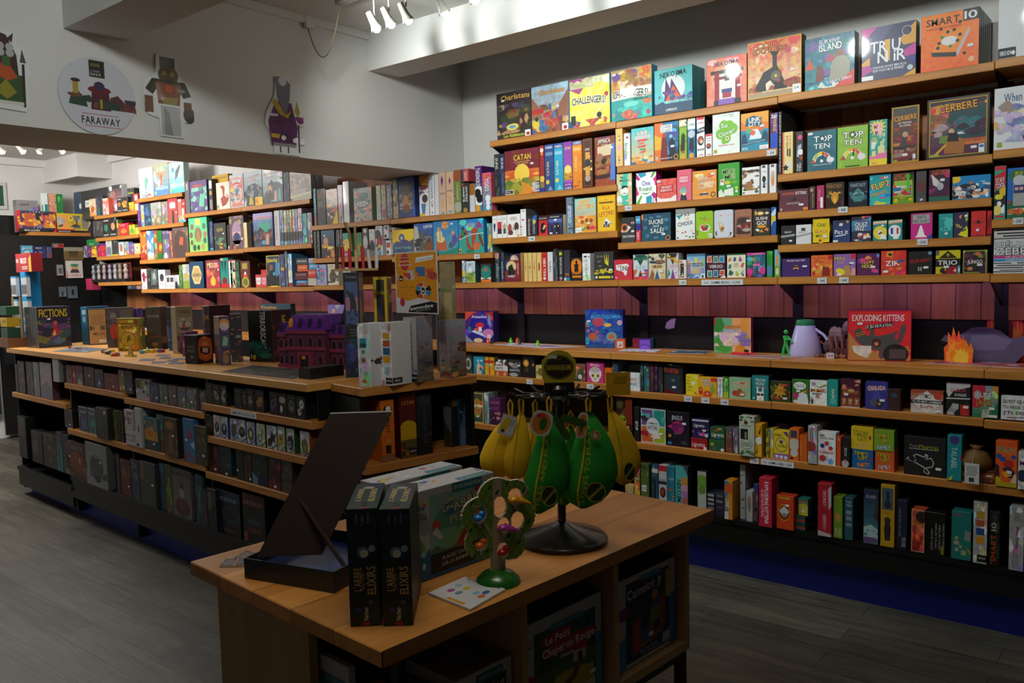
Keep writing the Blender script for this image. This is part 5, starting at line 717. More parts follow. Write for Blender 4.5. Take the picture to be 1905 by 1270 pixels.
row(RP, Z['A'][2], zc, 'on fifth shelf, beam section', '''
640 755 905 zb=965 d=.1;B 333 48443c .1|T PERUDO .5 .55 .8 .3 e0e0d8;small dark box on top of the stack
652 755 968 zb=1035 d=.1;B e06a30 d86028 .1|T TRIBU .5 .6 .7 .2 f0c8b0;orange box second from the top of the stack
630 752 1042 zb=1115 d=.1;B 5a2028 642830 .1|T ROUGE .5 .7 .7 .2 d8a0a0;maroon box in the middle of the stack
640 752 1120 d=.1;B 3a80b8 3070a8 .1|R 0 0 1 .35 a84038|T BLEU .5 .75 .7 .24 e0f0f8;blue and red box at the bottom of the stack
760 843 902 zb=955 d=.1;B a8b0d0 98a0c0 .1;pale lilac box on top of its stack
764 843 958 zb=1015 d=.1;B 48a0d0 4098c8 .1|T JEU .5 .6 .7 .3 f0f0f0;sky blue box in its stack
754 840 1016 zb=1095 d=.1;B d04830 c84028 .1|T JEUX .5 .65 .7 .3 f0d0c0;brick red box in its stack
757 842 1098 d=.1;B c8c0b0 d0c8b8 .1;stone grey box at the bottom of its stack
846 944 965 o=-.01 d=.05;B a8b0dc b0b8e0 .05|E .5 .5 .3 .34 7080b8|a .25 .8 12 5060a0 e87090 60a8b0|C .2 .9 .08 5038a0|T OKIYA .5 .12 .7 .09 b83870;lilac card game box with a rabbit magician
950 1062 960;B e0d8c0 e4dcc4 .05|C .45 .88 .14 d8d0b8|T CATS .4 .9 .3 .06 38342c|E .5 .4 .3 .3 5a5044|E .5 .66 .18 .1 605648|a .1 .6 8 484038 686050;cream game box with a dark bear drawing
1102 1180 992;B d0d4dc c8ccd4 .1|a .2 .8 6 4858a0 b89060;pale box behind the tall island stack
''')
row(RP, Z['z'][2], zc, 'on the lowest rail shelf', '''
98 195 930 d=.07;B 4a1c18 581e18 .2|R .1 .06 .86 .98 6a2818|E .5 .2 .36 .2 c8b838|E .5 .2 .26 .14 6a7a28|P .2,.4,.5,.62,.8,.4 d84828|R .2 .7 .74 .92 a8a040|C .5 .54 .06 f0f0f0;dark red game box with a green sun disc
245 300 1065 d=.05 o=-.01;B e8d8d8 e04030 .1|R 0 .8 1 1 d83838|C .5 .5 .3 f4ecec|T HEART .5 .5 .8 .12 d06070|C .3 .08 .1 e05028;small white and red round faced box, left one
303 350 1065 d=.05 o=-.01;B e8b8c0 e04030 .1|R 0 .8 1 1 d83838|C .5 .5 .3 f0a0b8|T HEART .5 .5 .8 .12 d03858|C .5 .08 .1 e05028;small pink and red round faced box, right one
300 355 1015 d=.05 o=.05;B c82020 c01818 .05|T RED .5 .8 .6 .1 e05040;plain red small box behind
356 488 876;B 18304a 101c30 .3|P .6,.3,.75,.9,1,.7,1,.4 4090c8|P .1,.1,.2,.5,.5,.6,.8,.2,.7,0 222|C .35 .62 .1 8a6048|C .55 .42 .05 60c0d8|T Splendor .46 .86 .82 .13 f0d820|F f0cc10 .02|R .3 0 .8 .04 f0cc10;night blue game box with a thin yellow frame and title
491 536 862;B 3a4a80 48508a .2|R .1 .5 .9 .6 d0a040|R .2 .05 .8 .12 7090c8;indigo box spine with gold emblems
540 564 835;B 50606a 606870 .2;slim grey blue box spine
568 608 858;B 60a8d8 d8d8c8 .2|C .5 .4 .12 e8e8d0|R 0 0 1 .12 a83028;sky blue box spine with a red base
0 20 930;B f0f0f0|R 0 .95 1 1 d83030|K .5 .6 .1 4 58a048;thin white box spine with a red cap
24 50 940;B b8a078 a89068 .2|C .5 .5 .14 e8d8a8;thin tan box spine
54 90 935;B 2a4a30 344e34 .2;dark green slim box spine with small leaves
''')
row(RP, Z['Y'][3], zb, 'on the lowest far shelf', '''
72 122 1020;B f0ecee e8e0e4 .05|E .5 .6 .28 .26 b83050|a .3 .8 4 4a3038 a02848|T RED .5 .12 .7 .1 8a98a8;white box with a crimson creature
126 155 1025;B 333 333 .3;thin dark box between two pale ones
159 229 1018;B 444 444 .2|R .1 .3 .9 .9 606a68|E .5 .6 .22 .22 a0b0a8|P .3,.2,.4,.5,.6,.5,.7,.2 6a7a74|R .1 .1 .9 .2 333;grey green box with a pale statue
233 298 1027;B ecedf0 e8e8ec .03|E .5 .6 .3 .2 383440|P .2,.4,.5,.55,.8,.4 584a60|T DIXIT .5 .25 .7 .06 50505a;white box with a small dark figure
302 384 1080;B f0f0f0 ecebe8 .03|R .1 .5 .42 .86 5a5040|R .5 .5 .9 .86 584a58|T CODE .5 .2 .8 .1 333;white box with two small pictures
387 428 1075;B d8d8d8 333 .1|R .1 .05 .6 .5 222|R .6 .3 .95 .8 e8e8e8;small black and white box
431 460 980;B 58803a 486a30 .2;green box spine with foliage
463 528 975;B a8a8b8 a8b858 .2|R 0 0 1 .3 88a040|R .0 .45 1 .55 c0b048;box with a sheep meadow landscape
532 660 950;B 1c4668 1a4060 .05|P .1,.5,.3,.16,.7,.16,.9,.5,.7,.84,.3,.84 e0c888|P .2,.5,.34,.24,.66,.24,.8,.5,.66,.76,.34,.76 c8a868|T SAHARA .5 .5 .8 .14 2a4050|C .76 .36 .03 f0f0f0;deep blue game box with a cream hexagon
684 816 935 w;B 8a2438 b83a28 .4|E .5 .24 .2 .16 f0a028|P .35,.1,.5,.5,.65,.1 f8c840|T MESOS .5 .82 .78 .18 f4dca8|C .9 .65 .04 f0f0f0;red game box with flames and cream lettering
820 898 915;B 1a8a80 189888 .1|P .1,.9,.3,.5,.4,.9 0a3a38|P .5,.9,.6,.4,.8,.9 0a3a38|E .5 .22 .3 .14 8a1828|R 0 0 1 .14 c82820|P .0,.95,.3,1,.4,.9 e8b878;teal and red box with dark claws
900 963 935;B f0f0f0|R 0 .96 1 1 d83030|K .3 .75 .03 4 e0c030|K .5 .6 .03 4 4898c8|K .4 .4 .03 4 50a848|R .3 .06 .7 .1 d83030;white box spine with tiny scattered marks
''')
row(RP, Z['Z'][0], zb, 'on the top rail shelf', '''
482 535 5 o=.06;B a8b0b8 98a4ac .2|V INNOVATION .5 .6 .6 .3 ccc|C .5 .9 .12 222;tall grey box spine with a black bird
488 530 190 o=-.005;B 6a6068 666 .1|V EARTH .5 .82 .2 .4 f0f0f0;slim mauve grey box spine
536 694 195;B 6a5888 605080 .3|a .05 .8 26 7a6898 50a088 88c0b0|P .5,.2,.62,.6,.85,.5,.8,.15 70c0a0|T SUNRAIS .45 .84 .6 .1 e87848 503068;purple and mint game box with jellyfish shapes
713 746 170;B 30303c 383844 .2|R .1 .7 .9 .95 e0e0e0|R .2 .5 .8 .62 d8a030|R .1 .05 .9 .35 888;dark slim box spine with a grey foot
749 900 140 o=.06 d=.05;B c89a18 d0a420 .05|T GAME_GIVE_AWAY .5 .92 .84 .05 302410|R 0 .12 .2 .4 28200c;mustard yellow box behind the dragon box
782 908 208 o=-.005 d=.05;B e8d8c8 ecdccc .05|P .4,.1,.3,.4,.5,.5,.45,.75,.3,.85,.5,.9,.65,.8,.6,.5,.8,.4,.95,.5,.9,.3,.7,.15 a84838|P .7,.4,.8,.55,.9,.52 b85848|C .1 .1 .09 e0a030|C .1 .12 .06 58a0c0;cream game box with a red dragon
910 1040 135;B ccc ccc .1|T RIVIERA .5 .88 .7 .09 d86040|C .5 .42 .36 c05858|Y .5 .42 3 d08070|C .5 .42 .3 d0b8b0|a .2 .66 18 c85858 5090a0 e0a868|C .5 .42 .08 5a8090|F b8c8d0 .03;game box with a round rose window pattern
''')
row(RP, Z['z'][0], zc, 'on the top rail shelf', '''
135 314 65 w d=.065;B b0c0c8 505c64 .3|P 0,.1,.2,.6,.6,.66,1,.5,1,0,0,0 38444c|a .1 .6 16 586870 303a42 888|P .25,.03,.3,.25,.45,.25,.5,.03 c8b038|T LES_AVENTURIERS .5 .86 .84 .08 a03840 e0e8ec 6|T DU_RAIL .45 .75 .5 .08 a03840 e0e8ec 6|R .6 .0 1 .24 f0c020|T 15 .7 .12 .14 .14 c82020|R .0 0 .1 .16 ccc;misty grey train game box with a yellow corner
318 516 35 w d=.065;B c0d0d8 586870 .3|P 0,.1,.3,.6,.8,.6,1,.5,1,0,0,0 404c56|E .35 .4 .12 .14 c8a078|P .2,.05,.3,.4,.42,.38,.5,.05 4a3a34|P .55,.05,.58,.35,.7,.35,.7,.05 d0a080|P .75,.05,.76,.4,.88,.4,.9,.05 58a8a8|P .35,.55,.45,.7,.6,.55 2c3840|T LES_AVENTURIERS .5 .88 .84 .07 a03840 e0e8ec 3|T DU_RAIL'S .4 .77 .5 .07 a03840 e0e8ec 3|R .4 .05 .55 .1 58a0d8;misty blue train game box with three travellers
520 580 60;B 2a3440 20242c .3;dark blue box spine with red lettering
585 793 58 d=.07 s=999 w;B a8a498 a89888 .4|a .1 .9 34 907868 b8a898 787868|R 0 .05 1 .2 a8a878|P 0,.08,.5,.14,1,.2,1,.26,.5,.2,0,.14 d0c8b0|F ccc .02|R 0 0 .1 .08 a83030;faded battle scene game box with a pale border
800 858 70 o=.05 w;B 999 888 .2;pale grey box spine at the shelf end
''')
row(RP, Z['Z'][1], zb, 'on the middle rail shelf', '''
526 698 542;B 58c898 98d060 .15|R .35 .78 .65 .97 e0d868|E .5 .5 .2 .22 8a7050|P .35,.3,.5,.75,.66,.3 a08058|C .18 .74 .09 906850|C .84 .74 .09 4a7a68|C .12 .5 .09 7a6048|C .88 .5 .09 b07060|C .14 .28 .08 705838|C .86 .32 .09 48686a|C .28 .12 .1 405a48|C .5 .12 .08 2a5048|C .74 .14 .1 b0a050;mint green game box with a ring of small animals
716 752 572 o=.02;B 30385a 28304a .2|V MAGNA .5 .5 .5 .4 8088b0|R .1 .02 .9 .1 38a0c8;navy slim box spine behind the mint box
760 874 588 w s=222;B 333 333 .2|T QUOD .5 .76 .5 .12 c8b030|a .05 .5 16 3a7058 c8a030 508068|S .8 .6;dark grey game box with teal and gold curls
884 904 600;B 241818 2c1c1c .1|R .2 .02 .9 .14 c8c0c0;thin dark box spine with a small barcode
906 1043 523 w;B 60504e 6a5048 .2|E .5 .5 .32 .34 a888a8|R .22 .4 .78 .52 e0a8b0|E .5 .36 .24 .14 3a4068|P .3,.2,.5,.5,.7,.2 283058|P .2,.26,.35,.14,.5,.24,.65,.14,.8,.26,.6,.1,.4,.1 e0b890|C .86 .3 .04 f0f0f0;taupe game box with an oval sunset window
''')
row(RP, Z['z'][1], zc, 'on the middle rail shelf', '''
130 164 552 o=-.015;B ecd8a8 e8d09a .05|R 0 .1 .25 .8 d8b838;slim yellow cream box spine
168 220 560 o=.03;B 2a3a3a 303c38 .2|C .6 .88 .1 3a80a8;dark green box spine with a blue ball
226 418 465;B 7890c8 203048 .3|R 0 .85 1 1 a8a0d0|P .2,.5,.4,.8,.6,.6,.7,.85,.9,.6,.8,.4 40a888|P 0,.15,.1,.5,.2,.45,.35,.6,.5,.5,.65,.4,.8,.5,.95,.5,1,.1 282c38|a 0 .45 20 4a4a68 8a4a38 30304a|P .4,.08,.45,.18,.6,.18,.6,.05 58a0d0|P .62,.05,.66,.36,.8,.36,.8,.05 c8a088|T LES_AVENTURIERS_DU_RAIL .5 .86 .84 .08 c83830 f0e8f0;northern lights train game box with a crowd of travellers
436 486 435;B ccc ccc .1|V AVENTURIERS .35 .5 .7 -.3 a83038;white train game spine with red lettering
488 524 428;B 8098c0 486888 .2|V RAIL .5 .6 .5 -.4 a83040|R 0 .1 1 .36 404858|R .2 .02 .8 .12 60a8d8;blue train game box spine
528 557 430;B d8c088 a89868 .2|V RAIL .5 .6 .5 -.4 8a5030|R 0 .1 1 .36 444|R .2 .02 .8 .12 60a8d8;tan train game box spine
560 581 428;B 7aa0a8 607880 .2|V RAIL .5 .6 .5 -.4 406070|R 0 .1 1 .36 444|R .2 .02 .8 .12 60a8d8;teal train game box spine
584 608 424;B c8b870 a89868 .2|V RAIL .5 .6 .5 -.4 a85838|R 0 .1 1 .36 444|R .2 .02 .8 .12 60a8d8;olive yellow train game box spine
612 638 420;B d8b0b0 a88088 .2|V RAIL .5 .6 .5 -.4 a03848|R 0 .1 1 .36 444|R .2 .02 .8 .12 60a8d8;rose train game box spine
641 664 418;B b0a8c8 8880a0 .2|V RAIL .5 .6 .5 -.4 685090|R 0 .1 1 .36 444|R .2 .02 .8 .12 60a8d8;lilac train game box spine
667 707 413;B e0c8d0 9890a0 .2|V TICKET .5 .65 .5 -.4 b83850|R 0 .1 1 .36 484458|R .2 .04 .8 .16 3870c8;wide pink train game box spine
711 755 462;B 60a8c0 489068 .3;blue box spine with green foliage
758 804 455;B a89098 607080 .3|R .6 .08 1 .2 c83028;patterned box spine with a red corner
''')
row(RP, Z['Y'][0], zb, 'on the top far shelf', '''
52 186 75;B d8ece8 98c8c8 .2|P .0,.9,.4,.7,.6,.85,.9,.5,.7,.4,.5,.5,.4,.2,.1,.1 e8ecec|P .4,.65,.6,.7,.7,.5,.55,.45,.5,.2,.4,.3 80b8a8|T WYRMSPAN .5 .2 .84 .13 f0f4f4 80a8b0|P .3,.03,.7,.15,.9,.05 c87878;pale mint game box with a white winged dragon
190 332 40;B b8b898 6898c0 .2|R 0 0 1 .3 6090c0|P .1,.75,.45,.55,.5,.3,.56,.3,.6,.6,.95,.8,.6,.7,.5,.75 d89878|P .45,.65,.5,.3,.58,.66 c86858|T WINGSPAN .52 .24 .84 .12 dce8ec|C .1 .1 .05 f0c040;sage and blue game box with a bird spreading its wings
335 476 20;B c8e4e8 60c0c0 .2|P .4,.4,.45,.7,.75,.9,.8,.85,.6,.55 70787c|T FINSPAN .5 .24 .84 .12 dce8ec|C .08 .1 .05 f0c040;pale aqua game box with a grey feather fish
''')
row(RP, Z['Y'][1], zb, 'on the second far shelf', '''
36 64 390;B 7a3a90 602878 .1|V DUNE .5 .5 .5 .4 b080c8;vivid purple box spine
68 98 415;B a8b8a8 88a098 .2|R .2 .3 .8 .6 d0b838;grey box spine with a yellow patch
101 158 405;B 30486a 283e5e .2|C .5 .6 .16 4070a0;steel blue box spine with rings
162 258 396 w;B aaa 807860 .3|T SYMPHONY .5 .84 .8 .08 a0b0b8|P .3,.3,.4,.66,.5,.3 f0c060;grey game box with glowing orange petals
261 322 385 w;B 989088 807868 .3;taupe box spine under film
324 413 358 w;B c83a40 a85848 .1|T MON_MOULIN .5 .84 .5 .07 f0e8e8|R .2 .6 .8 .82 e8dcd8|P .4,0,.45,.5,.6,.5,.66,0 302420|C .86 .42 .04 f0f0f0;coral red game box with a dark standing figure
418 452 360;B e0c8b8 e0a878 .2|R 0 .3 1 .9 d87868|R 0 0 1 .1 58b0d8|R .1 .1 .9 .16 e0a020;peach box spine with a blue foot
455 488 360;B d03840 c83038 .1|T W .5 .8 .6 .1 f4f0f0|R 0 .1 .6 .6 e8e4d8|R 0 0 1 .1 58b0d8;red box spine with a white letter
''')
row(RP, Z['Y'][2], zb, 'on the third far shelf', '''
63 124 668;B d86028 a83818 .4|E .5 .7 .4 .2 e88030|T IT'S_A .6 .3 .6 .08 e8e0d8;fiery orange game box
126 192 660;B 3a80c0 90a8b8 .3|T WORLD .5 .18 .96 .12 f4f4f4|R 0 0 1 .1 c8b890;blue sky game box with towers
195 228 655;B c84a38 48783a .3;narrow red and green box spine
230 270 655;B 208030 187828 .05|C .5 .4 .2 c83030|C .6 .4 .12 e0a838|a .2 .5 4 206828;bright green box side
275 338 660;B 7a6a90 706878 .3|C .4 .12 .1 f0f0f0|R .0 .7 1 .9 5a5878;violet fantasy game box
341 367 660;B a05a4a 804838 .3;thin rusty box spine
370 519 632 w;B 6a5450 704838 .4|P .1,.0,.1,.6,.3,.9,.7,.9,.9,.6,.9,0 503a34|P .4,.45,.5,.7,.7,.66,.65,.4 c85a38|C .25 .86 .025 f07048|C .64 .88 .025 f07048;brown game box with a glowing eyed dragon head
''')
row(RP, Z['X'][0], za, 'on the top far corner shelf', '''
887 946 270 d=.05 o=-.01;B e8c8a0 e0a870 .3|E .5 .4 .3 .2 c86838|R 0 0 1 .1 e89838;small pale orange card box with a dancer
950 1013 240;B 383848 2a2c3c .3|C .4 .14 .16 2a6870;dark blue box with a teal ball
1016 1075 262 d=.05 o=-.01;B d85838 ccc .3;orange and white anime card box
1078 1214 140 o=.04 s=aaa;B 444 c88890 .3|C .2 .9 .09 f0f0f0|R .0 .0 1 .1 333;tall grey box with colourful fighters
1156 1203 258 d=.05 o=-.012;B 333 333 .05|T ONE .5 .9 .7 .08 f0f0f0|E .5 .55 .3 .16 c87048|T DECK .5 .12 .8 .07 e8e8e8;small black deck box with a fighter
1206 1262 250 d=.05 o=-.012;B 333 34302a .05|R .15 .3 .85 .75 d08838|a .35 .7 6 e8c838 8a3820|T DECK .5 .12 .8 .07 e8e8e8;small black deck box with an orange picture
1264 1330 165 o=.03;B 333 40384a .2|T POKE .5 .8 .8 .08 d8d830;tall dark box with yellow lettering
1272 1318 300 d=.04 o=-.015;B e8c030 d86828 .3;little yellow booster box
1320 1365 215;B d03838 c83030 .1|R .3 .6 .9 .9 e8e0d8|R 0 0 1 .4 c8c8a0;small red and white box
''')
row(RP, Z['X'][0], za, 'leaning at the far corner shelf', '''
742 812 203 d=.02 o=.16;B 3c5068 40566e .02|C .85 .5 .1 e8e8e8;slate blue folder
814 1070 193 d=.02 o=.14;B 333 444 .02|R .14 .42 .5 .66 e8f0f4|T BLACKFIRE .34 .56 .3 .08 2a4a5a;large charcoal folder with a white label
''')
row(RP, Z['X'][1], za, 'on the second far corner shelf', '''
922 1015 485;B 444 444 .3|R 0 0 1 .12 222;dark card box with silver artwork
1019 1082 465 d=.05;B 222 222|T ONE .5 .9 .7 .08 f0f0f0|E .5 .5 .3 .2 388868|T DECK .5 .12 .8 .08 e8e8e8;black deck box with a green figure
1085 1152 455 d=.05;B 222 222|E .5 .55 .3 .2 d89868|P .6,.7,.9,1,1,1 78b8e0|T DECK .5 .12 .8 .08 e8e8e8;black deck box with a blue lightning figure
1155 1172 470 d=.05;B 586830 607038 .2|R 0 .5 1 .8 c8b838;slim olive box
''')
row(RP, Z['X'][1], (za[0], za[1] + 3, za[2]), 'on the second far corner shelf', '''
1173 1270 492;B c02028 d84020 .3|T RAPIDO .4 .85 .5 .09 f0c8c0|E .5 .35 .3 .2 e88838;red card box with orange flames
1275 1330 505 d=.04;B c8c838 98b830 .3|E .5 .4 .3 .26 58a838|C .4 .8 .08 20242a;lime green booster display
1333 1384 530 d=.04;B d89838 c8d050 .3;small multicoloured booster pack
''')
row(RP, Z['X'][2], za, 'on the third far corner shelf', '''
826 862 728 d=.04;B 6a6070 787080 .3;small violet grey pack
864 900 745 d=.04;B 682a78 582468 .2|C .5 .6 .2 c05858;small purple pack
902 960 730 d=.04 o=-.01;B 7a3a30 e0a830 .3|E .5 .5 .4 .24 f0c030|R 0 0 1 .1 d8c030;small pack with a yellow creature
862 985 668 o=.05 d=.05;B 208040 1a7038 .1|T JEUX .4 .75 .4 .12 a8c8a0;flat green box behind the yellow pack
962 1045 705 d=.05;B 58307a c82838 .3|E .6 .6 .4 .24 d83838;purple and red card box
1048 1104 662;B ccc aaa .1|R .1 .1 .9 .6 788088|K .6 .9 .08 4 333;grey and white sleeve box
1108 1168 668;B 333 404838 .3|R 0 0 1 .08 e8c030;black and green card box
1172 1224 690 d=.05;B a8c8c8 c8d8d8 .1|E .5 .55 .3 .3 c87050|R .2 .1 .8 .25 f0f0f0;pale blue tube with a figure
1228 1272 688 d=.05;B 70a0b0 c88848 .3;small teal and orange pack
1274 1322 700 d=.05;B 7068a0 98506a .3;small violet pack
1325 1386 705 d=.05;B e0c878 d8b868 .2|E .5 .5 .3 .3 e8e0c0|C .5 .6 .1 50403a;cream yellow pack with a small face
''')
row(RP, Z['Y'][3] + .002, za, 'on the far corner figure shelf', '''
850 908 1050 d=.1;B b83058 a82850 .1;low crimson box
1258 1300 890 d=.08;B 4a6070 384850 .3|C .5 .8 .12 c0c8d0;blue grey figure pack
1305 1342 870 d=.08;B 303a4a 2a3240 .3|C .5 .8 .12 d8d0c8;navy figure pack
1345 1392 890 d=.08;B a87878 906868 .3;dusty pink figure pack
''')
# clear blister packs with small figures on the far corner shelf
CLEAR, _nt, _b = newmat('clear plastic', .08); _b.inputs['Transmission Weight'].default_value = 1; _b.inputs['IOR'].default_value = 1.05; _b.inputs['Base Color'].default_value = (.9, .93, .95, 1)
FIGM = PRINT
for i, (x, c1, c2) in enumerate(((880, '48606a', 'b8b0b8'), (932, '5a5058', 'c0a8a0'), (985, '7a2838', 'c0b0b0'), (1040, '504860', 'b8b8c0'), (1092, '8a8078', 'd0c8c0'), (1142, '604038', 'c0a090'), (1192, '7a2c34', 'c8b0a8'))):
 zz = Z['X'][3]; a_ = RP.on(x * za[2], zz, .02); b_ = RP.on((x + 48) * za[2], zz, .02); w_ = (b_ - a_).length; c_ = (a_ + b_) / 2
 r_ = empty('blister_pack', c_, 0, 'clear blister pack, ' + ('first', 'second', 'third', 'fourth', 'fifth', 'sixth', 'seventh')[i] + ' from the left on the figure shelf', 'blister pack', 'clear blister packs on the far corner shelf')
 q = MB(); q.box(-w_ / 2, .0, 0, w_ / 2, .07, .035, lin('1c1c20')); q.box(-w_ / 2, .066, .03, w_ / 2, .07, .21, lin(c1)); q.build('backing_card', PRINT, parent=r_)
 q = MB(); q.lathe([(.02, .035), (.026, .06), (.016, .09), (.03, .12), (.012, .15), (.022, .17), (.018, .19), (.0, .2)], 10, 0, .035, 0, lin(c2)); q.build('toy_figure', PRINT, parent=r_, smooth=True)
 q = MB(); q.box(-w_ / 2 + .003, .002, .036, w_ / 2 - .003, .064, .2); q.build('plastic_cover', CLEAR, parent=r_)
# far wall shelving
XF = -10.3
FZ = [at_x(62, 431, XF).z]
FP = Plane(XF, 0, 0, 1)
r_ = empty('far_wall_shelf', (XF, 3.7, 0), 0, 'pine shelf with black back on the far wall above hanging packs', 'shelving')
q = MB(); q.bbox(-.3, .28, -.04, 0, .96, 0, .0025); q.build('shelf_board', PINEY, parent=r_, loc=(0, 0, FZ[0]))
q = MB(); q.box(-.34, 0, .05, -.31, .96, FZ[0] + .2); q.build('back_panel', BLACK, parent=r_)
row(FP, FZ[0], za, 'on the far wall shelf', '''
180 392 272 o=.12 d=.1 w;B 888 777 .2|a .2 .9 8 aaa 666 ccc|R .75 0 .96 .8 7a60b0|R .55 0 .72 .7 68a8c8;heap of grey folders with a lilac edge
425 492 205 o=.12 d=.04;B e0ece8 d8e4e0 .05|R .05 .04 .22 .7 2a8880|R .5 .04 .96 .72 288078;white and teal box
500 576 210 o=.12 d=.05;B d8a080 c89070 .3|a 0 1 16 3a4a68 c86850 f0d0a8;peach box with foliage creatures
580 640 215 o=.12 d=.05;B 208838 1c7830 .2;green box with a small creature
178 560 375 w;B c82838 b82030 .1|R .08 .14 .96 1 38385a|K .5 .6 .48 18 e0e4f0|R .15 .22 .86 .92 28283a|a .2 .9 40 d89838 7a6a88 c84838|P .18,.25,.18,.9,.38,.9,.4,.25 b85838|a .3 .8 6 e8b040|R 0 0 1 .14 222|T MEGA_LUCARIO .36 .07 .4 .07 e8e8e8|P .9,0,1,.2,1,0 d82028;large red and blue card set with a clear window
565 905 402 w s=111;B d8c028 c8b020 .05|R 0 0 1 .12 222|R .06 .2 .42 .92 e8a050|a .2 .9 6 e8c848 6a4a70 c03840|R .46 .2 .68 .9 7a7468|R .72 .2 .92 .86 8a8268|a .3 .8 14 c8b030 50483a aaa|P .88,1,1,.55,.88,.12,1,.12,1,1 20242a|R 0 .12 .5 .17 c82030|T DONJON_ET_DRAGON .2 .06 .34 .05 f0f0f0;yellow card set with two clear windows
''')

zM = (850, 540, .15748); zP = (1130, 670, .15748); zQ = (1400, 680, .1496); zRr = (1640, 690, .1732); zS = (1160, 840, .19948); zT = (1500, 870, .2126); zp = (860, 640, .20478)
W1 = 'under the wall worktop'; W2 = 'on the second shelf under the worktop'; W3 = 'on the black base shelf'
row(RL, ZL['B'][0], zM, W1, '''
92 188 748;B 38382e 3c3c30 .2|E .5 .5 .36 .3 ccc|E .5 .5 .22 .2 5a584a;dark box with a pale oval wreath
198 322 775;B 209ac0 1a88a8 .1|P .3,0,.3,.5,.5,.66,.7,.5,.75,0 e8c8b0|a .1 .5 5 30507a d89078|K .45 .75 .14 4 a8d8e8|S .8 .76;turquoise game box with city towers
332 444 785;B e8a820 f0b020 .02|R 0 .66 1 .82 c83820|R .42 0 .56 1 c83820|R .25 .45 .6 .6 a8a850|R 0 .34 1 .36 c89018|S .7 .58;yellow gift wrapped box with red ribbon
450 606 812;B 222 d05828 .1|R 0 .3 1 .62 e8e4e0|R 0 0 1 .3 c85828|a .6 1 10 e0e0e0 333|T BITI .36 .46 .5 .18 7a1828|E .2 .1 .1 .14 e8a080|E .75 .1 .1 .14 e8a080;black, white and orange card box with a wolf pack
612 760 822;B 222 333 .1|E .5 .7 .36 .2 888|a .5 1 8 333 b0a8a0|T MANTIS .5 .4 .8 .13 e0e0e0|E .4 .12 .36 .12 aaa|S .86 .7;dark card box with grey machine drawing
766 922 768;B 111 241a14 .2|C .35 .66 .16 d89020|C .35 .66 .08 e8c060|C .9 .6 .07 a87020;black game box with orange glowing lanterns
932 1052 880 tin c=c8b468;B d0bc70 c8b468 .1|E .5 .5 .3 .3 7a6a3a|a .3 .7 5 58482a a89858|R 0 0 1 .1 e0d498|S .86 .6;cream yellow tin with an engraved mask
1380 1520 868;B 8a5a48 2a3828 .3|P .3,.1,.5,.7,.7,.9,.8,.4,.6,.0 3a5830|P .1,.3,.3,.5,.2,.1 b0a090|P .5,.5,.7,1,.8,.95 b83828|C .55 .28 .14 e0d8d0;brown and green game box with a snail
1535 1738 845 d=.08;B c83080 d03888 .03|E .5 .45 .38 .34 e8e0dc|E .5 .16 .24 .14 e8e0dc|C .36 .34 .1 d8b038|C .66 .34 .1 d8b038|C .36 .34 .05 382820|C .66 .34 .05 382820|P .46,.14,.5,.24,.55,.14 382820|E .5 .64 .3 .14 c8b8b8|T SKULL .5 .88 .6 .12 f4f0f4;magenta game box with a decorated skull
1746 1836 912 o=.01 tin c=e87018;B e87018 f08020 .02;plain orange rounded case
''')
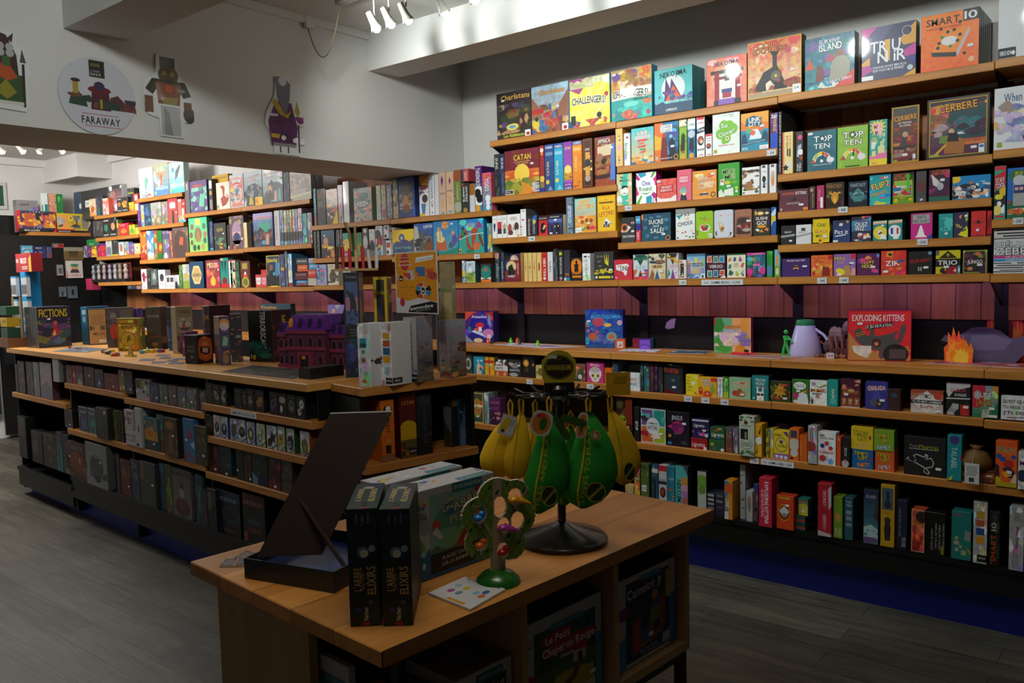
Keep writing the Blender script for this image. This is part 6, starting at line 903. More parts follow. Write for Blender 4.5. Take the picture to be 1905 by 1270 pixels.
row(RL, ZL['C'][0], zP, W1, '''
62 126 20 d=.12;B 38485a 303c4c .3|R .2 .06 .8 .16 e8e8e8;tall grey blue box spine with a small white tag
248 384 60 o=.08 d=.05;B 444 444 .1|T UNICORN .6 .6 .6 .14 7a5a58;grey box behind the small white box
130 385 143 o=-.012 d=.05;B e4e6e8 e8eaec|T UNSTABLE .5 .66 .68 .18 d88850|T UNSTABLE .5 .66 .3 .18 4aa890|T UNICORNS .5 .4 .68 .18 5078a8|T UNIC .32 .4 .32 .18 d86878;white card box with rainbow coloured title
388 428 35;B 2a4850 20383e .2;dark teal box spine, first of the film wrapped four
432 500 38;B 30505c 386a68 .3;dark blue green box spine, second of the wrapped four
504 548 45;B 5a2438 481c2c .2;wine red box spine, third of the wrapped four
552 598 48;B 38204a 2c1a3c .2;dark purple box spine, last of the wrapped four
604 656 75 w;B 333 333 .2;charcoal box spine under wrinkled film
665 893 70 d=.07 w;B 222 333 .1|R .1 .1 .86 .7 303844|T KLUSTER .42 .86 .76 .16 c84828 - -6|P 0,0,0,.2,.8,.04,.8,0 601820|E .5 .5 .1 .05 607080|S .56 .25;black game box with red uneven lettering
926 1078 165;B e8d020 ecd824 .03|T TACO .22 .88 .26 .07 383020|T CHAT .2 .72 .26 .07 383020|T BOUC .2 .56 .26 .07 383020|T CHEESE .3 .4 .36 .07 383020|T PIZZA .26 .24 .34 .07 383020|E .8 .88 .2 .1 f0e060|C .6 .6 .1 f4f0d8|P .6,.2,.9,.1,.95,.02,.7,.06 d86838;yellow card box listing five words in a column
1073 1293 195;B f0b018 f0b820 .03|R .7 .78 1 1 d83820|T OEUF .42 .82 .5 .15 f4f0f0 222|T OEUF .52 .64 .5 .15 f4f0f0 222|E .12 .26 .12 .22 d83028|E .5 .1 .26 .2 d84828|E .8 .34 .14 .24 98a838|P .64,.4,.66,.76,.7,.4,.74,.8,.78,.4,.84,.78,.88,.4 98a838|C .12 .34 .04 f0f0f0|C .5 .14 .04 f0f0f0;orange yellow card box with cartoon hens
1298 1364 205;B e8e8e8 f0f0f0|V TEXTO .5 .46 .56 .4 284858|C .5 .88 .1 d0a0b8;white card box spine with upright title
1367 1434 210;B 3a8a28 58a830 .3|R 0 0 1 .3 a8c030|V TEXTO .4 .6 .5 .3 c8e0b0;green card box spine
1437 1693 200;B 90b890 98c098 .03|T 2_POMMES .52 .76 .7 .12 d86a30 f0e0c0 4|T 3_PAINS .55 .6 .56 .12 d86a30 f0e0c0 4|C .26 .26 .13 b83828|P .3,.1,.36,.4,.5,.52,.62,.4,.7,.1 a85a28|C .66 .26 .12 c87838|S .62 .22;sage green card box with apples and bread
1705 1905 178;B 1a8080 1a7878 .03|T MACHU .52 .84 .62 .13 d0e0e0|T PICHU .5 .68 .54 .13 d0e0e0|R .2 .52 .5 .55 d8d040|R .5 .52 .86 .55 e060a0|R .3 0 .72 .36 f0f0f0|P .28,.3,.3,.56,.36,.56,.4,.34 f0e8ec|P .6,.34,.64,.56,.7,.56,.72,.3 f0e8ec|E .4 .24 .1 .05 222|E .62 .24 .1 .05 222|P .42,.04,.5,.1,.6,.04 e8a020|C .1 .09 .05 98c0c0;teal card box with a white llama in sunglasses
''')
row(RL, ZL['C'][0], zQ, W1, '''
220 474 190 d=.05 w;B 30381e 3c4420 .3|K .45 .55 .4 9 d8a030|a 0 .9 12 486028 8a7830 b05830|E .5 .5 .2 .16 c87828|T GOLD .5 .44 .5 .09 e8c040|S .74 .2;dark green card box with a golden sunburst
488 703 165 d=.05;B 307020 387828 .03|E .46 .74 .38 .16 f0f0f0|T DING! .46 .74 .58 .13 f4f4f4 222|P .3,.0,.36,.4,.6,.5,.9,.4,1,0 dce4e8|P .05,.3,.06,.42,.4,.42,.4,.3,.26,.22,.28,.12,.18,.12,.2,.22 c8207a|E .26 .08 .2 .07 e8d8dc|P .6,.5,.9,.6,.8,.4 e88840|S .38 .52;green card box with a white speech oval
708 928 178 d=.05;B e4e8e4 ecf0ec|P .1,.84,.6,.74,1,.86,1,.8,.6,.7 888|P .5,.72,.9,.88,.95,.84 e0b020|T MIME .5 .6 .9 .15 b82838|T IM .48 .6 .4 .15 e0a828|T MASTER .44 .46 .56 .08 222|R .08 .03 .2 .22 303828;white card box with multicoloured title and sketches
930 1062 172 o=-.015;B 20988c 249c90 .02|V GAGNE .55 .46 .42 .3 f0e8f0|C .55 .2 .12 58b8b0;teal card box sticking out past the shelf edge
1088 1344 158 w;B 48203a 803828 .3|T MEGA .5 .68 .76 .14 702048|T JACKPOT .5 .54 .8 .1 d8a028|a .55 1 8 b86048 502038 d8a070|R .06 .08 .3 .34 a86848|R .38 .08 .62 .34 a86848|R .7 .08 .94 .34 a86848|T 7 .18 .2 .12 .16 f0d8c0|T 7 .5 .2 .12 .16 f0d8c0|T 7 .82 .2 .12 .16 f0d8c0|R .02 0 .98 .04 c8b8c0|S .3 .46;dark red and gold card box with three sevens
1398 1683 183 d=.05 tin c=38388a;B 38388c 403c94 .05|T CHARADA .5 .78 .86 .16 f09058 d8d0e8 5|P .3,.35,.34,.6,.5,.7,.66,.6,.7,.35 4a4ca0|C .62 .2 .16 333|C .36 .24 .14 585868|C .64 .18 .05 c89060|S .76 .34;indigo tin with orange lettering
''')
row(RL, ZL['D'][0], zRr, W1, '''
64 204 190;B 3a2220 402624 .03|E .5 .72 .26 .1 304870;dark brown box with tiny pale print
308 664 200 w;B a85030 d8d0cc .1|P .5,1,1,.5,.5,0,0,.5 e8e0dc|P .5,1,.95,1,1,.95,1,1 a83028|R 0 .42 1 .58 222|T TU_TE_METS_COMBIEN? .5 .5 .9 .1 f0f0f0|T TTMC? .46 .76 .36 .2 222 f0f0f0|E .84 .78 .13 .16 d04838|T Bouffe .5 .3 .4 .16 a82838|S .84 .12;wide red and white quiz box with a black banner
688 954 120 w s=111;B 222 222 .1|P 0,.7,0,1,1,1,1,.9,.3,.75,.1,.54 ccc|P 0,.5,1,.52,1,.55,0,.53 e8e8e8|T DUELIX .5 .78 .66 .1 c84858|T DUNGIX .6 .64 .5 .09 e0e0e0|P .05,.1,.3,.4,.5,.2,.2,0 999|R .26 .2 .52 .36 b8b8bc|R .6 .02 .96 .34 c83028|T BANG .2 .06 .3 .1 e8e8e8|S .82 .28;black and white card box with a red square
967 1254 148 s=111;B a8a098 308058 .2|P 0,1,0,.3,.3,.3,.5,.7,.5,1 c82840|E .2 .7 .14 .14 c0b8b0|P .6,0,1,.5,1,0 207848|P .7,1,1,.7,1,1 d88838|T BLIND .5 .72 .68 .16 f0f0f0 222|T JACK .44 .48 .6 .18 e89830 402020|P .36,0,.4,.26,.7,.26,.6,0 b8b8b0|R .62 .02 .97 .1 e8e8e8|T 21 .52 .2 .1 .08 30786a|S .76 .3;red and green card box with white title
1278 1620 262 d=.04;B dcdee0 e4e6e8|T QU'EST-CE_QUE .5 .78 .9 .14 111|T TU_VEUX_QUE .5 .54 .9 .14 111|T J'TE_DISE? .5 .3 .86 .14 111|P .2,.1,.8,.14,.8,.12,.2,.07 111;white sign shaped card box with handwritten question
''')
row(RL, ZL['B'][1], zp, W2, '''
82 198 435;B 4a4a30 58502c .3|E .5 .5 .36 .32 a88838|a .2 .8 12 c85028 588048 e8d8a0|F c8b870 .03|E .5 .1 .3 .06 285038|S .56 .22;green and gold framed box with fruit portrait
201 246 440;B 8a9a98 788888 .2|V CABANE .5 .3 .4 .4 386858;pale grey green box spine
252 352 486 w;B 5a2a58 3a2038 .3|T DANSE .5 .84 .8 .09 c86890|a .1 .7 12 c87878 7a3a78 e0a8a0;purple game box with dancing figures
300 400 370 o=.1 d=.05;B 3a2022 402628 .1|T CARGO .5 .7 .6 .1 7a3838;dark maroon box behind the purple one
''')
row(RL, ZL['C'][1], zP, W2, '''
110 300 448 s=111 w;B 281410 602814 .5|P .5,.4,.6,1,1,1,1,.4 7a2c14|E .36 .46 .26 .14 88a020|C .3 .5 .03 202010|C .5 .5 .03 202010|R 0 0 1 .3 222|T LITTLE .6 .24 .5 .08 e0e0e0|T DINOSAURS .55 .13 .8 .09 f0f0f0|S .68 .32;dark game box with a lime green round creature
316 382 547 w;B 222 222 .05|V SETUP .5 .46 .26 .5 e8e8e8;black box spine with white upright lettering
396 693 560 d=.07 s=222;B ccc ccc|R .03 .52 .48 .97 6a4a8a|R .52 .52 .97 .97 209088|R .03 .03 .48 .48 d0602a|R .52 .03 .97 .48 a0b820|a .62 .9 6 30283a 5ab0a0 287870|a .1 .38 6 a03c18 e8d0c0 485818|E .49 .5 .27 .25 d8dce0|T COMMAND .48 .58 .42 .06 333|T NATURE .48 .46 .42 .12 222|S .8 .3;white framed game box in four coloured animal panels
706 972 600 d=.07 s=111 w;B 1c1824 221c2c .2|E .5 .55 .26 .2 a02870|a .3 .7 8 c83880 7a2060 3a5a38|T JINGUS .45 .84 .5 .13 c0c0c4|P .05,.26,.07,.36,.12,.3,.17,.36,.18,.26 e8a020|R .02 .04 .2 .12 3080b0|E .76 .12 .14 .06 444|S .78 .68;black game box with a pink cloud creature
998 1200 690 zb=905 d=.07 w;B 28204a 302458 .3|R 0 .9 1 1 c0c0d0|T Ligretto .42 .68 .66 .18 e8e8e8|a .1 .5 8 c05090 3060c0 e090b0|E .86 .14 .1 .1 d8d8e0|S .74 .42;dark purple card box on top of the red one
985 1184 910 zb=1052 d=.07 w;B a01c24 a82028 .05|T Ligretto .45 .5 .8 .36 e8e0e0|C .4 .14 .1 587038|E .86 .18 .1 .16 e0e0e0;red card box under the dark purple one
1212 1388 785 zb=925 d=.07 w;B 2a5a38 2e6038 .1|T Ligretto .52 .4 .84 .34 f0f0f0|a .7 1 5 c8c838 c86838 d04848|C .6 .1 .12 3070b8;green card box on top of its twin
1198 1388 930 d=.07 w;B 2c6030 306434 .1|R .45 .2 .6 .7 384a5a|R .7 .2 .8 .7 384a5a|E .2 .6 .12 .16 98a838|E .86 .16 .12 .14 e8e8e8|C .36 .2 .07 c05858;green card box under its twin
1396 1474 790 w;B 555 8a3828 .3|a 0 1 12 a89058 888 c0b0a0;grey wrapped box spine with ochre patches
1480 1548 800 w;B 706878 605868 .3;lilac grey wrapped box spine
1555 1738 652 o=-.03 d=.09;B b8c4b0 b0bca8 .1|R .08 .42 .58 .68 111|R .36 .44 .5 .6 8a8070|E .48 .3 .38 .13 222|E .48 .3 .35 .12 b8c4b0|T JUNGLE .48 .33 .5 .05 222|T SPEED .48 .27 .5 .05 222|C .45 .84 .05 58201c|T KOH-LANTA .5 .76 .64 .04 281c18|a .86 1 6 385a30 587848|a .02 .14 6 a8a050 386838;tall pale green carton with a cut out window
1742 1826 748 o=-.02 d=.09;B e8a818 e8b020 .03|a .3 .65 10 203848 d84828 207078|P .5,.7,.9,.98,.8,.7 282018|P .1,.1,.4,.34,.3,.1 282018|C .55 .5 .12 e8e8e0;yellow box spine with black diagonal dashes
''')
row(RL, ZL['C'][1], zQ, W2, '''
166 212 785;B 707820 687020 .2|V DOBBLE .6 .8 .25 .5 202010;olive box spine
214 264 782;B c8a820 88a8b8 .3|V DOBBLE .5 .5 .3 .5 e0e8e8|R 0 0 1 .35 d0b020;yellow and pale blue box spine
280 450 715 o=.1 d=.08;B 3a2858 402c60 .1;row of purple boxes behind the yellow ones
262 454 803 o=-.01;B e0c020 e4c820 .03|P .6,.98,.9,1,1,.8,.8,.86 5a3a80|E .5 .52 .42 .26 5a3a80|E .5 .52 .38 .235 e4cc28|T DOBBLE .28 .86 .46 .09 201c10|T DOBBLE .56 .48 .6 .1 201c10|P .4,.56,.36,.7,.5,.66,.6,.72,.6,.56 5a3a80|R 0 0 1 .2 8a68a8|E .2 .1 .12 .06 e8e0f0|E .5 .09 .12 .06 e8e0f0|E .8 .08 .12 .06 e8e0f0;yellow card box with a purple round frame
456 578 776 o=-.01 d=.08;B e06818 e47020 .03|R .1 .72 .8 .94 304060|C .5 .52 .18 c8c0b8|P .15,.4,.5,.6,.8,.44,.7,.36 d0c8c0|E .5 .25 .4 .12 ccc|R .1 .05 .4 .12 301810;orange box spine with a goose mascot
583 681 853 o=-.01 tin c=d05c14;B d05c14 d86418 .03|R .14 .2 .2 .8 e8a068;orange rounded tin spine
686 803 742 o=-.02 w;B aaa aaa .2|R .24 .55 .58 .95 782030|C .3 .46 .14 983830|V MARRAKECH .42 .75 .36 .2 e8c8c8;crumpled silver box spine with a wine red label
809 1036 816 o=-.01;B e4e4e4 e8e8e8|T MIMEZ .25 .9 .26 .06 283050|T POINTES_LA_MAIN! .5 .82 .78 .05 283050|C .5 .66 .07 c83828|C .25 .58 .07 2a3888|C .72 .52 .07 c83828|T mimetix .5 .4 .76 .11 c83828|C .27 .2 .1 c83828;white card box with little red and blue creatures
1042 1098 885 o=-.01;B d84820 e05020 .03|T 24 .5 .92 .6 .06 f0d0b8;bright red orange box spine
1102 1212 880 o=-.01 w;B 222 222 .1|C .45 .12 .12 c0c0c4|R .38 .14 .5 .28 c83858|V SIX .5 .5 .3 .3 ccc;black box spine with a silver medal
1222 1500 750 zb=1030 d=.08;B d8b818 dcc01c .03|T TIME'S .42 .72 .7 .2 d8c830 201c10 -4|T UP! .5 .5 .4 .2 d8c830 201c10|T PARTY .55 .18 .56 .17 e87830 e8d0a0 6|P .8,.5,.86,.66,.92,.6,.9,.45 a82828;yellow party game box, upper left of a block of four
1232 1502 1025 d=.08;B 1860a0 1c68a8 .03|T TIME'S .42 .78 .7 .2 d8c830 201c10 -4|T UP! .5 .56 .4 .2 d8c830 201c10|T PARTY .55 .22 .56 .2 f0a828 d85020 6|P .8,.5,.86,.66,.92,.6,.9,.45 a82858;blue party game box, lower left of a block of four
1506 1762 790 zb=1058 d=.08;B 78a028 80a82c .03|T TIME'S .42 .72 .7 .2 d8c830 201c10 -4|T UP! .5 .5 .4 .2 d8c830 201c10|T FAMILY .5 .2 .66 .17 d8e0f8 6a4aa0 6;green party game box, upper right of a block of four
1520 1765 1045 d=.08;B d85820 dc6024 .03|T TIME'S .42 .78 .7 .2 d8c830 201c10 -4|T UP! .5 .56 .4 .2 d8c830 201c10|T FAMILY .5 .22 .66 .2 e0e0f8 8a3a50 6;orange party game box, lower right of a block of four
''')
row(RL, ZL['D'][1], zRr, W2, '''
236 686 690 d=.07 w s=111;B 222 222 .03|T Petits .26 .76 .24 .09 777|T Meurtres .6 .76 .46 .12 98902c|R .12 .68 .84 .69 ccc|P .05,.4,.1,.46,.2,.36,.3,.4,.22,.5,.3,.56,.5,.5,.52,.58,.6,.54,.55,.44,.66,.5,.74,.36,.7,.24,.56,.2,.64,.1,.6,.04,.48,.1,.5,.2,.38,.26,.3,.3 b8b8bc|P .08,.4,.12,.43,.2,.34,.31,.38,.25,.5,.3,.53,.5,.47,.55,.54,.53,.42,.66,.46,.71,.36,.68,.26,.52,.22,.6,.1,.58,.07,.5,.11,.53,.22,.38,.29,.3,.33 222|S .84 .22;black game box with a white chalk outline
698 858 684 d=.12 o=-.02;B 148890 188c94 .03|V TALABEL .5 .5 .48 .4 b8d0d0|C .5 .9 .1 403a78|P .0,.0,.4,.12,.3,0 d8c820|P .84,.5,1,.6,1,.46 b02880;tall teal box spine with upright lettering
856 1214 1040;B 5a3418 6a4018 .2|R 0 .4 1 .8 a8602a|R 0 0 1 .14 333|S .84 .6;brown wooden box under the cloth bag
1216 1452 742 o=-.02 d=.07;B e0581c e86020 .05|T PERUDO .48 .82 .84 .11 284870 e0c838|C .15 .66 .06 2850a0|C .35 .6 .06 2850a0|C .62 .5 .1 c02820|C .84 .66 .05 2850a0|P 0,.1,0,.5,.16,.45,.2,.15 1c1c28|P .3,.4,.6,.45,.9,.36,.95,.2,.6,.2 28304a|P .3,.3,.6,.38,.8,.26,.5,.2 f0a828|P .7,.1,.9,.3,1,.28,1,.1 e0c8a8|R 0 0 1 .1 b8a818|K .1 .14 .1 7 d0b820|S .66 .33;orange game box with a toucan and blue dice
1458 1640 862 o=-.03 d=.07;B ccc ccc|T WE .4 .86 .5 .06 20786a|T MIX .45 .7 .7 .12 6a2070|C .3 .36 .16 202c4a;pale grey box at the right edge of the shelf
''')
row(RL, ZL['D'][2], zS, W3, '''
15 96 310;B c8a868 c0a060 .1|a 0 .9 5 a84838 58a8b0;sandy box spine half hidden by the yellow bag
102 158 100;B 7a3028 d88838 .3|T IMPACT .5 .6 .8 .05 f0e0d0|C .4 .12 .2 e0a838;dark red and orange box spine
164 240 108;B 4a6028 587030 .2|R .1 .3 .7 .46 d8d8d8|T CODE .4 .38 .5 .08 222|a .7 1 5 8a9068 283018;green box spine with a white name plate
266 326 115;B 20344a 28607a .3|R 0 .8 1 .9 ccc|P .2,0,.3,.6,.6,.66,.7,0 141c28;dark blue box spine with a shadow figure
330 406 122 o=-.01;B b8b8bc c0c0c4 .03|R 0 .86 1 1 b82830|T TRUFFE .5 .64 .8 .05 502838|R 0 .54 1 .62 202838|E .5 .35 .4 .13 382828|E .46 .36 .24 .08 a03828;white and navy box spine with a round plate
410 480 132;B 28788a 208098 .2|T L'ILE .5 .7 .7 .05 c0d8d8|P .2,.45,.5,.5,.8,.42,.7,.36 b05048|a 0 .3 5 c08848 30201c;teal box spine with a small signpost
484 603 125 s=222 o=-.01;B 48a8a8 50b0b0 .1|P .6,1,1,1,1,.8 304a5a|V NEKOJIMA .3 .38 .6 .36 183038|C .75 .5 .1 c890b0|C .75 .36 .09 b070a8|C .75 .22 .08 b86050|C .75 .66 .1 c0883a;turquoise box spine with a column of dots
690 775 178 s=111 o=-.01;B a8b0a0 b0b8a8 .05|C .5 .76 .16 6a9838|C .5 .56 .1 5a8830|R 0 0 1 .05 787030;pale grey box spine with a clover
778 850 380 d=.1;B 30303c 302838 .1|R .05 .86 .95 .96 aaa|R .05 .66 .95 .76 aaa|R .05 .46 .95 .56 9a9aa4|R .05 .26 .95 .36 787884;stack of small black and white boxes, left column
856 935 385 d=.1;B 28283a 282038 .1|R .1 .86 .9 .94 686878|R .1 .6 .9 .7 777|R .1 .35 .9 .42 504858;stack of small dark boxes, right column
940 1018 265 o=-.03 d=.1;B d0881c 30708a .05|R .5 0 1 1 d08a20|P 0,1,0,.5,.5,.7,.5,1 2a7a94|V LINK .4 .4 .2 .4 d0e0e8|R 0 0 .5 .2 ccc|C .6 .8 .14 d05828;orange and blue box spine leaning forward
1086 1138 115 o=.02;B 999 aaa .05|a .6 .9 6 503828 777|a .1 .4 6 503c28 777;tall grey box spine with brown cats
1142 1204 365;B aaa aaa .03|E .5 .6 .34 .26 a8786a|E .5 .5 .2 .2 688070;short white box spine with an oval
1214 1258 300 o=.02;B 3a3c50 504838 .3|R 0 .86 1 1 183a8a;dark patterned box spine with blue top
1262 1384 238 o=-.045 d=.1;B c01c3a c4203e .02|V EXPLODING_KITTENS .6 .5 .86 .3 f0e8ec|V LE_JEU_DE_PLATEAU .28 .48 .56 .2 e0d0d8;crimson box spine with white upright lettering
1425 1588 400 o=-.03 d=.07;B c83c10 cc4414 .03|R .1 .9 .8 .97 c0901c|E .45 .5 .36 .25 d8a020|E .45 .5 .33 .22 802010|P .15,.55,.45,.7,.75,.55,.6,.42,.3,.42 ccc|R .34 .36 .6 .48 888|S .64 .72;orange red hanging card box with a round logo
1628 1722 432 zb=590;B 1a6a60 d0c030 .1|T CAROTTE .5 .85 .8 .12 c04030|C .5 .4 .32 c8b840|P .3,.2,.5,.5,.7,.2 d8d8c8;small teal and yellow box on top of its stack
1605 1695 595;B 1c5850 184c48 .1|R 0 .6 1 .8 b04038|R 0 .1 1 .25 a84838;small dark teal box at the bottom of its stack
''', group='boxes on the black base shelf')
row(RL, ZL['D'][2], zT, W3, '''
98 220 130 o=-.03 d=.08;B a01828 a41c2c .05|R .3 .62 .7 .88 b82838|R .3 .15 .7 .4 b82838|V SECRET .5 .72 .3 .2 c8b0b4|V IDENTITY .5 .26 .3 .2 c8b0b4|P 0,0,1,0,1,.05,0,.1 b8b0b4|P .8,.5,1,.6,1,.98,.75,.9 b8b0b4;dark red double box spine
236 317 248 o=-.02 d=.08;B 688c1c 709420 .1|V TOP .28 .14 .2 -.3 b8c0a8|V TEN .7 .14 .2 -.3 b8c0a8|E .5 .5 .3 .1 c08048;lime green box spine on the base shelf
332 408 256 o=-.02 d=.08;B 1c505c 205460 .03|T TOP .5 .9 .7 .06 a8b8b8|T TEN .5 .82 .7 .06 a8b8b8|R .15 .6 .85 .7 7a8a90|R .15 .46 .85 .56 788890|R .15 .32 .85 .4 7a8a90;dark teal box spine with pale bars
497 628 185 d=.09 o=-.02 s=111;B 202c4a 407888 .3|T ISLAND .5 .88 .66 .06 aaa|P 0,.1,0,.3,.5,.36,1,.28,1,.1 a8c0c0|a .1 .26 6 287888 88a8b0|R .05 .02 .9 .12 6a4a78|P .7,.5,.8,.8,1,.7,1,.4 48302c;dark blue sea scene box spine
646 770 142 d=.09 o=-.02;B b88c14 bc9018 .03|R .08 .6 .9 .95 38586a|P .4,.62,.42,.9,.6,.9,.62,.62 222|E .5 .68 .26 .06 30201c|P .3,.1,.25,.3,.35,.42,.65,.42,.75,.3,.7,.1 28221c|C .5 .43 .05 3a2a20|T COLT .4 .55 .4 .04 b05820;mustard box spine with a man in a long coat
787 880 278 o=-.01;B 1c2038 201f34 .05|V TROU_NOIR .7 .14 .2 .4 aaa|V VOUS_EN_SAVEZ .3 .55 .6 .18 8888a0;navy box spine with small white print
914 1034 358 o=-.02 d=.08;B b84a20 8a1c18 .2|F c09878 .02|T HIPPO .6 .62 .5 .1 c0905a - -20|T MOMENT .5 .5 .5 .08 b8804a - -15|C .8 .84 .14 281c14;rusty orange box with a pale edge
1032 1215 380 d=.1 o=-.01 w;B 111 111 .05|V MEURTRES .35 .35 .5 .08 999|V MEURTRES .55 .45 .6 .08 999|V MEURTRES .73 .42 .6 .08 a0a090|V MEURTRES .92 .45 .6 .08 999|R .8 .02 .94 .22 888030;block of black box spines with white print
1264 1440 372 d=.09 o=-.02;B 107068 147870 .05|T MIXMO .3 .93 .44 .06 a83878|P .66,.42,.7,.62,.98,.6,.98,.4 888|R .18 .4 .34 .48 a8a078|R .12 .3 .4 .38 a8a078|R .2 .16 .36 .24 a8a078|R .5 .1 .76 .2 a8a078|R .4 .24 .56 .3 a8a078|P .7,.3,1,.2,1,.1 a89028;teal box with cream letter tiles
1452 1580 284 o=-.03 d=.1 s=111;B aaa aaa|R .2 .72 .8 .84 b09030|R .2 .6 .8 .7 a85028|R .2 .46 .8 .57 284a80|R .2 .32 .8 .44 d09020|R .3 .03 1 .14 111|T UNBOX_NOW .66 .09 .5 .03 e0e0e0;white box spine with four small square pictures
1592 1688 378 o=-.02 d=.1;B 111 111|V SMART .42 .32 .5 -.5 c04818|V 10 .42 .72 .16 -.5 aaa;black box spine with large orange lettering
1766 1900 335 o=-.04 d=.1;B 999 aaa|V When_I_Dream .56 .52 .36 .24 333|R .3 .78 .7 .92 888;light grey box spine with script title
''', group='boxes on the black base shelf')
# boxes in the island shelves
zj = (0, 640, .20472); zk = (220, 660, .17316); zl = (370, 690, .14961); zm = (90, 790, .16273); zn = (370, 840, .1339)
IA, IB, IC, ID = ZI['a'], ZI['b'], ZI['c'], ZI['d']
row(LP, IA[0], zj, 'in the far island bay', '''
150 172 180;B 222;black thin box spine
176 236 150;B 302424 222 .3;dark box spine with reddish artwork
252 312 155;B 2c1c22 301c20 .2;dark maroon box spine
316 370 160 w;B 1e2a22 2a1a2a .3|R 0 .0 1 .3 16183a;black green box spine under film
376 484 160 w;B 6a4858 1c2048 .4|P 0,.3,.4,.8,.8,1,1,.9,1,.3 7a5a60|P 0,0,0,.3,.5,.5,1,.3,1,0 141a4a;mauve and navy game box
''', dep=.05)
row(LP, IB[0], zj, 'on the top shelf of the second island bay', '''
486 542 130 o=-.03;B 999 aaa .03;grey box spine standing taller than its row
550 604 180;B 3a2428 482a28 .3|C .5 .5 .12 b87060;dark red box
607 660 185;B 555 333 .3|R 0 0 .4 1 777|R .8 0 1 1 c02028;grey box with a red edge
664 692 190;B 9a2028 a02428 .05|T G .5 .5 .8 .2 e8e0d8;red box spine with a white letter
696 760 190;B 481c28 787068 .3|P .2,0,.5,.4,.9,0 b0a898|R 0 .6 1 1 5a1c2c;box with a pale mountain under dark red
768 862 200;B 241c18 301c14 .3|E .5 .6 .3 .2 583020|S .56 .56;black box with brown artwork
866 945 222;B 28283a 202234 .2|P .3,.1,.5,.6,.7,.1 6070a0|R .1 .8 .9 .98 483038|S .6 .3;navy box with a pale blue figure
950 1082 258;B 701814 781c16 .04|T EXIT .5 .62 .5 .12 a08028|S .66 .28;plain brick red box with gold lettering
1085 1138 232;B 787060 906828 .3|R 0 .85 1 1 8a8880;grey and gold box
1142 1210 240;B 222 333 .05|S .76 .22;black box with grey print
''', dep=.06)
row(LP, IC[0], zk, 'on the top shelf of the third island bay', '''
196 288 252;B aaa aaa .03|R .05 .55 .9 .97 333|R .55 .6 .9 .95 888828|a .1 .5 8 30303a 9098b0 ccc;white card box with black and olive picture
291 338 258;B 999 aaa|R .1 .75 .9 .92 601c28|V PIXIES .5 .4 .5 .5 444;white box spine with a wine red label
344 442 288;B 2c3058 3a3a60 .2|T DUO .55 .75 .6 .22 6088a8|S .8 .25;violet blue card box
448 540 310 w;B 444 386058 .2|P .3,.1,.4,.6,.6,.6,.7,.1 38281c|S .8 .35;grey green card box with a brown figure
545 638 320 w;B 48281e 502c20 .2|P .1,.7,.3,.1,.5,.7 6a5048|S .76 .5;rust brown card box
643 733 338 w;B 555 555 .2|E .5 .72 .4 .2 38507a|S .8 .4;grey card box with a blue oval
738 846 345 w;B 4a4a40 555 .2|E .5 .65 .3 .25 707488|P .2,.1,.5,.5,.8,.1 404c20|S .55 .35;olive grey card box
848 878 360;B 1c1838 201c3c .1;dark indigo box spine
882 950 372;B 333 485030 .2|T KING .4 .74 .7 .2 999|S .84 .2;dark box with silver lettering
''', dep=.05)
PUZ = 'on the top shelf of the near island bay'; PUZ2 = 'on the white puzzle box shelf'
ps = 'B 111 111|T HUZZLE .5 .85 .6 .05 888|%s|R .5 .03 .95 .05 5a4030'
row(LP, ID[0], zl, PUZ, '\n'.join('%d %d %d d=.08;%s;%s' % (a, b, c, ps % s, t) for a, b, c, s, t in (
 (92, 178, 138, 'E .5 .48 .4 .26 333', 'black puzzle box with a dark grey oval'), (181, 265, 158, 'P .1,.7,.5,.66,.95,.4,.8,.22,.3,.3 9a9684|E .55 .45 .2 .12 6a6656', 'black puzzle box with a silver shield'),
 (268, 352, 168, 'E .4 .5 .28 .1 b0a890 50|E .6 .3 .16 .14 b8b0a0|E .7 .7 .16 .1 a8a090', 'black puzzle box with bent bronze rings'), (445, 545, 208, 'E .45 .5 .34 .24 333', 'black puzzle box with a dim grey block'),
 (548, 600, 222, 'E .5 .5 .4 .22 777|E .5 .5 .26 .14 111', 'black puzzle box with a chrome ring'), (602, 692, 212, 'P .1,.3,.3,.45,.2,.7,.45,.55,.7,.75,.6,.5,.9,.4,.6,.34,.5,.1,.4,.35 888', 'black puzzle box with a star shaped metal piece'),
 (700, 815, 228, 'P .15,.45,.5,.7,.85,.72,.95,.5,.7,.25,.3,.2 8a6030|P .4,.55,.6,.6,.5,.4 c08860|P .7,.7,.85,.6,.75,.5 c89850', 'black puzzle box with a copper coloured knot'), (885, 990, 250, 'P .1,.3,.2,.6,.9,.8,.85,.4,.3,.2 505068|P .3,.4,.35,.55,.65,.62,.6,.42 111', 'black puzzle box with a blue steel frame'),
 (993, 1100, 268, 'E .5 .7 .4 .14 a8a898|E .35 .3 .16 .16 ccc', 'black puzzle box with a silver dome and ring'), (1104, 1214, 285, 'E .5 .5 .36 .26 666|E .5 .5 .2 .14 333|E .5 .42 .12 .1 888', 'black puzzle box with round grey coils'),
 (1218, 1330, 305, 'E .35 .3 .22 .16 c0bca8|E .6 .64 .26 .2 ccc|E .6 .64 .08 .06 111|E .4 .32 .08 .06 111', 'black puzzle box with flower shaped pieces'))))
pw = 'B b8babc c0c2c4|T CAST .36 .86 .5 .06 999|%s|P %s'
bl = '.3,0,1,.24,1,.16,.5,0 3a60a0'; gr = '.3,0,1,.24,1,.16,.5,0 4a6a38'
